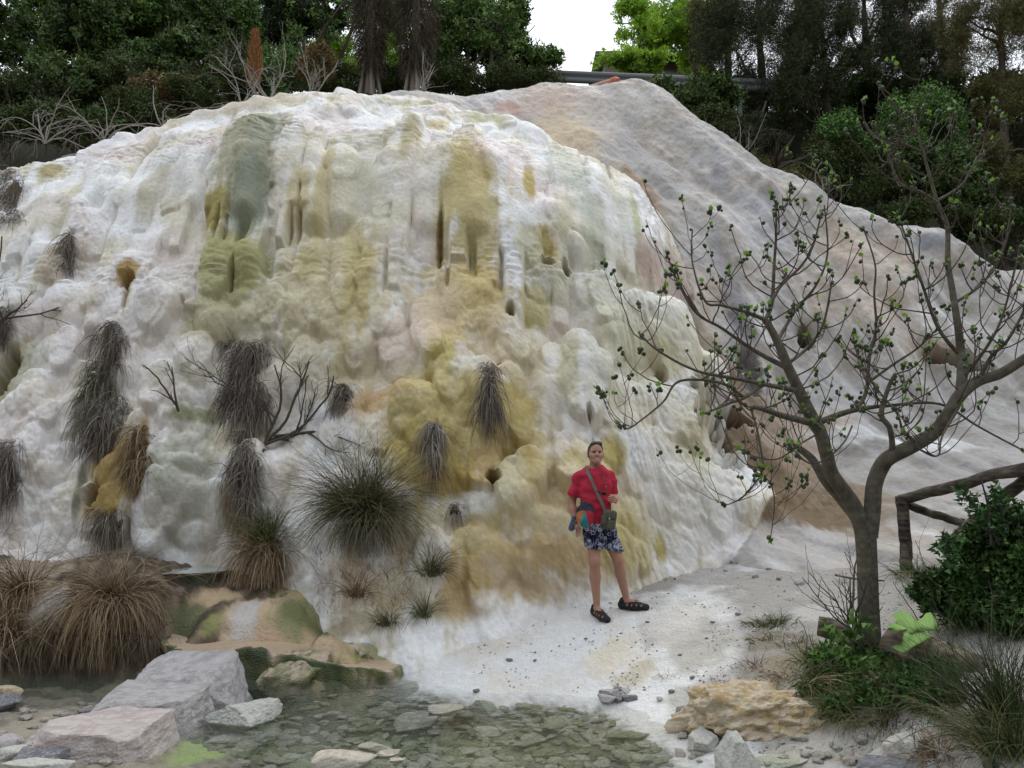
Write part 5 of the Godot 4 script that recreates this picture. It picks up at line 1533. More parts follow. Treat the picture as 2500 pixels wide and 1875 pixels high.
	for q in [
		[20, 310, 90, 50, 16.4, 1300, brush, "low dark scrub at the left end of the skyline"], [130, 300, 90, 50, 16.4, 1300, brush, "low scrub left of the grey bare sapling"], [240, 285, 90, 50, 16.6, 1300, dark, "low scrub behind the grey bare sapling"], [350, 262, 90, 50, 16.8, 1300, brush, "low scrub under the third bush"], [470, 228, 80, 40, 17.2, 1100, brush, "low scrub right of the brown leaved bush"], [570, 205, 80, 40, 18.4, 1000, brush, "low scrub behind the pale arching twigs"], [660, 195, 90, 46, 19.5, 1200, dark, "dark scrub right behind the rust coloured cypress"],
		[1850, 225, 120, 60, 21.5, 1300, brush, "dark hedge behind the broad juniper"], [2000, 235, 120, 60, 21.5, 1300, brush, "dark hedge behind the juniper with the bare trunk"], [2150, 240, 120, 60, 21.5, 1300, dark, "dark hedge behind the cypress column"], [2300, 245, 120, 60, 21.5, 1300, brush, "dark hedge left of the corner conifer"], [2450, 250, 120, 70, 21.5, 1300, dark, "dark hedge behind the corner conifer"],
		[2620, 430, 130, 120, 17.4, 1300, brush, "dark bush just outside the right edge"], [2600, 580, 120, 60, 16.6, 1000, brush, "low scrub just outside the right edge"], [-120, 260, 130, 110, 17.6, 1300, brush, "dark bush just outside the left edge"],
		[40, 240, 120, 90, 17.6, 1900, brush, "dark bush over the left end of the cliff"], [180, 220, 110, 90, 18.2, 1800, dark, "green bush second from the left above the cliff"], [310, 210, 110, 90, 18.2, 1800, brush, "dark green bush third from the left above the cliff"],
		[420, 225, 90, 60, 17.6, 1300, rusty, "brown leaved bush on the skyline left of centre"], [440, 150, 110, 90, 19.0, 1500, dark, "green bush behind the brown leaved one"], [540, 170, 80, 80, 18.4, 1300, brush, "dark bush left of the rust coloured dead cypress"], [690, 175, 90, 60, 18.2, 1300, fresh, "green undergrowth right of the rust coloured dead cypress"], [770, 160, 50, 60, 18.0, 600, rusty, "reddish brown sapling left of the shaggy conifers"],
		[820, 205, 90, 40, 19.0, 1200, brush, "dark ivy bank left of the shaggy conifers"], [960, 200, 90, 40, 19.4, 1200, brush, "dark ivy bank between the shaggy conifers"], [1100, 200, 110, 40, 19.6, 1500, brush, "dark ivy bank under the middle trees"], [1260, 196, 110, 34, 19.8, 1400, brush, "dark ivy bank at the left end of the guard rail"],
		[1700, 235, 110, 60, 18.6, 1700, dark, "green bush right of the guard rail"], [1740, 310, 80, 60, 17.9, 1200, brush, "dark bush over the pale eroded bank"], [1830, 350, 100, 80, 17.6, 1700, cedar, "low dark juniper bush on the slope's edge"], [1900, 440, 110, 60, 17.0, 1600, olive, "olive brown bush low on the slope's edge"], [2010, 420, 110, 110, 17.3, 1900, brush, "dark bush under the juniper's trunk"],
		[2060, 330, 70, 70, 17.2, 420, fresh, "thin sapling with a few bright leaves before the juniper"], [2150, 440, 110, 80, 17.0, 1700, brush, "dark bush behind the fig's upper branches"], [2240, 330, 110, 130, 17.6, 1700, fresh, "bright green shrub behind the fig's top"], [2300, 450, 120, 90, 17.2, 1800, dark, "deep green shrub under the bright one"], [2420, 420, 120, 110, 17.4, 2000, olive, "olive shrub at the right edge under the conifer"], [2420, 540, 130, 50, 16.8, 1500, brush, "dark low bush at the right edge on the slope's top"], [2200, 530, 90, 34, 16.6, 900, brush, "low dark bush on the slope's top behind the fig"],
	]:
		tree("bush", q[0], q[1], q[2], q[3], q[4], q[5], q[6], q[7], "bush", scrub)
	# two shaggy dead-looking conifers
	for q in [[902, 46, "shaggy brown conifer, left one of the pair on the skyline"], [1012, 54, "shaggy grey brown conifer, right one of the pair on the skyline"]]:
		var p := at(q[0], 232, 18.6)
		var t := thing("shaggy_conifer", q[2], "tree", p, row)
		var tb := Tubes.new()
		tb.tube(PackedVector3Array([Vector3.ZERO, Vector3(.03, 1.5, 0), Vector3(0, 4.5, 0)]), PackedFloat32Array([.14, .11, .06]), 8)
		for k in 5:
			var a := TAU * k / 5
			var cv := curve([Vector3(cos(a) * .28, -.1, sin(a) * .25), Vector3(cos(a) * .16, .6, sin(a) * .14), Vector3(cos(a) * .12, 1.6, sin(a) * .1)], [.05, .04, .02])
			tb.tube(cv[0], cv[1], 5)
		part("trunk", tb.mesh(), M.pale_bark, t)
		var s := Strips.new()
		for k in 9000:
			var y := rng.randf_range(.5, 4.6)
			var a := rng.randf() * TAU
			var w: float = 1.5 * q[1] / F * 18.6 * (0.25 + .75 * smoothstep(.3, 1.7, y)) * rng.randf_range(.25, 1.05)
			s.blade(Vector3(cos(a) * w * .6, y, sin(a) * w * .6), Vector3(cos(a), .2 + rng.randfn() * .5, sin(a)), rng.randf_range(.15, .45), .013, rng.randf_range(1.5, 4.0), pick([Color(.085, .062, .045), Color(.12, .085, .06), Color(.06, .05, .038), Color(.05, .055, .03)]), 4, rng)
		part("dead_foliage", mesh_of(s.v, s.n, s.c, s.ix), M.blade, t)
	# the rust coloured dead cypress
	var p := at(620, 222, 16.6)
	var t := thing("dead_cypress", "small rust coloured dead cypress standing on the skyline", "tree", p)
	var tb := Tubes.new()
	tb.tube(PackedVector3Array([Vector3(0, -.1, 0), Vector3(0, .7, 0), Vector3(.01, 1.38, 0)]), PackedFloat32Array([.035, .025, .008]), 6)
	part("trunk", tb.mesh(), M.pale_bark, t)
	var s := Strips.new()
	for k in 1500:
		var y := rng.randf_range(.15, 1.3)
		var a := rng.randf() * TAU
		var w := .17 * (1.0 - pow(y / 1.42, 2.0)) * (.5 + .5 * smoothstep(.1, .5, y)) * sqrt(rng.randf())
		s.blade(Vector3(cos(a) * w, y - .06, sin(a) * w), Vector3(cos(a) * .3, 1, sin(a) * .3), rng.randf_range(.08, .18), .014, 0.2, pick([Color(.30, .14, .055), Color(.22, .10, .045), Color(.36, .19, .08)]), 3, rng)
	part("dead_foliage", mesh_of(s.v, s.n, s.c, s.ix), M.blade, t)
	# bare thickets along the crest
	for q in [[255, 338, 15.2, "grey bare sapling with arching twigs on the left skyline"], [590, 245, 15.6, "tangle of pale arching twigs around the rust coloured cypress"], [660, 235, 15.8, "pale bent stem right of the rust coloured cypress"], [760, 226, 16.2, "thin pale sapling left of the shaggy conifers"], [1020, 232, 17.4, "pale thin stems at the foot of the right shaggy conifer"], [110, 338, 15.0, "grey tangle of twigs at the left end of the skyline"], [400, 300, 15.4, "low grey twigs under the brown leaved bush"], [1800, 395, 17.0, "grey twigs on the eroded bank right of the crest"], [2010, 490, 16.2, "brown dead twigs under the dark juniper"]]:
		var c := at(q[0], q[1], q[2])
		var dirs := []
		for k in 7: dirs.append(Vector3(rng.randfn() * .8, rng.randf_range(.5, 1.5), rng.randfn() * .3) * (.75 if q[0] != 590 else .9))
		bare_shrub("bare_sapling", c + Vector3(0, -.1, 0), dirs, .014, 2, q[3], M.pale_twig, "bare saplings on the skyline", Vector3(0, -.9 if q[0] in [590, 255, 110, 400, 2010] else .3, 0))
	# leaning dark stems against the sky
	for q in [[[735, 225, 19.5], [760, 140, 19.5], [800, 60, 19.6], [860, -20, 19.8], "dark slanting trunk left of the shaggy conifers"], [[790, 210, 20.5], [840, 120, 20.5], [870, 40, 20.6], [905, -20, 20.6], "thin slanting trunk beside the left shaggy conifer"], [[1130, 215, 20.4], [1165, 150, 20.4], [1210, 90, 20.5], [1240, 40, 20.5], "slanting stem under the middle trees"], [[1190, 215, 20.4], [1200, 140, 20.4], [1190, 90, 20.4], [1200, 30, 20.4], "upright stem under the middle trees"]]:
		var pts := []
		for e in 4: pts.append(at(q[e][0], q[e][1], q[e][2]))
		var base: Vector3 = pts[0]
		var o := thing("slanting_stem", q[4], "tree", base, "stems against the sky")
		var rel := []
		for e in pts: rel.append(e - base)
		var tt := Tubes.new()
		var cv := curve(rel, [.06, .05, .035, .02])
		tt.tube(cv[0], cv[1], 6)
		var tips := []
		for k in 5: twig(tt, cv[0][6 + k * 2], Vector3(rng.randfn(), .6, rng.randfn() * .4), .8, .018, 1, Vector3.ZERO, tips)
		part("trunk", tt.mesh(), M.bark, o)
		var places := []
		for e in tips: places.append([e[0], Vector3(.2, .16, .2)])
		crown(o, "crown", places, 130, broad, M.leaf, mid.cols, -.2)

func build_road() -> void:
	# guard rail, shed and pipe above the cliff
	var steel := mat(.15, .155, .16, .7, .4)
	steel.metallic = .2
	var a := at(1350, 186, 21.0)
	var b := at(1950, 212, 20.0)
	var t := thing("guard_rail", "grey metal guard rail along the road above the crest", "guard rail", a)
	var st := SurfaceTool.new()
	st.begin(Mesh.PRIMITIVE_TRIANGLES)
	var prof := [Vector2(0, .17), Vector2(.04, .13), Vector2(.04, .05), Vector2(0, .015), Vector2(0, -.015), Vector2(.04, -.05), Vector2(.04, -.13), Vector2(0, -.17), Vector2(-.012, -.165), Vector2(-.012, .165)]
	var dir := (b - a)
	for k in prof.size():
		var p: Vector2 = prof[k]
		var q: Vector2 = prof[(k + 1) % prof.size()]
		var p0 := Vector3(0, p.y, p.x)
		var q0 := Vector3(0, q.y, q.x)
		for e in [p0, q0, q0 + dir, p0, q0 + dir, p0 + dir]: st.add_vertex(e)
	st.generate_normals()
	part("beam", st.commit(), steel, t)
	for k in 6:
		var c := dir * (.05 + k * .18)
		var bx := BoxMesh.new()
		bx.size = Vector3(.1, 1.0, .06)
		var o := part("post", bx, steel, t)
		o.position = c + Vector3(0, -.33, -.05)
	# the shed
	var wallm := mat(.20, .18, .145, .95, .2)
	relief(wallm, noise(91, .05), 1.0, 1.0)
	var s0 := at(1476, 150, 33.0)
	var shed := thing("road_shed", "low brown shed with a flat overhanging roof beyond the guard rail", "building", Vector3(s0.x, 12.0, s0.z))
	var wall := BoxMesh.new()
	wall.size = Vector3(3.9, 3.6, 3.0)
	var top := s0.y + .12 - 12.0
	var w := part("wall", wall, wallm, shed)
	w.position = Vector3(1.95, top - 1.8, -1.5)
	var roof := PrismMesh.new()
	var rm := SurfaceTool.new()
	rm.begin(Mesh.PRIMITIVE_TRIANGLES)
	var pf := [Vector2(-.42, top), Vector2(-.42, top + .10), Vector2(3.55, top + .12), Vector2(4.5, top - .55), Vector2(4.5, top - .65), Vector2(3.5, top), Vector2(0, top - .01)]
	for k in pf.size():
		var p: Vector2 = pf[k]
		var q: Vector2 = pf[(k + 1) % pf.size()]
		for e in [Vector3(p.x, p.y, .45), Vector3(q.x, q.y, .45), Vector3(q.x, q.y, -3.4), Vector3(p.x, p.y, .45), Vector3(q.x, q.y, -3.4), Vector3(p.x, p.y, -3.4)]: rm.add_vertex(e)
	for k in range(1, pf.size() - 1):
		for e in [pf[0], pf[k], pf[k + 1]]: rm.add_vertex(Vector3(e.x, e.y, .45))
	rm.generate_normals()
	part("roof", rm.commit(), mat(.10, .11, .11, .8), shed)
	# the orange pipe that sticks out of the crest
	var e0 := at(1415, 226, 16.3)
	var e1 := at(1500, 200, 16.0)
	var pipe := thing("drain_pipe", "orange plastic drain pipe sticking out of the crest", "pipe", e0)
	var tb := Tubes.new()
	tb.tube(PackedVector3Array([Vector3.ZERO, (e1 - e0)]), PackedFloat32Array([.085, .085]), 16, Color.WHITE, false)
	part("tube", tb.mesh(), mat(.40, .19, .14, .55), pipe)
	var cb := Tubes.new()
	var dd := (e1 - e0).normalized()
	cb.tube(PackedVector3Array([e1 - e0 - dd * .05, e1 - e0 + dd * .02, e1 - e0 + dd * .07 + Vector3(0, -.03, 0)]), PackedFloat32Array([.098, .096, .09]), 16, Color.WHITE, true)
	part("collar", cb.mesh(), mat(.42, .10, .06, .6), pipe)

# ---------------------------------------------------------------- the fig tree
const FIG_LIMBS := [   # points (picture x, y, distance) with the radius in centimetres; the first index of each later limb is where it leaves its parent
	[[2125, 1585, 7.0, 9.2], [2120, 1480, 7.0, 8.4], [2117, 1380, 7.0, 8.2], [2112, 1300, 7.0, 8.6], [2104, 1268, 7.0, 8.2]],
	[[2112, 1310, 7.0, 7.4], [2083, 1234, 7.0, 6.6], [2032, 1160, 6.95, 6.0], [2018, 1110, 6.9, 5.6], [2002, 1055, 6.9, 5.4], [1986, 1028, 6.9, 5.6], [1950, 952, 6.9, 4.6], [1923, 895, 6.9, 4.2], [1907, 854, 6.9, 3.8], [1888, 814, 6.9, 3.2], [1866, 778, 6.9, 2.6]],
	[[2095, 1270, 7.0, 5.0], [2050, 1215, 7.1, 4.4], [2015, 1175, 7.1, 4.0], [1983, 1122, 7.15, 3.6], [1950, 1094, 7.2, 2.8]],
	[[2120, 1310, 7.0, 7.6], [2129, 1245, 7.0, 6.9], [2134, 1185, 7.0, 6.6], [2150, 1142, 7.0, 6.6], [2171, 1117, 6.95, 6.4], [2225, 1090, 6.9, 6.0], [2280, 1056, 6.85, 5.6], [2315, 1011, 6.8, 5.4], [2345, 963, 6.8, 5.2], [2388, 930, 6.8, 4.6], [2442, 912, 6.75, 4.2], [2510, 870, 6.7, 3.8], [2580, 820, 6.7, 3.0]],
	[[2345, 968, 6.8, 4.4], [2348, 908, 6.9, 4.0], [2345, 854, 7.0, 3.6], [2339, 800, 7.0, 3.2], [2325, 710, 7.1, 2.7], [2314, 640, 7.15, 2.4], [2312, 552, 7.2, 2.0], [2288, 493, 7.2, 1.7], [2263, 406, 7.2, 1.3], [2250, 363, 7.2, 1.1], [2225, 262, 7.2, .7]],
	[[2171, 1110, 6.95, 2.6], [2178, 1090, 6.9, 2.5], [2171, 1044, 6.85, 2.3], [2152, 1017, 6.85, 2.3], [2156, 985, 6.85, 2.1], [2171, 941, 6.85, 1.7], [2185, 912, 6.85, 1.3]],
	[[1990, 1035, 6.9, 3.4], [1955, 1026, 6.75, 2.9], [1907, 1014, 6.65, 2.5], [1844, 994, 6.55, 1.9], [1836, 1005, 6.55, 1.0], [1846, 1040, 6.5, .9], [1855, 1085, 6.5, .9], [1862, 1130, 6.5, .8], [1858, 1160, 6.5, .8]],
	[[1990, 1035, 6.9, 3.2], [2035, 1017, 6.95, 2.6], [2090, 1000, 7.0, 2.3], [2171, 990, 7.0, 1.5], [2293, 986, 7.0, 1.1], [2388, 1041, 6.9, .9], [2500, 1101, 6.8, .7]],
	[[2090, 1002, 7.0, 2.0], [2114, 957, 7.1, 1.8], [2120, 895, 7.15, 1.6], [2125, 854, 7.2, 1.4], [2139, 800, 7.2, 1.2], [2134, 720, 7.2, 1.0], [2136, 645, 7.2, .8], [2106, 552, 7.2, .6]],
	[[2118, 935, 7.1, 1.4], [2180, 890, 7.1, 1.1], [2240, 850, 7.1, .9], [2290, 800, 7.1, .7]],
	[[1950, 955, 6.9, 2.4], [1866, 938, 6.7, 1.9], [1800, 925, 6.6, 1.5], [1700, 905, 6.5, 1.1], [1608, 857, 6.4, .9], [1560, 813, 6.4, .7]],
	[[1925, 900, 6.9, 2.6], [1866, 870, 7.0, 2.0], [1817, 840, 7.0, 1.7], [1760, 800, 7.0, 1.3], [1700, 765, 7.0, 1.0], [1660, 700, 7.0, .8], [1626, 617, 7.0, .65]],
	[[1866, 780, 6.9, 2.0], [1816, 760, 6.8, 1.5], [1760, 745, 6.75, 1.2], [1721, 735, 6.7, 1.0], [1690, 640, 6.7, .7], [1690, 560, 6.7, .6]],
	[[1868, 782, 6.9, 2.0], [1884, 739, 6.95, 1.8], [1890, 644, 7.0, 1.3], [1895, 563, 7.0, 1.0], [1892, 500, 7.0, .7]],
	[[1878, 750, 6.9, 1.6], [1905, 700, 6.9, 1.3], [1955, 650, 6.9, 1.1], [1985, 600, 6.9, .9], [2005, 520, 6.9, .7]],
	[[1900, 830, 6.9, 1.8], [1940, 760, 7.2, 1.4], [1990, 700, 7.2, 1.1], [2020, 620, 7.2, .9], [2012, 500, 7.2, .6]],
	[[1920, 890, 6.9, 1.8], [1970, 850, 7.2, 1.4], [2010, 790, 7.2, 1.1], [2030, 690, 7.2, .8]],
	[[1817, 971, 6.6, 1.4], [1760, 935, 6.55, 1.2], [1660, 930, 6.5, 1.0], [1620, 980, 6.5, .8], [1570, 1022, 6.5, .7], [1532, 1047, 6.5, .6], [1513, 1034, 6.5, .5]],
	[[1866, 938, 6.7, 1.5], [1817, 971, 6.6, 1.4], [1780, 985, 6.55, 1.0], [1720, 1010, 6.5, .7]],
	[[1858, 1160, 6.5, .7], [1830, 1195, 6.5, .6], [1806, 1218, 6.5, .55], [1775, 1232, 6.5, .45], [1756, 1226, 6.5, .4]],
	[[1860, 1160, 6.5, .7], [1880, 1180, 6.5, .6], [1890, 1215, 6.5, .5], [1888, 1262, 6.5, .4], [1880, 1320, 6.5, .35]],
	[[2288, 495, 7.2, 1.5], [2250, 470, 7.1, 1.3], [2198, 448, 7.1, 1.0], [2175, 400, 7.1, .8], [2166, 370, 7.1, .6]],
	[[2288, 490, 7.2, 1.3], [2347, 452, 7.3, 1.0], [2377, 400, 7.3, .8], [2402, 352, 7.3, .7], [2395, 310, 7.3, .6]],
	[[2250, 370, 7.2, 1.1], [2200, 350, 7.1, .9], [2155, 340, 7.1, .7], [2132, 300, 7.1, .6]],
	[[2345, 870, 7.0, 2.0], [2290, 800, 6.9, 1.5], [2250, 690, 6.9, 1.2], [2215, 590, 6.9, .9], [2190, 520, 6.9, .6]],
	[[2345, 930, 6.9, 1.6], [2400, 860, 6.7, 1.3], [2440, 790, 6.6, 1.0], [2470, 690, 6.6, .8], [2490, 600, 6.6, .6]],
	[[2330, 740, 7.1, 1.5], [2400, 690, 7.1, 1.1], [2450, 600, 7.1, .9], [2470, 500, 7.1, .6]],
	[[2388, 930, 6.8, 2.0], [2420, 870, 6.7, 1.5], [2460, 830, 6.6, 1.2], [2510, 740, 6.6, .8]],
	[[2240, 1083, 6.9, 1.3], [2205, 1050, 6.7, 1.0], [2190, 1010, 6.6, .8], [2150, 960, 6.6, .7], [2100, 890, 6.6, .5]],
	[[2345, 985, 6.8, 1.0], [2300, 1065, 6.5, .8], [2290, 1112, 6.4, .7], [2250, 1100, 6.4, .6], [2205, 1055, 6.4, .5]],
	[[1995, 1060, 6.9, .9], [1960, 1080, 6.6, .7], [1900, 1120, 6.5, .6], [1845, 1115, 6.5, .5], [1808, 1096, 6.5, .4]],
	[[2080, 1040, 6.8, .8], [2060, 1080, 6.5, .7], [2020, 1118, 6.4, .6], [1980, 1132, 6.4, .55], [1946, 1112, 6.4, .5]],
]

func fig_leaf_mesh() -> ArrayMesh:      # one lobed young leaf, cupped
	var ring := [Vector2(0, 0), Vector2(.2, .1), Vector2(.42, .2), Vector2(.34, .42), Vector2(.4, .66), Vector2(.2, .66), Vector2(.0, 1.0), Vector2(-.2, .66), Vector2(-.4, .66), Vector2(-.34, .42), Vector2(-.42, .2), Vector2(-.2, .1)]
	var v := PackedVector3Array([Vector3(0, .4, 0)])
	var ix := PackedInt32Array()
	for q in ring: v.append(Vector3(q.x, q.y, .25 * absf(q.x) + .1 * q.y * q.y))
	for k in ring.size(): ix.append_array([0, 1 + k, 1 + (k + 1) % ring.size()])
	return mesh_of(v, smooth_normals(v, ix), PackedColorArray(), ix)

func build_fig() -> void:
	M.fig_bark = mat(.20, .175, .145, .9, .25)
	M.fig_bark.albedo_texture = bark_texture()
	M.fig_bark.uv1_triplanar = true
	M.fig_bark.uv1_scale = Vector3(2.2, 2.2, 2.2)
	M.shoot = mat(.095, .075, .065, .9, .25)
	var base := at(2125, 1585, 7.0)
	var tree_ := thing("fig_tree", "leafless grey fig tree with small green fruit on the right", "tree", base)
	var trunk := Tubes.new()
	var shoots := Tubes.new()
	var ends := []
	for k in FIG_LIMBS.size():
		var pts := []
		var rad := []
		for q in FIG_LIMBS[k]:
			pts.append(at(q[0], q[1], q[2]) - base)
			rad.append(q[3] * .01)
		var cv := curve(pts, rad, 6)
		var tb := Tubes.new()
		tb.tube(cv[0], cv[1], 14 if k < 5 else 7)
		var o := part("trunk" if k == 0 else "limb" if k < 5 else "branch", tb.mesh(), M.fig_bark if rad[0] > .012 else M.shoot, tree_)
		var n: int = cv[0].size()
		if k > 2:
			ends.append([cv[0][n - 1], (cv[0][n - 1] - cv[0][n - 3]).normalized()])
		if k == 0 or k == 2: continue
		# young shoots that turn upwards
		var many := 11 if k in [1, 3, 4] else 9
		for s in many:
			var i := rng.randi_range(int(n * (.45 if k in [1, 3, 4] else .25)), n - 2)
			var p: Vector3 = cv[0][i]
			var out := Vector3(rng.randfn(), rng.randf_range(-.1, .5), rng.randfn()).normalized()
			var length := rng.randf_range(.25, .8)
			var path := PackedVector3Array()
			var rr := PackedFloat32Array()
			var d := out
			var q := p
			var r0: float = minf(cv[1][i] * .6, .0062)
			for e in 9:
				path.append(q)
				rr.append(r0 * (1.0 - .45 * e / 8.0) * (1.0 + .18 * (e % 2)))
				d = (d + Vector3(rng.randfn() * .16, .20 + rng.randfn() * .1, rng.randfn() * .16)).normalized()
				q += d * length / 8
			shoots.tube(path, rr, 5, Color.WHITE, false)
			ends.append([path[8], d])
			if rng.randf() < .75:
				var i2 := rng.randi_range(3, 6)
				var d2 := (Vector3(rng.randfn(), .3, rng.randfn())).normalized()
				var path2 := PackedVector3Array()
				var rr2 := PackedFloat32Array()
				q = path[i2]
				for e in 6:
					path2.append(q)
					rr2.append(r0 * .7 * (1.0 - .4 * e / 5.0))
					d2 = (d2 + Vector3(rng.randfn() * .15, .3, rng.randfn() * .15)).normalized()
					q += d2 * length * .1
				shoots.tube(path2, rr2, 5, Color.WHITE, false)
				ends.append([path2[5], d2])
	var sh := part("shoots", shoots.mesh(), M.shoot, tree_)
	sh.set_meta("kind", "stuff")
	# fruit and first leaves at the tips
	var ball := SphereMesh.new()
	ball.radius = 1.0
	ball.height = 2.2
	ball.radial_segments = 8
	ball.rings = 5
	var fm := mat(.05, .075, .028, .55, .4)
	var leaf := fig_leaf_mesh()
	var figs := []
	var leaves := []
	for e in ends:
		var d: Vector3 = e[1]
		for k in rng.randi_range(1, 4):
			var o: Vector3 = e[0] - d * rng.randf_range(.0, .05) + Vector3(rng.randfn(), rng.randfn() * .5, rng.randfn()).normalized() * .02
			figs.append(Transform3D(Basis().scaled(Vector3.ONE * rng.randf_range(.011, .018)), o))
		for k in rng.randi_range(0, 2):
			var dir := (d * 1.2 + Vector3(rng.randfn(), rng.randf() * .6, rng.randfn()) * .8).normalized()
			var x := dir.cross(Vector3(rng.randfn(), rng.randfn(), rng.randfn())).normalized()
			leaves.append(Transform3D(Basis(x, dir, x.cross(dir)).scaled(Vector3.ONE * rng.randf_range(.022, .055)), e[0]))
	for g in [["fig", ball, figs, [fm, mat(.06, .085, .03, .55, .4), mat(.042, .062, .026, .55, .4)]], ["leaf", leaf, leaves, [fig_leaf_mat(.15, .28, .045), fig_leaf_mat(.12, .23, .04), fig_leaf_mat(.19, .33, .06)]]]:
		var list: Array = g[2]
		list.sort_custom(func(a, b): return a.basis.x.length_squared() > b.basis.x.length_squared())
		for k in mini(300, list.size()):                         # the largest as parts
			part(g[0], g[1], g[3][k % 3], tree_).transform = list[k]
		if list.size() <= 300: continue
		var rest := SurfaceTool.new()                             # the others together
		for k in range(300, list.size()): rest.append_from(g[1], 0, list[k])
		var o := part("small_" + g[0] + "s", rest.commit(), g[3][0], tree_)
		o.set_meta("kind", "stuff")

func fig_leaf_mat(r: float, g: float, b: float) -> StandardMaterial3D:
	var m := mat(r, g, b, .6, .3)
	m.backlight_enabled = true
	m.backlight = Color(.35, .5, .15)
	return m

func bark_texture() -> ImageTexture:
	var im := Image.create(256, 256, false, Image.FORMAT_RGB8)
	var a := noise(95, .02, FastNoiseLite.TYPE_SIMPLEX_SMOOTH, 4)
	var b := noise(96, .09, FastNoiseLite.TYPE_SIMPLEX_SMOOTH, 3)
	for y in 256:
		for x in 256:
			var t := clampf(.95 + .3 * a.get_noise_2d(x, y) + .12 * b.get_noise_2d(x, y), .5, 1.25)
			im.set_pixel(x, y, Color(t * .82, t * .82, t * .8))
	return ImageTexture.create_from_image(im)

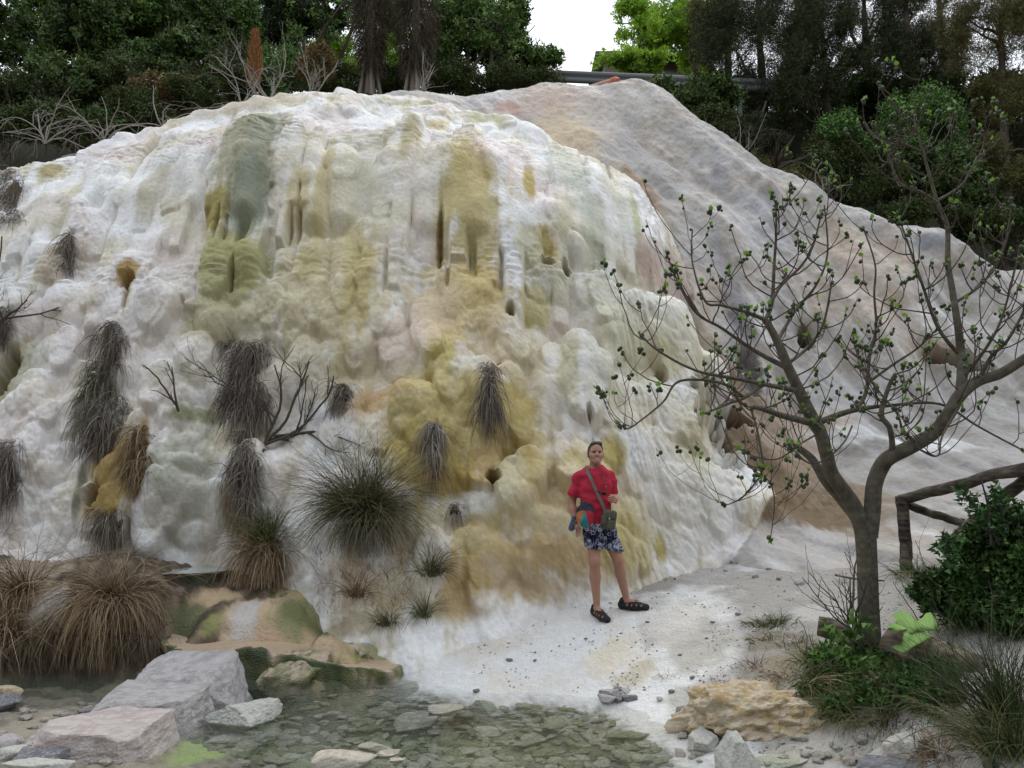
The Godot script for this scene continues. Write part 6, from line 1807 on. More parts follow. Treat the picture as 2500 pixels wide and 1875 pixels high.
# ---------------------------------------------------------------- the man
class Field:                       # distances to bones on a grid, meshed as surface nets
	var o: Vector3
	var h: float
	var nx: int
	var ny: int
	var nz: int
	var f := PackedFloat32Array()
	func _init(lo: Vector3, hi: Vector3, cell: float) -> void:
		o = lo
		h = cell
		nx = int((hi.x - lo.x) / cell) + 2
		ny = int((hi.y - lo.y) / cell) + 2
		nz = int((hi.z - lo.z) / cell) + 2
		f.resize(nx * ny * nz)
		f.fill(1.0)
	func bone(a: Vector3, b: Vector3, ra: float, rb: float, k := .03, flat := Vector3.ONE) -> void:
		# tapered capsule; flat squeezes it along the axes
		var r := maxf(ra, rb) / minf(flat.x, minf(flat.y, flat.z)) + k + h * 2.0
		var lo := Vector3(minf(a.x, b.x) - r, minf(a.y, b.y) - r, minf(a.z, b.z) - r)
		var hi := Vector3(maxf(a.x, b.x) + r, maxf(a.y, b.y) + r, maxf(a.z, b.z) + r)
		var fa := a * flat
		var fb := b * flat
		var ab := fb - fa
		var l2 := maxf(ab.length_squared(), 1e-9)
		for z in range(maxi(0, int((lo.z - o.z) / h)), mini(nz, int((hi.z - o.z) / h) + 2)):
			for y in range(maxi(0, int((lo.y - o.y) / h)), mini(ny, int((hi.y - o.y) / h) + 2)):
				for x in range(maxi(0, int((lo.x - o.x) / h)), mini(nx, int((hi.x - o.x) / h) + 2)):
					var p := (o + Vector3(x, y, z) * h) * flat
					var t := clampf((p - fa).dot(ab) / l2, 0.0, 1.0)
					var d := p.distance_to(fa + ab * t) - lerpf(ra, rb, t)
					var i := (z * ny + y) * nx + x
					var q := f[i]
					var w := clampf(.5 + .5 * (q - d) / k, 0.0, 1.0)
					f[i] = lerpf(q, d, w) - k * w * (1.0 - w)
	func carve(c: Vector3, r: float, k := .006, flat := Vector3.ONE) -> void:
		var s := r / minf(flat.x, minf(flat.y, flat.z)) + k + h * 2.0
		for z in range(maxi(0, int((c.z - s - o.z) / h)), mini(nz, int((c.z + s - o.z) / h) + 2)):
			for y in range(maxi(0, int((c.y - s - o.y) / h)), mini(ny, int((c.y + s - o.y) / h) + 2)):
				for x in range(maxi(0, int((c.x - s - o.x) / h)), mini(nx, int((c.x + s - o.x) / h) + 2)):
					var d := r - ((o + Vector3(x, y, z) * h - c) * flat).length()
					var i := (z * ny + y) * nx + x
					var w := clampf(.5 - .5 * (f[i] - d) / k, 0.0, 1.0)
					f[i] = lerpf(f[i], d, w) + k * w * (1.0 - w)
	func cut(n: Vector3, d: float) -> void:          # keeps the side where n.p < d
		var m := n.normalized()
		for z in nz:
			for y in ny:
				for x in nx:
					var i := (z * ny + y) * nx + x
					f[i] = maxf(f[i], m.dot(o + Vector3(x, y, z) * h) - d)
	func ruffle(n: FastNoiseLite, amount: float, stretch: Vector3) -> void:
		for z in nz:
			for y in ny:
				for x in nx:
					var i := (z * ny + y) * nx + x
					if absf(f[i]) < .05: f[i] += amount * n.get_noise_3dv((o + Vector3(x, y, z) * h) * stretch)
	func mesh_into(v: PackedVector3Array, nn: PackedVector3Array, ix: PackedInt32Array) -> void:
		var id := PackedInt32Array()
		id.resize(nx * ny * nz)
		id.fill(-1)
		var sx := 1
		var sy := nx
		var sz := nx * ny
		var corner := [0, sx, sy, sx + sy, sz, sz + sx, sz + sy, sz + sx + sy]
		for z in nz - 1:
			for y in ny - 1:
				for x in nx - 1:
					var i := z * sz + y * sy + x
					var a := f[i]
					if absf(a) > h * 2.5: continue
					var neg := 0
					for c in 8:
						if f[i + corner[c]] < 0.0: neg += 1
					if neg == 0 or neg == 8: continue
					var sum := Vector3.ZERO
					var cnt := 0
					for e in 12:
						var c0: int = [0, 2, 4, 6, 0, 1, 4, 5, 0, 1, 2, 3][e]
						var c1: int = [1, 3, 5, 7, 2, 3, 6, 7, 4, 5, 6, 7][e]
						var fa := f[i + corner[c0]]
						var fb := f[i + corner[c1]]
						if (fa < 0.0) == (fb < 0.0): continue
						var t := fa / (fa - fb)
						var p0 := Vector3(c0 & 1, (c0 >> 1) & 1, c0 >> 2)
						var p1 := Vector3(c1 & 1, (c1 >> 1) & 1, c1 >> 2)
						sum += p0.lerp(p1, t)
						cnt += 1
					id[i] = v.size()
					v.append(o + (Vector3(x, y, z) + sum / cnt) * h)
					var g := Vector3(f[i + sx] + f[i + sx + sy] + f[i + sx + sz] + f[i + sx + sy + sz] - f[i] - f[i + sy] - f[i + sz] - f[i + sy + sz], f[i + sy] + f[i + sx + sy] + f[i + sy + sz] + f[i + sx + sy + sz] - f[i] - f[i + sx] - f[i + sz] - f[i + sx + sz], f[i + sz] + f[i + sx + sz] + f[i + sy + sz] + f[i + sx + sy + sz] - f[i] - f[i + sx] - f[i + sy] - f[i + sx + sy])
					nn.append(g.normalized())
		for z in range(1, nz - 1):
			for y in range(1, ny - 1):
				for x in range(1, nx - 1):
					var i := z * sz + y * sy + x
					var a := f[i] < 0.0
					for ax in 3:
						var st: int = [sx, sy, sz][ax]
						if (f[i + st] < 0.0) == a: continue
						var u: int = [sy, sz, sx][ax]
						var w: int = [sz, sx, sy][ax]
						var q0 := id[i]
						var q1 := id[i - u]
						var q2 := id[i - u - w]
						var q3 := id[i - w]
						if q0 < 0 or q1 < 0 or q2 < 0 or q3 < 0: continue
						if a: ix.append_array([q0, q2, q1, q0, q3, q2])
						else: ix.append_array([q0, q1, q2, q0, q2, q3])
	func mesh() -> ArrayMesh:
		var v := PackedVector3Array()
		var n := PackedVector3Array()
		var ix := PackedInt32Array()
		mesh_into(v, n, ix)
		var a := []
		a.resize(Mesh.ARRAY_MAX)
		a[Mesh.ARRAY_VERTEX] = v
		a[Mesh.ARRAY_NORMAL] = n
		a[Mesh.ARRAY_INDEX] = ix
		var m := ArrayMesh.new()
		m.add_surface_from_arrays(Mesh.PRIMITIVE_TRIANGLES, a)
		return m

const MK := 0.00448
func mp(px: float, py: float, z := 0.0) -> Vector3:      # picture point on the man -> metres from between his feet
	return Vector3((px - 1480.0) * MK, (1478.0 - py) * MK, z)

func hand(fl: Field, wrist: Vector3, palm: Vector3, along: Vector3, side: Vector3, thumb: Vector3, curl: float) -> void:
	# palm, four curling fingers and a thumb from the palm's side
	fl.bone(wrist, palm, .024, .030, .015)
	var up := along.normalized()
	var sd := side.normalized()
	var down := up.cross(sd).normalized()
	fl.bone(palm - sd * .022, palm + sd * .022, .022, .020, .012)
	var lens := [.062, .072, .068, .052]
	for k in 4:
		var p := palm + up * .030 + sd * (.030 - .020 * k)
		var d := up
		var r := .0098
		for j in 3:
			d = (d * cos(curl) + down * sin(curl)).normalized()
			var q: Vector3 = p + d * lens[k] * [.45, .32, .26][j]
			fl.bone(p, q, r, r * .92, .003)
			p = q
			r *= .92
	var t := palm + sd * .034 - up * .012
	var t1 := t + (thumb.normalized() * .6 + up * .4).normalized() * .034
	fl.bone(palm + sd * .012 - up * .02, t, .016, .013, .01)
	fl.bone(t, t1, .0125, .011, .004)
	fl.bone(t1, t1 + (up * .6 + down * .7).normalized() * .028, .011, .0095, .003)

func build_person() -> void:
	var skin := mat(.40, .215, .155, .55, .4)
	skin.subsurf_scatter_enabled = true
	skin.subsurf_scatter_strength = .15
	var root := at(1480, 1478, 9.05)
	var man := thing("person", "smiling man in red t-shirt and dark flowered shorts standing on the white apron", "person", root)
	# joints
	var hipL := mp(1450, 1303, 0)
	var hipR := mp(1484, 1303, -.02)
	var kneeL := mp(1451, 1372, .09)
	var kneeR := mp(1509, 1368, .0)
	var ankL := mp(1456, 1452, .06)
	var ankR := mp(1531, 1447, -.08)
	# feet stand on the ground
	var gl := ground_y(root.x + ankL.x, root.z + ankL.z) - root.y
	var gr := ground_y(root.x + ankR.x, root.z + ankR.z) - root.y
	ankL.y = gl + .095
	ankR.y = gr + .095
	var toeL := ankL + Vector3(.085, -.055, .16)
	var toeR := ankR + Vector3(.185, -.055, .10)
	toeL.y = ground_y(root.x + toeL.x, root.z + toeL.z) - root.y + .04
	toeR.y = ground_y(root.x + toeR.x, root.z + toeR.z) - root.y + .04
	var chest := mp(1455, 1185, -.02)
	var belly := mp(1459, 1245, .02)
	var pelvis := mp(1466, 1295, -.01)
	var neck := mp(1456, 1152, -.035)
	var shL := mp(1415, 1171, -.04)
	var shR := mp(1490, 1167, -.06)
	var elL := mp(1399, 1232, -.05)
	var elR := mp(1503, 1222, -.10)
	var wrL := mp(1405, 1279, .05)
	var wrR := mp(1502, 1224, .10)
	var head := mp(1457, 1115, .02)
	var fl := Field.new(Vector3(-.48, -.1, -.36), Vector3(.36, 1.62, .36), .0105)
	fl.bone(neck + Vector3(0, -.04, 0), head + Vector3(0, -.03, -.03), .062, .058, .02)
	fl.bone(chest + Vector3(0, .05, 0), belly, .118, .112, .05, Vector3(.82, 1, 1.05))
	fl.bone(belly, pelvis, .11, .11, .05, Vector3(.85, 1, 1.05))
	fl.bone(neck + Vector3(0, -.03, 0), shL, .05, .05, .04)
	fl.bone(neck + Vector3(0, -.03, 0), shR, .05, .05, .04)
	for q in [[shL, elL, wrL], [shR, elR, wrR]]:
		fl.bone(q[0], q[1], .056, .043, .02)
		fl.bone(q[1], q[1].lerp(q[2], .35), .043, .043, .02)
		fl.bone(q[1].lerp(q[2], .35), q[2], .043, .028, .02)
	for q in [[hipL, kneeL, ankL, toeL], [hipR, kneeR, ankR, toeR]]:
		fl.bone(q[0], q[1], .088, .060, .03)
		var calf: Vector3 = q[1].lerp(q[2], .33) + Vector3(0, 0, -.025)
		fl.bone(q[1], calf, .056, .060, .03)
		fl.bone(calf, q[2] + Vector3(0, .02, 0), .058, .034, .025)
		fl.bone(q[1] + Vector3(0, -.01, .025), q[1] + Vector3(0, .02, .02), .038, .04, .02)
		fl.bone(q[2], q[3] + Vector3(0, .0, 0), .036, .026, .02)
	# a finer grid for the head
	var hf := Field.new(head + Vector3(-.13, -.16, -.15), head + Vector3(.13, .15, .16), .0042)
	var tip := deg_to_rad(-9)
	var hb := Basis(Vector3.RIGHT, tip) * Basis(Vector3.UP, .06)
	var H := func(x: float, y: float, z: float) -> Vector3: return head + hb * Vector3(x, y, z)
	hf.bone(H.call(0, .035, -.02), H.call(0, .045, .01), .086, .082, .03, Vector3(1.12, 1, .95))
	hf.bone(H.call(0, -.01, .025), H.call(0, -.055, .04), .066, .050, .03, Vector3(1, 1, 1))
	hf.bone(H.call(-.035, -.062, .030), H.call(0, -.088, .060), .028, .026, .025)
	hf.bone(H.call(.035, -.062, .030), H.call(0, -.088, .060), .028, .026, .025)
	hf.bone(H.call(0, -.088, .066), H.call(0, -.086, .068), .022, .022, .02)
	hf.bone(neck + Vector3(0, -.02, 0), H.call(0, -.04, -.02), .062, .058, .03)
	hf.bone(H.call(-.055, -.02, .045), H.call(-.035, -.03, .068), .024, .022, .02)     # cheeks
	hf.bone(H.call(.055, -.02, .045), H.call(.035, -.03, .068), .024, .022, .02)
	hf.bone(H.call(-.05, .028, .062), H.call(-.01, .026, .078), .012, .012, .014)      # brow ridge
	hf.bone(H.call(.05, .028, .062), H.call(.01, .026, .078), .012, .012, .014)
	hf.bone(H.call(0, .02, .080), H.call(0, -.022, .104), .0085, .0125, .008)          # nose
	hf.bone(H.call(-.013, -.026, .088), H.call(.013, -.026, .088), .0095, .0095, .006)
	hf.carve(H.call(-.031, .008, .090), .0165, .008, Vector3(.8, 1.2, 1))
	hf.carve(H.call(.031, .008, .090), .0165, .008, Vector3(.8, 1.2, 1))
	hf.bone(H.call(-.022, -.050, .076), H.call(.022, -.050, .076), .012, .012, .012)   # lips
	hf.carve(H.call(0, -.0515, .098), .012, .004, Vector3(.42, 1.8, 1))
	for s in [-1, 1]:
		hf.bone(H.call(.086 * s, .012, -.012), H.call(.084 * s, -.028, -.006), .013, .009, .006, Vector3(1.3, 1, .8))
		hf.carve(H.call(.098 * s, .004, -.002), .008, .004, Vector3(1, .7, 1))
	# and for the hands
	var ha := Field.new(wrR + Vector3(-.12, -.12, -.06), wrR + Vector3(.12, .12, .17), .0042)
	hand(ha, wrR, wrR + Vector3(-.012, .004, .05), Vector3(-.15, .25, 1), Vector3(-.2, .95, 0), Vector3(-.7, .4, .2), 1.15)
	var hl := Field.new(wrL + Vector3(-.13, -.19, -.08), wrL + Vector3(.15, .08, .18), .0042)
	hand(hl, wrL, wrL + Vector3(.02, -.052, .025), Vector3(.35, -1, .25), Vector3(.35, .1, .9), Vector3(.9, -.3, .5), .32)
	var v := PackedVector3Array()
	var n := PackedVector3Array()
	var ix := PackedInt32Array()
	for g in [fl, hf, ha, hl]:
		var v2 := PackedVector3Array()
		var n2 := PackedVector3Array()
		var i2 := PackedInt32Array()
		g.mesh_into(v2, n2, i2)
		var first := v.size()
		v.append_array(v2)
		n.append_array(n2)
		for e in i2: ix.append(e + first)
	part("body", mesh_of(v, n, PackedColorArray(), ix), skin, man)
	# hair: a cap of its own, cut along the hair line
	var hr := Field.new(head + Vector3(-.13, -.10, -.16), head + Vector3(.13, .16, .15), .005)
	hr.bone(H.call(0, .042, -.028), H.call(0, .054, .004), .092, .087, .03, Vector3(1.1, 1, .95))
	hr.bone(H.call(0, -.02, -.05), H.call(0, -.045, -.05), .072, .06, .03)
	hr.bone(H.call(-.03, .10, .055), H.call(.04, .105, .05), .028, .028, .02)
	hr.ruffle(noise(201, 40.0), .006, Vector3(1, .4, 1))
	hr.carve(H.call(0, .010, .105), .088, .012, Vector3(1.02, .92, .95))
	hr.carve(H.call(0, -.08, .06), .085, .01, Vector3(.85, 1, 1))
	var hairm := mat(.075, .062, .052, .75, .3)
	part("hair", hr.mesh(), hairm, man)
	# eyes, brows, mouth
	var eye := SphereMesh.new()
	eye.radius = .0125
	eye.height = .016
	eye.radial_segments = 12
	eye.rings = 8
	for s in [-1, 1]:
		var e := part("eye", eye, mat(.05, .035, .03, .3), man)
		e.position = H.call(.031 * s, .009, .0715)
		var bt := Tubes.new()
		bt.tube(PackedVector3Array([H.call(.012 * s, .024, .091), H.call(.030 * s, .031, .086), H.call(.052 * s, .022, .071)]), PackedFloat32Array([.0035, .0045, .0025]), 6)
		part("eyebrow", bt.mesh(), hairm, man)
	var mt := Tubes.new()
	mt.tube(PackedVector3Array([H.call(-.027, -.045, .078), H.call(-.014, -.0515, .0865), H.call(0, -.053, .0885), H.call(.014, -.0515, .0865), H.call(.027, -.045, .078)]), PackedFloat32Array([.001, .0032, .004, .0032, .001]), 6)
	part("mouth", mt.mesh(), mat(.62, .56, .5, .4), man)
	var lt := Tubes.new()
	lt.tube(PackedVector3Array([H.call(-.027, -.046, .079), H.call(-.014, -.057, .086), H.call(0, -.060, .088), H.call(.014, -.057, .086), H.call(.027, -.046, .079)]), PackedFloat32Array([.002, .0038, .0045, .0038, .002]), 6)
	part("lip", lt.mesh(), mat(.33, .13, .11, .5), man)
	# t-shirt
	var red := mat(.43, .032, .06, .9, .2)
	red.rim_enabled = true
	red.rim = .2
	var sf := Field.new(Vector3(-.50, .75, -.36), Vector3(.36, 1.56, .34), .009)
	sf.bone(chest + Vector3(0, .055, -.01), belly, .134, .140, .05, Vector3(.80, 1, 1.02))
	sf.bone(belly, pelvis + Vector3(.01, .0, 0), .142, .144, .05, Vector3(.82, 1, 1.02))
	sf.bone(neck + Vector3(0, -.05, 0), shL + Vector3(0, .0, 0), .058, .060, .05)
	sf.bone(neck + Vector3(0, -.05, 0), shR + Vector3(0, .0, 0), .058, .060, .05)
	sf.bone(neck + Vector3(0, -.045, 0), neck + Vector3(0, -.01, .0), .075, .068, .03)
	sf.bone(shL, elL, .062, .064, .03)
	sf.bone(shR, elR, .062, .064, .03)
	sf.ruffle(noise(202, 5.0, FastNoiseLite.TYPE_SIMPLEX_SMOOTH, 1), .020, Vector3(1.2, .45, 1.0))
	sf.ruffle(noise(203, 7.5, FastNoiseLite.TYPE_SIMPLEX_SMOOTH, 1), .012, Vector3(.6, 1.5, .6))
	for z in sf.nz:
		for y in sf.ny:
			for x in sf.nx:
				var p: Vector3 = sf.o + Vector3(x, y, z) * sf.h
				var i: int = (z * sf.ny + y) * sf.nx + x
				var c := -1.0
				if p.x < shL.x + .045: c = (p - elL).dot((elL - shL).normalized()) + .065      # sleeve ends
				elif p.x > shR.x - .02 and p.y < shR.y + .05: c = (p - elR).dot((elR - shR).normalized()) + .035
				if p.x > shL.x + .02 and p.x < shR.x + .01: c = maxf(c if p.y > elL.y + .05 else -1.0, (mp(0, 1283).y - .03 * (p.x + .05) * 4.0) - p.y)       # hem
				var nk := Vector2((p.x - neck.x) / .072, (p.z - neck.z - .012) / .078)
				c = maxf(c, minf(1.0 - nk.length(), p.y - (neck.y - .018 - .25 * maxf(0, p.z - neck.z))) * .07 if nk.length() < 1.0 else -1.0)
				sf.f[i] = maxf(sf.f[i], c)
	var shirt := part("t_shirt", sf.mesh(), red, man)
	var col := Tubes.new()
	var ring := PackedVector3Array()
	var rr := PackedFloat32Array()
	for k in 25:
		var a := TAU * k / 24
		ring.append(Vector3(neck.x + cos(a) * .070, neck.y - .014 - .022 * sin(a), neck.z + .012 + sin(a) * .076))
		rr.append(.009)
	col.tube(ring, rr, 6, Color.WHITE, false)
	part("collar", col.mesh(), red, shirt)
	var pk := BoxMesh.new()
	pk.size = Vector3(.095, .11, .006)
	var po := part("pocket", pk, red, shirt)
	po.position = mp(1481, 1198, .128)
	po.rotation_degrees = Vector3(-4, 18, 0)
	# shorts
	var pf := Field.new(Vector3(-.36, .48, -.30), Vector3(.26, .98, .28), .009)
	pf.bone(pelvis + Vector3(-.02, .06, 0), pelvis + Vector3(0, -.03, 0), .138, .145, .04, Vector3(.84, 1, 1.05))
	pf.bone(hipL + Vector3(0, -.01, 0), hipL.lerp(kneeL, .85), .105, .094, .035)
	pf.bone(hipR + Vector3(0, -.01, 0), hipR.lerp(kneeR, .85), .105, .092, .035)
	pf.ruffle(noise(204, 9.0, FastNoiseLite.TYPE_SIMPLEX_SMOOTH, 2), .014, Vector3(1, .5, 1))
	pf.cut(Vector3(-.12, -1, .02), -mp(0, 1343).y + .12 * .1)
	pf.cut(Vector3(0, 1, 0), mp(0, 1262).y)
	var sm := mat(1, 1, 1, .9, .2)
	sm.albedo_texture = flower_texture()
	sm.uv1_triplanar = true
	sm.uv1_scale = Vector3(3.2, 3.2, 3.2)
	part("shorts", pf.mesh(), sm, man)
	# walking sandals: dark upper, sole, straps with skin between
	var black := mat(.018, .018, .02, .6, .4)
	for q in [[ankL, toeL], [ankR, toeR]]:
		var a: Vector3 = q[0]
		var b: Vector3 = q[1]
		var dirn := Vector3(b.x - a.x, 0, b.z - a.z).normalized()
		var heel: Vector3 = a - dirn * .055
		var sh := Node3D.new()
		var ff := Field.new(Vector3(minf(heel.x, b.x) - .12, minf(heel.y, b.y) - .16, minf(heel.z, b.z) - .12), Vector3(maxf(heel.x, b.x) + .12, a.y + .07, maxf(heel.z, b.z) + .12), .006)
		var hg := ground_y(root.x + heel.x, root.z + heel.z) - root.y
		var low_h := Vector3(heel.x, hg + .035, heel.z)
		var low_t := Vector3(b.x, ground_y(root.x + b.x, root.z + b.z) - root.y + .032, b.z) + dirn * .015
		ff.bone(low_h, low_h.lerp(low_t, .6), .040, .046, .02)
		ff.bone(low_h.lerp(low_t, .6), low_t, .046, .036, .02)
		ff.bone(low_h + Vector3(0, .02, 0), low_h + Vector3(0, .055, 0) + dirn * .02, .038, .040, .02)
		ff.bone(low_h.lerp(low_t, .4) + Vector3(0, .03, 0), low_h.lerp(low_t, .75) + Vector3(0, .012, 0), .038, .034, .02)
		ff.carve(a + Vector3(0, .045, 0), .044, .006, Vector3(1, .7, 1))
		var gmid := (low_h.y + low_t.y) * .5 - .034
		var slope := (low_t.y - low_h.y) / maxf(.05, Vector2(low_t.x - low_h.x, low_t.z - low_h.z).length())
		var nrm := (Vector3.DOWN + dirn * slope).normalized()
		ff.cut(nrm, nrm.dot(Vector3((low_h.x + low_t.x) * .5, gmid, (low_h.z + low_t.z) * .5)))
		var shoe := part("sandal", ff.mesh(), black, man)
		var sd := dirn.cross(Vector3.UP)
		if sd.z < 0: sd = -sd
		for k in 4:
			var w := SphereMesh.new()
			w.radius = .010
			w.height = .030
			w.radial_segments = 8
			w.rings = 4
			var o := part("opening", w, skin, shoe)
			o.position = low_h.lerp(low_t, .28 + .19 * k) + sd * (.040 if k < 3 else .034) + Vector3(0, .016, 0)
			o.rotation_degrees = Vector3(0, 0, -20)
		var lace := Tubes.new()
		var lc: Vector3 = low_h.lerp(low_t, .5) + Vector3(0, .062, 0)
		lace.tube(PackedVector3Array([lc, lc + dirn * .03 + Vector3(0, .012, .01), lc + dirn * .06 + Vector3(0, .006, .02), lc + dirn * .03 + Vector3(0, .002, .025), lc]), PackedFloat32Array([.003, .003, .003, .003, .003]), 5)
		part("lace", lace.mesh(), black, shoe)
	# shoulder bag: strap and bag are one thing
	var canvas := mat(.105, .105, .075, .95, .2)
	relief(canvas, noise(205, .2), .05, .1)
	var bag := thing("shoulder_bag", "olive canvas bag slung across the man's chest at his hip", "bag", root)
	var bp := mp(1485, 1271, .17)
	part("body", rounded_box(Vector3(.145, .205, .075), .03), canvas, bag).transform = Transform3D(Basis(Vector3.UP, .25) * Basis(Vector3.BACK, -.12), bp)
	var flap := part("flap", rounded_box(Vector3(.150, .10, .085), .03), canvas, bag)
	flap.transform = Transform3D(Basis(Vector3.UP, .25) * Basis(Vector3.BACK, -.12), bp + Vector3(.004, .055, .006))
	var pock := part("side_pocket", rounded_box(Vector3(.06, .10, .05), .02), canvas, bag)
	pock.transform = Transform3D(Basis(Vector3.UP, .25) * Basis(Vector3.BACK, -.12), bp + Vector3(-.062, .0, .035))
	var front_pocket := part("front_pocket", rounded_box(Vector3(.09, .085, .03), .014), canvas, bag)
	front_pocket.transform = Transform3D(Basis(Vector3.UP, .25) * Basis(Vector3.BACK, -.12), bp + Vector3(.012, -.045, .045))
	var bk := part("buckle", rounded_box(Vector3(.014, .022, .008), .003), mat(.5, .5, .5, .3), bag)
	bk.position = bp + Vector3(-.005, .018, .053)
	var path := []
	for q in [[1440, 1150, -.16], [1433, 1146, -.06], [1434, 1151, .03], [1441, 1170, .135], [1450, 1192, .165], [1460, 1215, .178], [1469, 1235, .186], [1475, 1250, .18]]: path.append(mp(q[0], q[1], q[2]))
	part("strap", ribbon(path, .034), mat(.155, .135, .115, .9), bag)
	# sunglasses hanging on a beaded cord
	var sg := thing("sunglasses", "dark sunglasses hanging on a beaded cord round the man's neck", "glasses", root)
	var cord := Tubes.new()
	var cp := []
	for q in [[1452, 1205, .168], [1449, 1190, .158], [1446, 1170, .128], [1443, 1152, .055], [1444, 1144, -.02], [1456, 1141, -.10], [1469, 1144, -.02], [1471, 1152, .055], [1474, 1172, .12], [1478, 1192, .15], [1479, 1209, .165]]: cp.append(mp(q[0], q[1], q[2]))
	var cr := []
	for k in cp.size(): cr.append(.0045 if k % 2 else .0035)
	var cc := curve(cp, cr, 5)
	cord.tube(cc[0], cc[1], 6)
	part("cord", cord.mesh(), mat(.06, .04, .03, .6), sg)
	for k in 10:
		var bd := SphereMesh.new()
		bd.radius = .0065
		bd.height = .013
		bd.radial_segments = 8
		bd.rings = 5
		var o := part("bead", bd, mat([.5, .05, .4][k % 3], [.35, .2, .06][k % 3], [.06, .2, .05][k % 3], .4), sg)
		o.position = cc[0][int(4 + k * 4.6)]
	for s in [0, 1]:
		var lens := part("lens", rounded_box(Vector3(.052, .034, .005), .012), mat(.02, .012, .012, .1, .6), sg)
		lens.position = mp(1459 + s * 13.5, 1206.5 + s * 2.2, .174)
		lens.rotation_degrees.z = -10
	var fr := Tubes.new()
	fr.tube(PackedVector3Array([mp(1452, 1203, .170), mp(1459, 1202.5, .178), mp(1466, 1204.5, .178), mp(1473, 1205.5, .178), mp(1479, 1208, .168)]), PackedFloat32Array([.003, .003, .003, .003, .003]), 6)
	part("frame", fr.mesh(), mat(.08, .015, .02, .3), sg)
	# patchwork cap in his right hand
	var cap := thing("patchwork_cap", "crumpled patchwork cap of black, red, teal and orange held in the man's hand", "cap", root)
	var cols := [Color(.36, .012, .03), Color(.02, .20, .22), Color(.38, .14, .05), Color(.012, .012, .02), Color(.012, .012, .02), Color(.014, .012, .03)]
	var cm := mp(1428, 1258, .17)
	var cb := Basis(Vector3.BACK, .30) * Basis(Vector3.RIGHT, 1.0) * Basis(Vector3.UP, -.35)
	var crump := noise(206, 9.0)
	for k in 6:
		var pv := PackedVector3Array()
		var pi := PackedInt32Array()
		for j in 9:
			for i in 7:
				var a := TAU * (k + i / 6.0) / 6.0
				var e := PI * .5 * j / 8.0
				var p := Vector3(cos(a) * cos(e) * .095, sin(e) * .09, sin(a) * cos(e) * .155)
				p *= 1.0 + .22 * crump.get_noise_3dv(p) - .03 * absf(i / 6.0 - .5) * -1.0
				pv.append(cm + cb * p)
		for j in 8:
			for i in 6:
				var a := j * 7 + i
				pi.append_array([a, a + 7, a + 1, a + 1, a + 7, a + 8])
		part("panel", mesh_of(pv, smooth_normals(pv, pi), PackedColorArray(), pi), mat(cols[k].r, cols[k].g, cols[k].b, .85), cap)
	var bv := PackedVector3Array()
	var bi := PackedInt32Array()
	for j in 5:
		for i in 9:
			var a := PI * (.15 + .7 * i / 8.0)
			var r := 1.0 + .55 * j / 4.0
			bv.append(mp(1412, 1282, .10) + Basis(Vector3.BACK, .25) * Basis(Vector3.RIGHT, 1.35) * Vector3(cos(a) * .05 * r, -.02 * j / 4.0 * (1.0 + sin(a)), -sin(a) * .06 * r + .02))
	for j in 4:
		for i in 8:
			var a := j * 9 + i
			bi.append_array([a, a + 9, a + 1, a + 1, a + 9, a + 10])
	part("brim", mesh_of(bv, smooth_normals(bv, bi), PackedColorArray(), bi), mat(.42, .2, .08, .85), cap)
	var tail := Field.new(mp(1385, 1305, .0), mp(1412, 1260, .16), .006)
	tail.bone(mp(1402, 1268, .07), mp(1396, 1292, .08), .022, .034, .01, Vector3(1, 1, 1.8))
	part("earflap", tail.mesh(), mat(.05, .10, .17, .85), cap)

func rounded_box(size: Vector3, r: float) -> ArrayMesh:
	var v := PackedVector3Array()
	var n := PackedVector3Array()
	var ix := PackedInt32Array()
	var res := 6
	for f in [[Vector3.RIGHT, Vector3.UP], [Vector3.LEFT, Vector3.UP], [Vector3.UP, Vector3.BACK], [Vector3.DOWN, Vector3.BACK], [Vector3.BACK, Vector3.UP], [Vector3.FORWARD, Vector3.UP]]:
		var nn: Vector3 = f[0]
		var a: Vector3 = f[1]
		var b := nn.cross(a)
		var first := v.size()
		for j in res + 1:
			for i in res + 1:
				var q := nn + a * (2.0 * j / res - 1.0) + b * (2.0 * i / res - 1.0)
				var p := q * size * .5
				var inner := (size * .5 - Vector3.ONE * minf(r, minf(size.x, minf(size.y, size.z)) * .49))
				var c := p.clamp(-inner, inner)
				var d := (p - c).normalized()
				v.append(c + d * minf(r, minf(size.x, minf(size.y, size.z)) * .49))
				n.append(d)
		for j in res:
			for i in res:
				var o := first + j * (res + 1) + i
				ix.append_array([o, o + 1, o + res + 1, o + 1, o + res + 2, o + res + 1])
	return mesh_of(v, n, PackedColorArray(), ix)

func ribbon(path: Array, width: float) -> ArrayMesh:
	var radii := []
	for q in path: radii.append(1.0)
	var cv := curve(path, radii, 6)
	var v := PackedVector3Array()
	var ix := PackedInt32Array()
	var m: int = cv[0].size()
	for k in m:
		var d: Vector3 = (cv[0][mini(k + 1, m - 1)] - cv[0][maxi(k - 1, 0)]).normalized()
		var out: Vector3 = Vector3(cv[0][k].x + .09, 0, cv[0][k].z + .12).normalized()
		var s := d.cross(out).normalized()
		for e in [-1.0, 1.0]:
			v.append(cv[0][k] + s * width * .5 * e + out * .003)
			v.append(cv[0][k] + s * width * .5 * e - out * .003)
	for k in m - 1:
		var a := k * 4
		for q in [[0, 2], [2, 3], [3, 1], [1, 0]]:
			ix.append_array([a + q[0], a + q[0] + 4, a + q[1], a + q[1], a + q[0] + 4, a + q[1] + 4])
	return mesh_of(v, smooth_normals(v, ix), PackedColorArray(), ix)

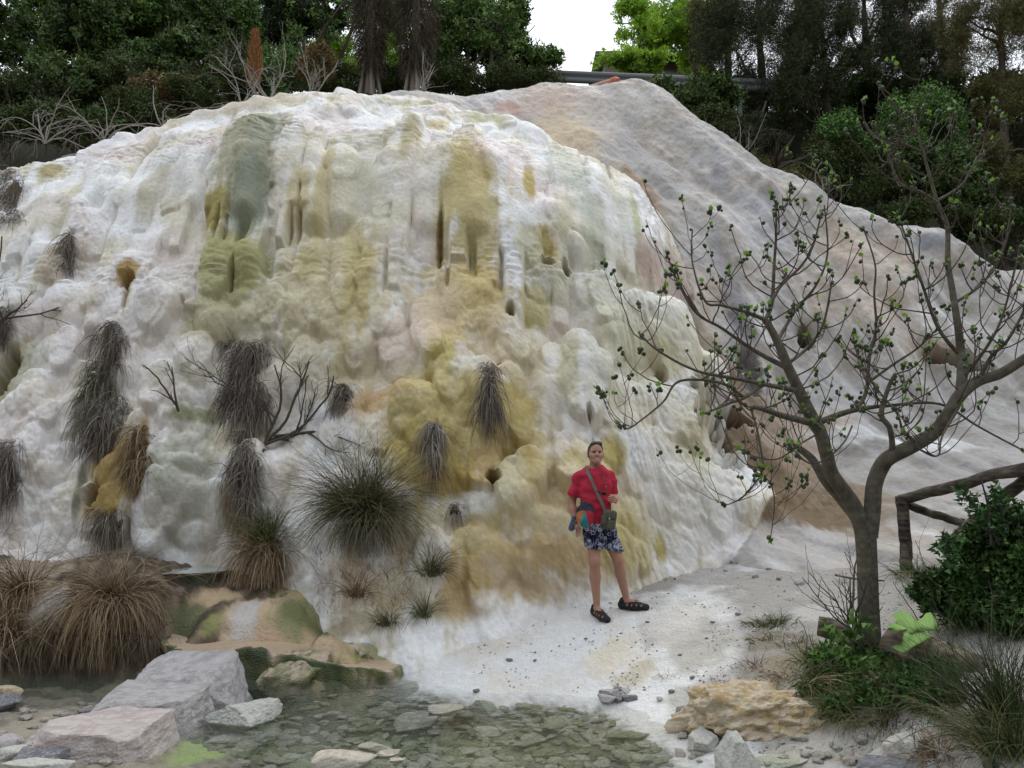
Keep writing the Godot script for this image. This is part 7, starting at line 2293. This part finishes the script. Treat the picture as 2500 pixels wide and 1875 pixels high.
func flower_texture() -> ImageTexture:        # pale scrolls and flowers printed on navy cloth
	var im := Image.create(384, 384, false, Image.FORMAT_RGB8)
	im.fill(Color(.035, .04, .085).linear_to_srgb() * Color(.55, .55, .7))
	var r := RandomNumberGenerator.new()
	r.seed = 9
	var ink := Color(.74, .75, .84)
	var dot := func(x: float, y: float, rad: float) -> void:
		for dy in range(-int(rad), int(rad) + 1):
			for dx in range(-int(rad), int(rad) + 1):
				if dx * dx + dy * dy <= rad * rad: im.set_pixel(posmod(int(x) + dx, 384), posmod(int(y) + dy, 384), ink)
	for k in 26:
		var x := r.randf() * 384
		var y := r.randf() * 384
		var a := r.randf() * TAU
		var turn := r.randf_range(.03, .07) * (1 if r.randf() < .5 else -1)
		for s in 85:
			dot.call(x, y, 3.4)
			a += turn * (1.0 + s * .012)
			x += cos(a) * 1.7
			y += sin(a) * 1.7
		dot.call(x, y, 7)
	for k in 13:
		var x := r.randf() * 384
		var y := r.randf() * 384
		for p in 6:
			dot.call(x + cos(p * TAU / 6) * 15, y + sin(p * TAU / 6) * 15, 8.5)
		dot.call(x, y, 4)
	return ImageTexture.create_from_image(im)

# ---------------------------------------------------------------- fence, log, towel and growth on the right bank
func pole(parent: Node3D, called: String, a: Vector3, b: Vector3, ra: float, rb: float, m: Material, seed_: int) -> MeshInstance3D:
	# a peeled pole: slightly bent, knotty, with flat ends
	var n := noise(seed_, 3.0, FastNoiseLite.TYPE_SIMPLEX_SMOOTH, 2)
	var pts := PackedVector3Array()
	var rr := PackedFloat32Array()
	var len := (b - a).length()
	for k in 15:
		var t := k / 14.0
		pts.append(a.lerp(b, t) + Vector3(n.get_noise_2d(t * len, 0), n.get_noise_2d(t * len, 7), n.get_noise_2d(t * len, 14)) * .025)
		rr.append(lerpf(ra, rb, t) * (1.0 + .10 * n.get_noise_2d(t * len * 4.0, 30)))
	var tb := Tubes.new()
	tb.tube(pts, rr, 12)
	return part(called, tb.mesh(), m, parent)

func wood(r: float, g: float, b: float, seed_: int) -> StandardMaterial3D:
	var m := mat(r, g, b, .9, .25)
	m.albedo_texture = grain_texture(seed_)
	m.uv1_triplanar = true
	m.uv1_scale = Vector3(1.4, 1.4, 1.4)
	return m

func grain_texture(seed_: int) -> ImageTexture:
	var im := Image.create(256, 256, false, Image.FORMAT_RGB8)
	var a := noise(seed_, .05, FastNoiseLite.TYPE_SIMPLEX_SMOOTH, 4)
	var b := noise(seed_ + 1, .012, FastNoiseLite.TYPE_SIMPLEX_SMOOTH, 3)
	for y in 256:
		for x in 256:
			var t := clampf(.8 + .55 * a.get_noise_2d(x * .35, y * .9) + .5 * b.get_noise_2d(x, y), .3, 1.25) * .8
			im.set_pixel(x, y, Color(t, t * .99, t * .97))
	return ImageTexture.create_from_image(im)

func leafy_mass(called: String, blobs: Array, count: int, sprig: PackedVector3Array, m: Material, cols: Array, label: String, category: String, group := "", canes := 8) -> Node3D:
	var base: Vector3 = blobs[0][0]
	base.y = ground_y(base.x, base.z)
	var t := thing(called, label, category, base, group)
	var rel := []
	for b in blobs: rel.append([b[0] - base, b[1]])
	crown(t, "foliage", rel, count, sprig, m, cols, -.1, .55)
	var tb := Tubes.new()
	var tips := []
	for k in canes:
		var b: Array = rel[rng.randi() % rel.size()]
		var foot := Vector3(b[0].x + rng.randfn() * .15, ground_y(base.x + b[0].x, base.z + b[0].z) - base.y, b[0].z)
		var to: Vector3 = b[0] + Vector3(rng.randfn(), .4 + rng.randf() * .6, rng.randfn()) * b[1]
		twig(tb, foot, to - foot, (to - foot).length() + .1, .006, 1, Vector3(0, .1, 0), tips, 2.0)
	part("stems", tb.mesh(), M.twig, t)
	return t

func build_right() -> void:
	var w := wood(.21, .178, .15, 101)
	var post0 := on_ground(2216, 1392)
	var f := thing("rail_fence", "weathered wooden pole fence at the right edge", "fence", post0)
	var ptop := at(2201, 1213, -post0.z)
	pole(f, "post", Vector3(0, -.1, 0), ptop - post0, .066, .060, w, 1)
	var d0 := -post0.z
	pole(f, "rail", at(2197, 1220, d0 + .02) - post0, at(2700, 1092, d0 - .85) - post0, .058, .066, w, 2)
	var far_top := at(2700, 1086, d0 - .85)
	pole(f, "post", Vector3(far_top.x, ground_y(far_top.x, far_top.z) - .1, far_top.z) - post0, far_top - post0, .066, .062, w, 7)
	pole(f, "rail", at(2214, 1233, d0 + .10) - post0, at(2400, 1295, d0 - .1) - post0, .045, .042, w, 3)
	pole(f, "brace", at(2560, 1120, d0 - .55) - post0, at(2300, 1345, d0 - .05) - post0, .064, .070, w, 4)
	# the felled log in two pieces, with the towel on it
	var lw := wood(.40, .335, .26, 111)
	var l0 := at(2172, 1560, 6.75)
	var lg := thing("fallen_log", "long barkless pale log lying behind the rushes on the right", "log", l0)
	var body := pole(lg, "log_body", Vector3.ZERO, at(2580, 1722, 5.75) - l0, .135, .15, lw, 5)
	var s0 := at(1995, 1525, 7.35)
	var short := thing("fallen_log", "short end of pale log left of the fig trunk", "log", s0)
	pole(short, "log_body", Vector3.ZERO, at(2150, 1585, 7.1) - s0, .085, .10, lw, 6)
	towel(at(2228, 1545, 6.62))
	# dead branches on the ground
	var sw := wood(.36, .29, .22, 121)
	for q in [[[[2110, 1668], [2200, 1715], [2262, 1742], [2320, 1775], [2390, 1830], [2415, 1890]], [.013, .022, .03, .03, .032, .034], "long pale bent dead branch in the lower right corner"], [[[2118, 1650], [2155, 1690], [2215, 1730], [2256, 1740]], [.02, .022, .02, .012], "shorter dead branch crossing the long one under the log"], [[[2040, 1415], [2090, 1425], [2160, 1430]], [.012, .012, .008], "thin stick lying behind the fig trunk"]]:
		var pts := []
		for e in q[0]: pts.append(on_ground(e[0], e[1]) + Vector3(0, .05, 0))
		var b: Vector3 = pts[0]
		var o := thing("dead_branch", q[2], "branch", b)
		var rel := []
		for e in pts: rel.append(e - b)
		var cv := curve(rel, q[1], 6)
		var tb := Tubes.new()
		tb.tube(cv[0], cv[1], 8)
		part("stick", tb.mesh(), sw, o)
	var can := on_ground(2038, 1668)
	var tis := Field.new(Vector3(-.06, -.03, -.06), Vector3(.06, .12, .06), .008)
	tis.bone(Vector3(-.012, 0, 0), Vector3(.005, .05, 0), .024, .026, .01)
	tis.bone(Vector3(.015, .0, .01), Vector3(.022, .03, 0), .022, .016, .01)
	tis.ruffle(noise(131, 30.0), .014, Vector3.ONE)
	single("paper_tissue", tis.mesh(), mat(.75, .75, .75), "crumpled white paper tissue in the grass under the fig", "litter", can)
	# brambles behind the fence
	var brl := sprig_mesh(12, 9, .042, .75, .07)
	var grn := [Color(.035, .075, .02), Color(.05, .105, .028), Color(.025, .05, .015), Color(.075, .14, .035)]
	var blobs := []
	for q in [[2330, 1420, 7.0, .20], [2400, 1350, 6.9, .24], [2470, 1300, 6.8, .3], [2480, 1420, 6.6, .3], [2400, 1450, 6.7, .24], [2300, 1460, 6.9, .17], [2540, 1360, 6.6, .36], [2450, 1490, 6.45, .2], [2260, 1440, 7.05, .12], [2360, 1490, 6.7, .15], [2500, 1500, 6.4, .22], [2640, 1360, 6.5, .36], [2740, 1390, 6.4, .34], [2620, 1480, 6.3, .28]]:
		blobs.append([at(q[0], q[1], q[2]), Vector3(q[3], q[3] * .8, q[3])])
	leafy_mass("bramble_bush", blobs, 6600, brl, M.leaf, grn, "dense dark green bramble bush behind the fence on the right", "bush", "", 26)
	# canes with round leaves in front of the rails
	for q in [[2420, 1330, 2392, 1160, "dark purple bramble cane standing before the fence rail"], [2440, 1330, 2345, 1195, "leafy bramble shoot left of the purple cane"], [2450, 1330, 2430, 1190, "leafy bramble shoot right of the purple cane"], [2320, 1400, 2306, 1310, "nettle like shoot at the end of the brace"]]:
		var a := at(q[0], q[1], 6.55)
		var b := at(q[2], q[3], 6.6)
		var o := thing("bramble_cane", q[4], "plant", a, "bramble shoots before the fence")
		var tb := Tubes.new()
		var cv := curve([Vector3.ZERO, (b - a) * .5 + Vector3(.02, .02, 0), b - a], [.011, .009, .005], 7)
		tb.tube(cv[0], cv[1], 7)
		part("stem", tb.mesh(), mat(.06, .04, .055, .8), o)
		if q[2] != 2392:
			var places := []
			for k in 12: places.append([cv[0][3 + k] + Vector3(rng.randfn() * .03, .0, rng.randfn() * .03), Vector3(.035, .025, .035)])
			crown(o, "leaves", places, 26, brl, M.leaf, [Color(.06, .13, .045), Color(.045, .10, .035)], -.5)
	# a leafy fig sucker at the trunk's foot
	var sb := on_ground(2085, 1590)
	bare_shrub("fig_sucker", sb, [Vector3(.12, .95, .1), Vector3(-.1, .7, .05), Vector3(.5, .85, -.1)], .014, 2, "dark bare shoots beside the fig trunk", M.twig)
	var big := sprig_mesh(14, 6, .06, .7, .10)
	leafy_mass("fig_sucker", [[at(2030, 1570, 6.8), Vector3(.14, .14, .14)], [at(2090, 1530, 6.8), Vector3(.12, .12, .1)], [at(2010, 1600, 6.7), Vector3(.15, .1, .12)], [at(2110, 1610, 6.6), Vector3(.2, .1, .15)]], 64, big, M.leaf, [Color(.09, .19, .04), Color(.07, .14, .035), Color(.12, .23, .05)], "bright young leaves at the foot of the fig trunk", "plant", "", 10)
	# herbs on the dark soil under the fig
	var herb := sprig_mesh(15, 10, .034, .6, .06)
	var hb := []
	for k in 46:
		var p := on_ground(rng.randf_range(1990, 2330), rng.randf_range(1610, 1745))
		hb.append([p + Vector3(0, .03, 0), Vector3(.12, .06, .12) * rng.randf_range(.7, 1.4)])
	leafy_mass("ground_herbs", hb, 3000, herb, M.leaf, [Color(.045, .10, .025), Color(.065, .13, .03), Color(.03, .07, .02)], "low dark green herbs on the soil under the fig", "plant", "", 12)
	# grass
	for q in [[2040, 1660, 420, .3, GREEN, "green grass patch under the fig beside the white tissue"], [2130, 1690, 420, .32, GREEN, "dark green grass patch under the log"], [2200, 1650, 380, .3, GREEN, "green grass under the lime towel"], [2000, 1610, 260, .25, GREEN, "short green grass left of the fig's foot"], [2300, 1720, 420, .34, GREEN, "deep green grass along the near side of the log"], [2080, 1740, 380, .3, [Color(.13, .13, .06), Color(.09, .11, .04), Color(.2, .16, .09)], "olive grass between the log and the tan boulder"], [2170, 1760, 340, .3, [Color(.16, .14, .08), Color(.10, .11, .05), Color(.24, .19, .12)], "dry olive grass under the long dead branch"], [2240, 1400, 300, .3, GREEN, "grass round the foot of the fence post"], [2280, 1440, 260, .3, GREEN, "grass between fence post and brambles"], [2340, 1520, 260, .26, GREEN, "grass on the bank above the log"], [1905, 1520, 320, .2, GREEN, "small round grass tussock on the pale path"], [1870, 1520, 260, .18, [Color(.16, .14, .07), Color(.12, .13, .05)], "brownish half of the tussock on the pale path"], [1880, 1560, 200, .15, [Color(.06, .09, .03), Color(.10, .09, .05)], "dark low weeds just below the tussock"], [1950, 1570, 160, .16, [Color(.10, .09, .05), Color(.06, .07, .03)], "dark weeds left of the short log"], [1850, 1620, 150, .16, STRAW, "thin brown weeds above the tan boulder"], [1920, 1650, 170, .18, STRAW, "brown dry weeds right of the tan boulder's top"], [1760, 1655, 110, .10, STRAW, "sparse dry weeds behind the tan boulder"], [1640, 1640, 60, .08, STRAW, "a few dry stalks on the white shore"]]:
		upright("grass_patch", on_ground(q[0], q[1]), q[2], q[3], .9, .26, 2.4, q[4], q[5], "grass", "grass on the right bank", Vector3.ZERO, -.12, .007)
	upright("grass_tuft", on_ground(1965, 1690) + Vector3(0, .06, 0), 420, .5, .5, .10, 3.6, [Color(.34, .27, .17), Color(.25, .19, .11), Color(.16, .15, .07)], "straw coloured tuft combed down the bank beside the tan boulder", "grass", "", Vector3(.7, 0, .7), -.35)
	upright("rush_clump", on_ground(2465, 1760), 420, .8, .34, .2, .6, [Color(.05, .075, .03), Color(.07, .10, .04), Color(.04, .05, .03), Color(.10, .10, .06)], "tall dark green rushes in front of the log at the right edge", "rush", "rushes at the right edge", Vector3(-.25, 0, 0), -1.0, .007)
	upright("rush_clump", on_ground(2350, 1715), 90, .75, .35, .14, .5, [Color(.05, .075, .03), Color(.07, .10, .04), Color(.09, .07, .06)], "slim rush stems leaning left across the log", "rush", "rushes at the right edge", Vector3(-.55, 0, 0), -1.0, .006)
	upright("rush_clump", on_ground(2480, 1830), 520, .6, .6, .3, 1.6, [Color(.045, .075, .025), Color(.07, .10, .04), Color(.2, .17, .09)], "dark rushes in the lower right corner", "rush", "rushes at the right edge", Vector3(-.15, 0, .1), -1.0, .007)
	upright("grass_tuft", on_ground(2300, 1830), 300, .3, .9, .3, 2.4, STRAW, "dry grass and twigs beside the long dead branch", "grass", "", Vector3.ZERO, -.1)
	for k in 26:
		var p := on_ground(rng.randf_range(2240, 2480), rng.randf_range(1760, 1870))
		var dv := Vector3(rng.randfn(), .12, rng.randfn()).normalized()
		var tb := Tubes.new()
		var tips := []
		twig(tb, Vector3(0, .02, 0), dv, rng.randf_range(.15, .4), .006, 1, Vector3(0, -.1, 0), tips, 1.5)
		single("dry_twig", tb.mesh(), M.pale_twig, "thin dry twig on the earth in the lower right corner", "twig", p, "dry twigs in the lower right corner")

func towel(c: Vector3) -> void:
	# a lime towel thrown over the log in three folds
	var t := thing("lime_towel", "lime green towel thrown over the end of the log", "towel", c)
	var cloth := mat(.24, .38, .12, .9, .2)
	cloth.rim_enabled = true
	cloth.rim = .3
	# each fold: a strip between two edge curves, given as picture points and metres towards the viewer
	var folds := [
		[[[2176, 1500, .0], [2200, 1492, .06], [2222, 1500, .1], [2240, 1515, .14], [2262, 1500, .1], [2270, 1494, .05]], [[2184, 1522, .1], [2208, 1540, .2], [2234, 1546, .24], [2256, 1540, .24], [2280, 1540, .2], [2290, 1545, .14]]],
		[[[2208, 1536, .18], [2226, 1542, .22], [2250, 1540, .23], [2272, 1546, .2]], [[2180, 1580, .22], [2200, 1592, .26], [2226, 1584, .27], [2262, 1562, .24]]],
		[[[2166, 1524, .06], [2178, 1520, .1], [2192, 1524, .13], [2206, 1530, .16]], [[2166, 1536, .1], [2182, 1542, .14], [2196, 1540, .17], [2208, 1538, .19]]],
	]
	for f in folds:
		var top := []
		var bot := []
		for q in f[0]: top.append(at(q[0], q[1], -c.z - q[2]) - c)
		for q in f[1]: bot.append(at(q[0], q[1], -c.z - q[2]) - c)
		var ones := []
		for q in top: ones.append(1.0)
		var a := curve(top, ones, 8)
		var b := curve(bot, ones, 8)
		var v := PackedVector3Array()
		var ix := PackedInt32Array()
		var m: int = a[0].size()
		for side in 2:
			for k in m:
				for j in 9:
					var s := j / 8.0
					var p: Vector3 = a[0][k].lerp(b[0][k], s)
					p.z += .05 * sin(s * PI) + .012 * sin(k * .35 + s * 4.0) + .006 * sin(k * .7 - s * 7.0)
					p.z -= .008 * side
					v.append(p)
		for side in 2:
			for k in m - 1:
				for j in 8:
					var o := side * m * 9 + k * 9 + j
					if side == 0: ix.append_array([o, o + 9, o + 1, o + 1, o + 9, o + 10])
					else: ix.append_array([o, o + 1, o + 9, o + 1, o + 10, o + 9])
		part("fold", mesh_of(v, smooth_normals(v, ix), PackedColorArray(), ix), cloth, t)

func _ready() -> void:
	var cam := Camera3D.new()
	cam.name = "camera"
	cam.fov = 50.0
	cam.near = 0.05
	cam.far = 3000.0
	add_child(cam)
	cam.position = EYE
	cam.rotation_degrees = Vector3(TILT, 0, 0)
	cam.current = true
	var sky_mat := ProceduralSkyMaterial.new()
	sky_mat.sky_top_color = Color(.90, .93, .97)
	sky_mat.sky_horizon_color = Color(1.0, .995, .985)
	sky_mat.sky_curve = 0.25
	sky_mat.sky_energy_multiplier = 1.45
	sky_mat.ground_bottom_color = Color(.25, .24, .2)
	sky_mat.ground_horizon_color = Color(.5, .5, .5)
	sky_mat.sun_angle_max = 1.0
	var sky := Sky.new()
	sky.sky_material = sky_mat
	var env := Environment.new()
	env.background_mode = Environment.BG_SKY
	env.sky = sky
	env.tonemap_mode = Environment.TONE_MAPPER_LINEAR
	env.tonemap_exposure = 0.74
	env.sdfgi_enabled = true
	env.ssao_enabled = true
	env.ssil_enabled = true
	var we := WorldEnvironment.new()
	we.name = "world_environment"
	we.environment = env
	add_child(we)
	var sun := DirectionalLight3D.new()
	sun.name = "sun"
	sun.light_color = Color(1.0, .96, .88)
	sun.light_energy = 0.45
	sun.light_angular_distance = 12.0
	sun.shadow_enabled = true
	add_child(sun)
	sun.rotation_degrees = Vector3(-52, 160, 0)     # high, a little behind the cliff's crest
	rng.seed = 4

	build_cliff()
	build_ground()
	build_ledges()
	build_stones()
	build_rushes()
	build_woods()
	build_road()
	build_fig()
	build_person()
	build_right()
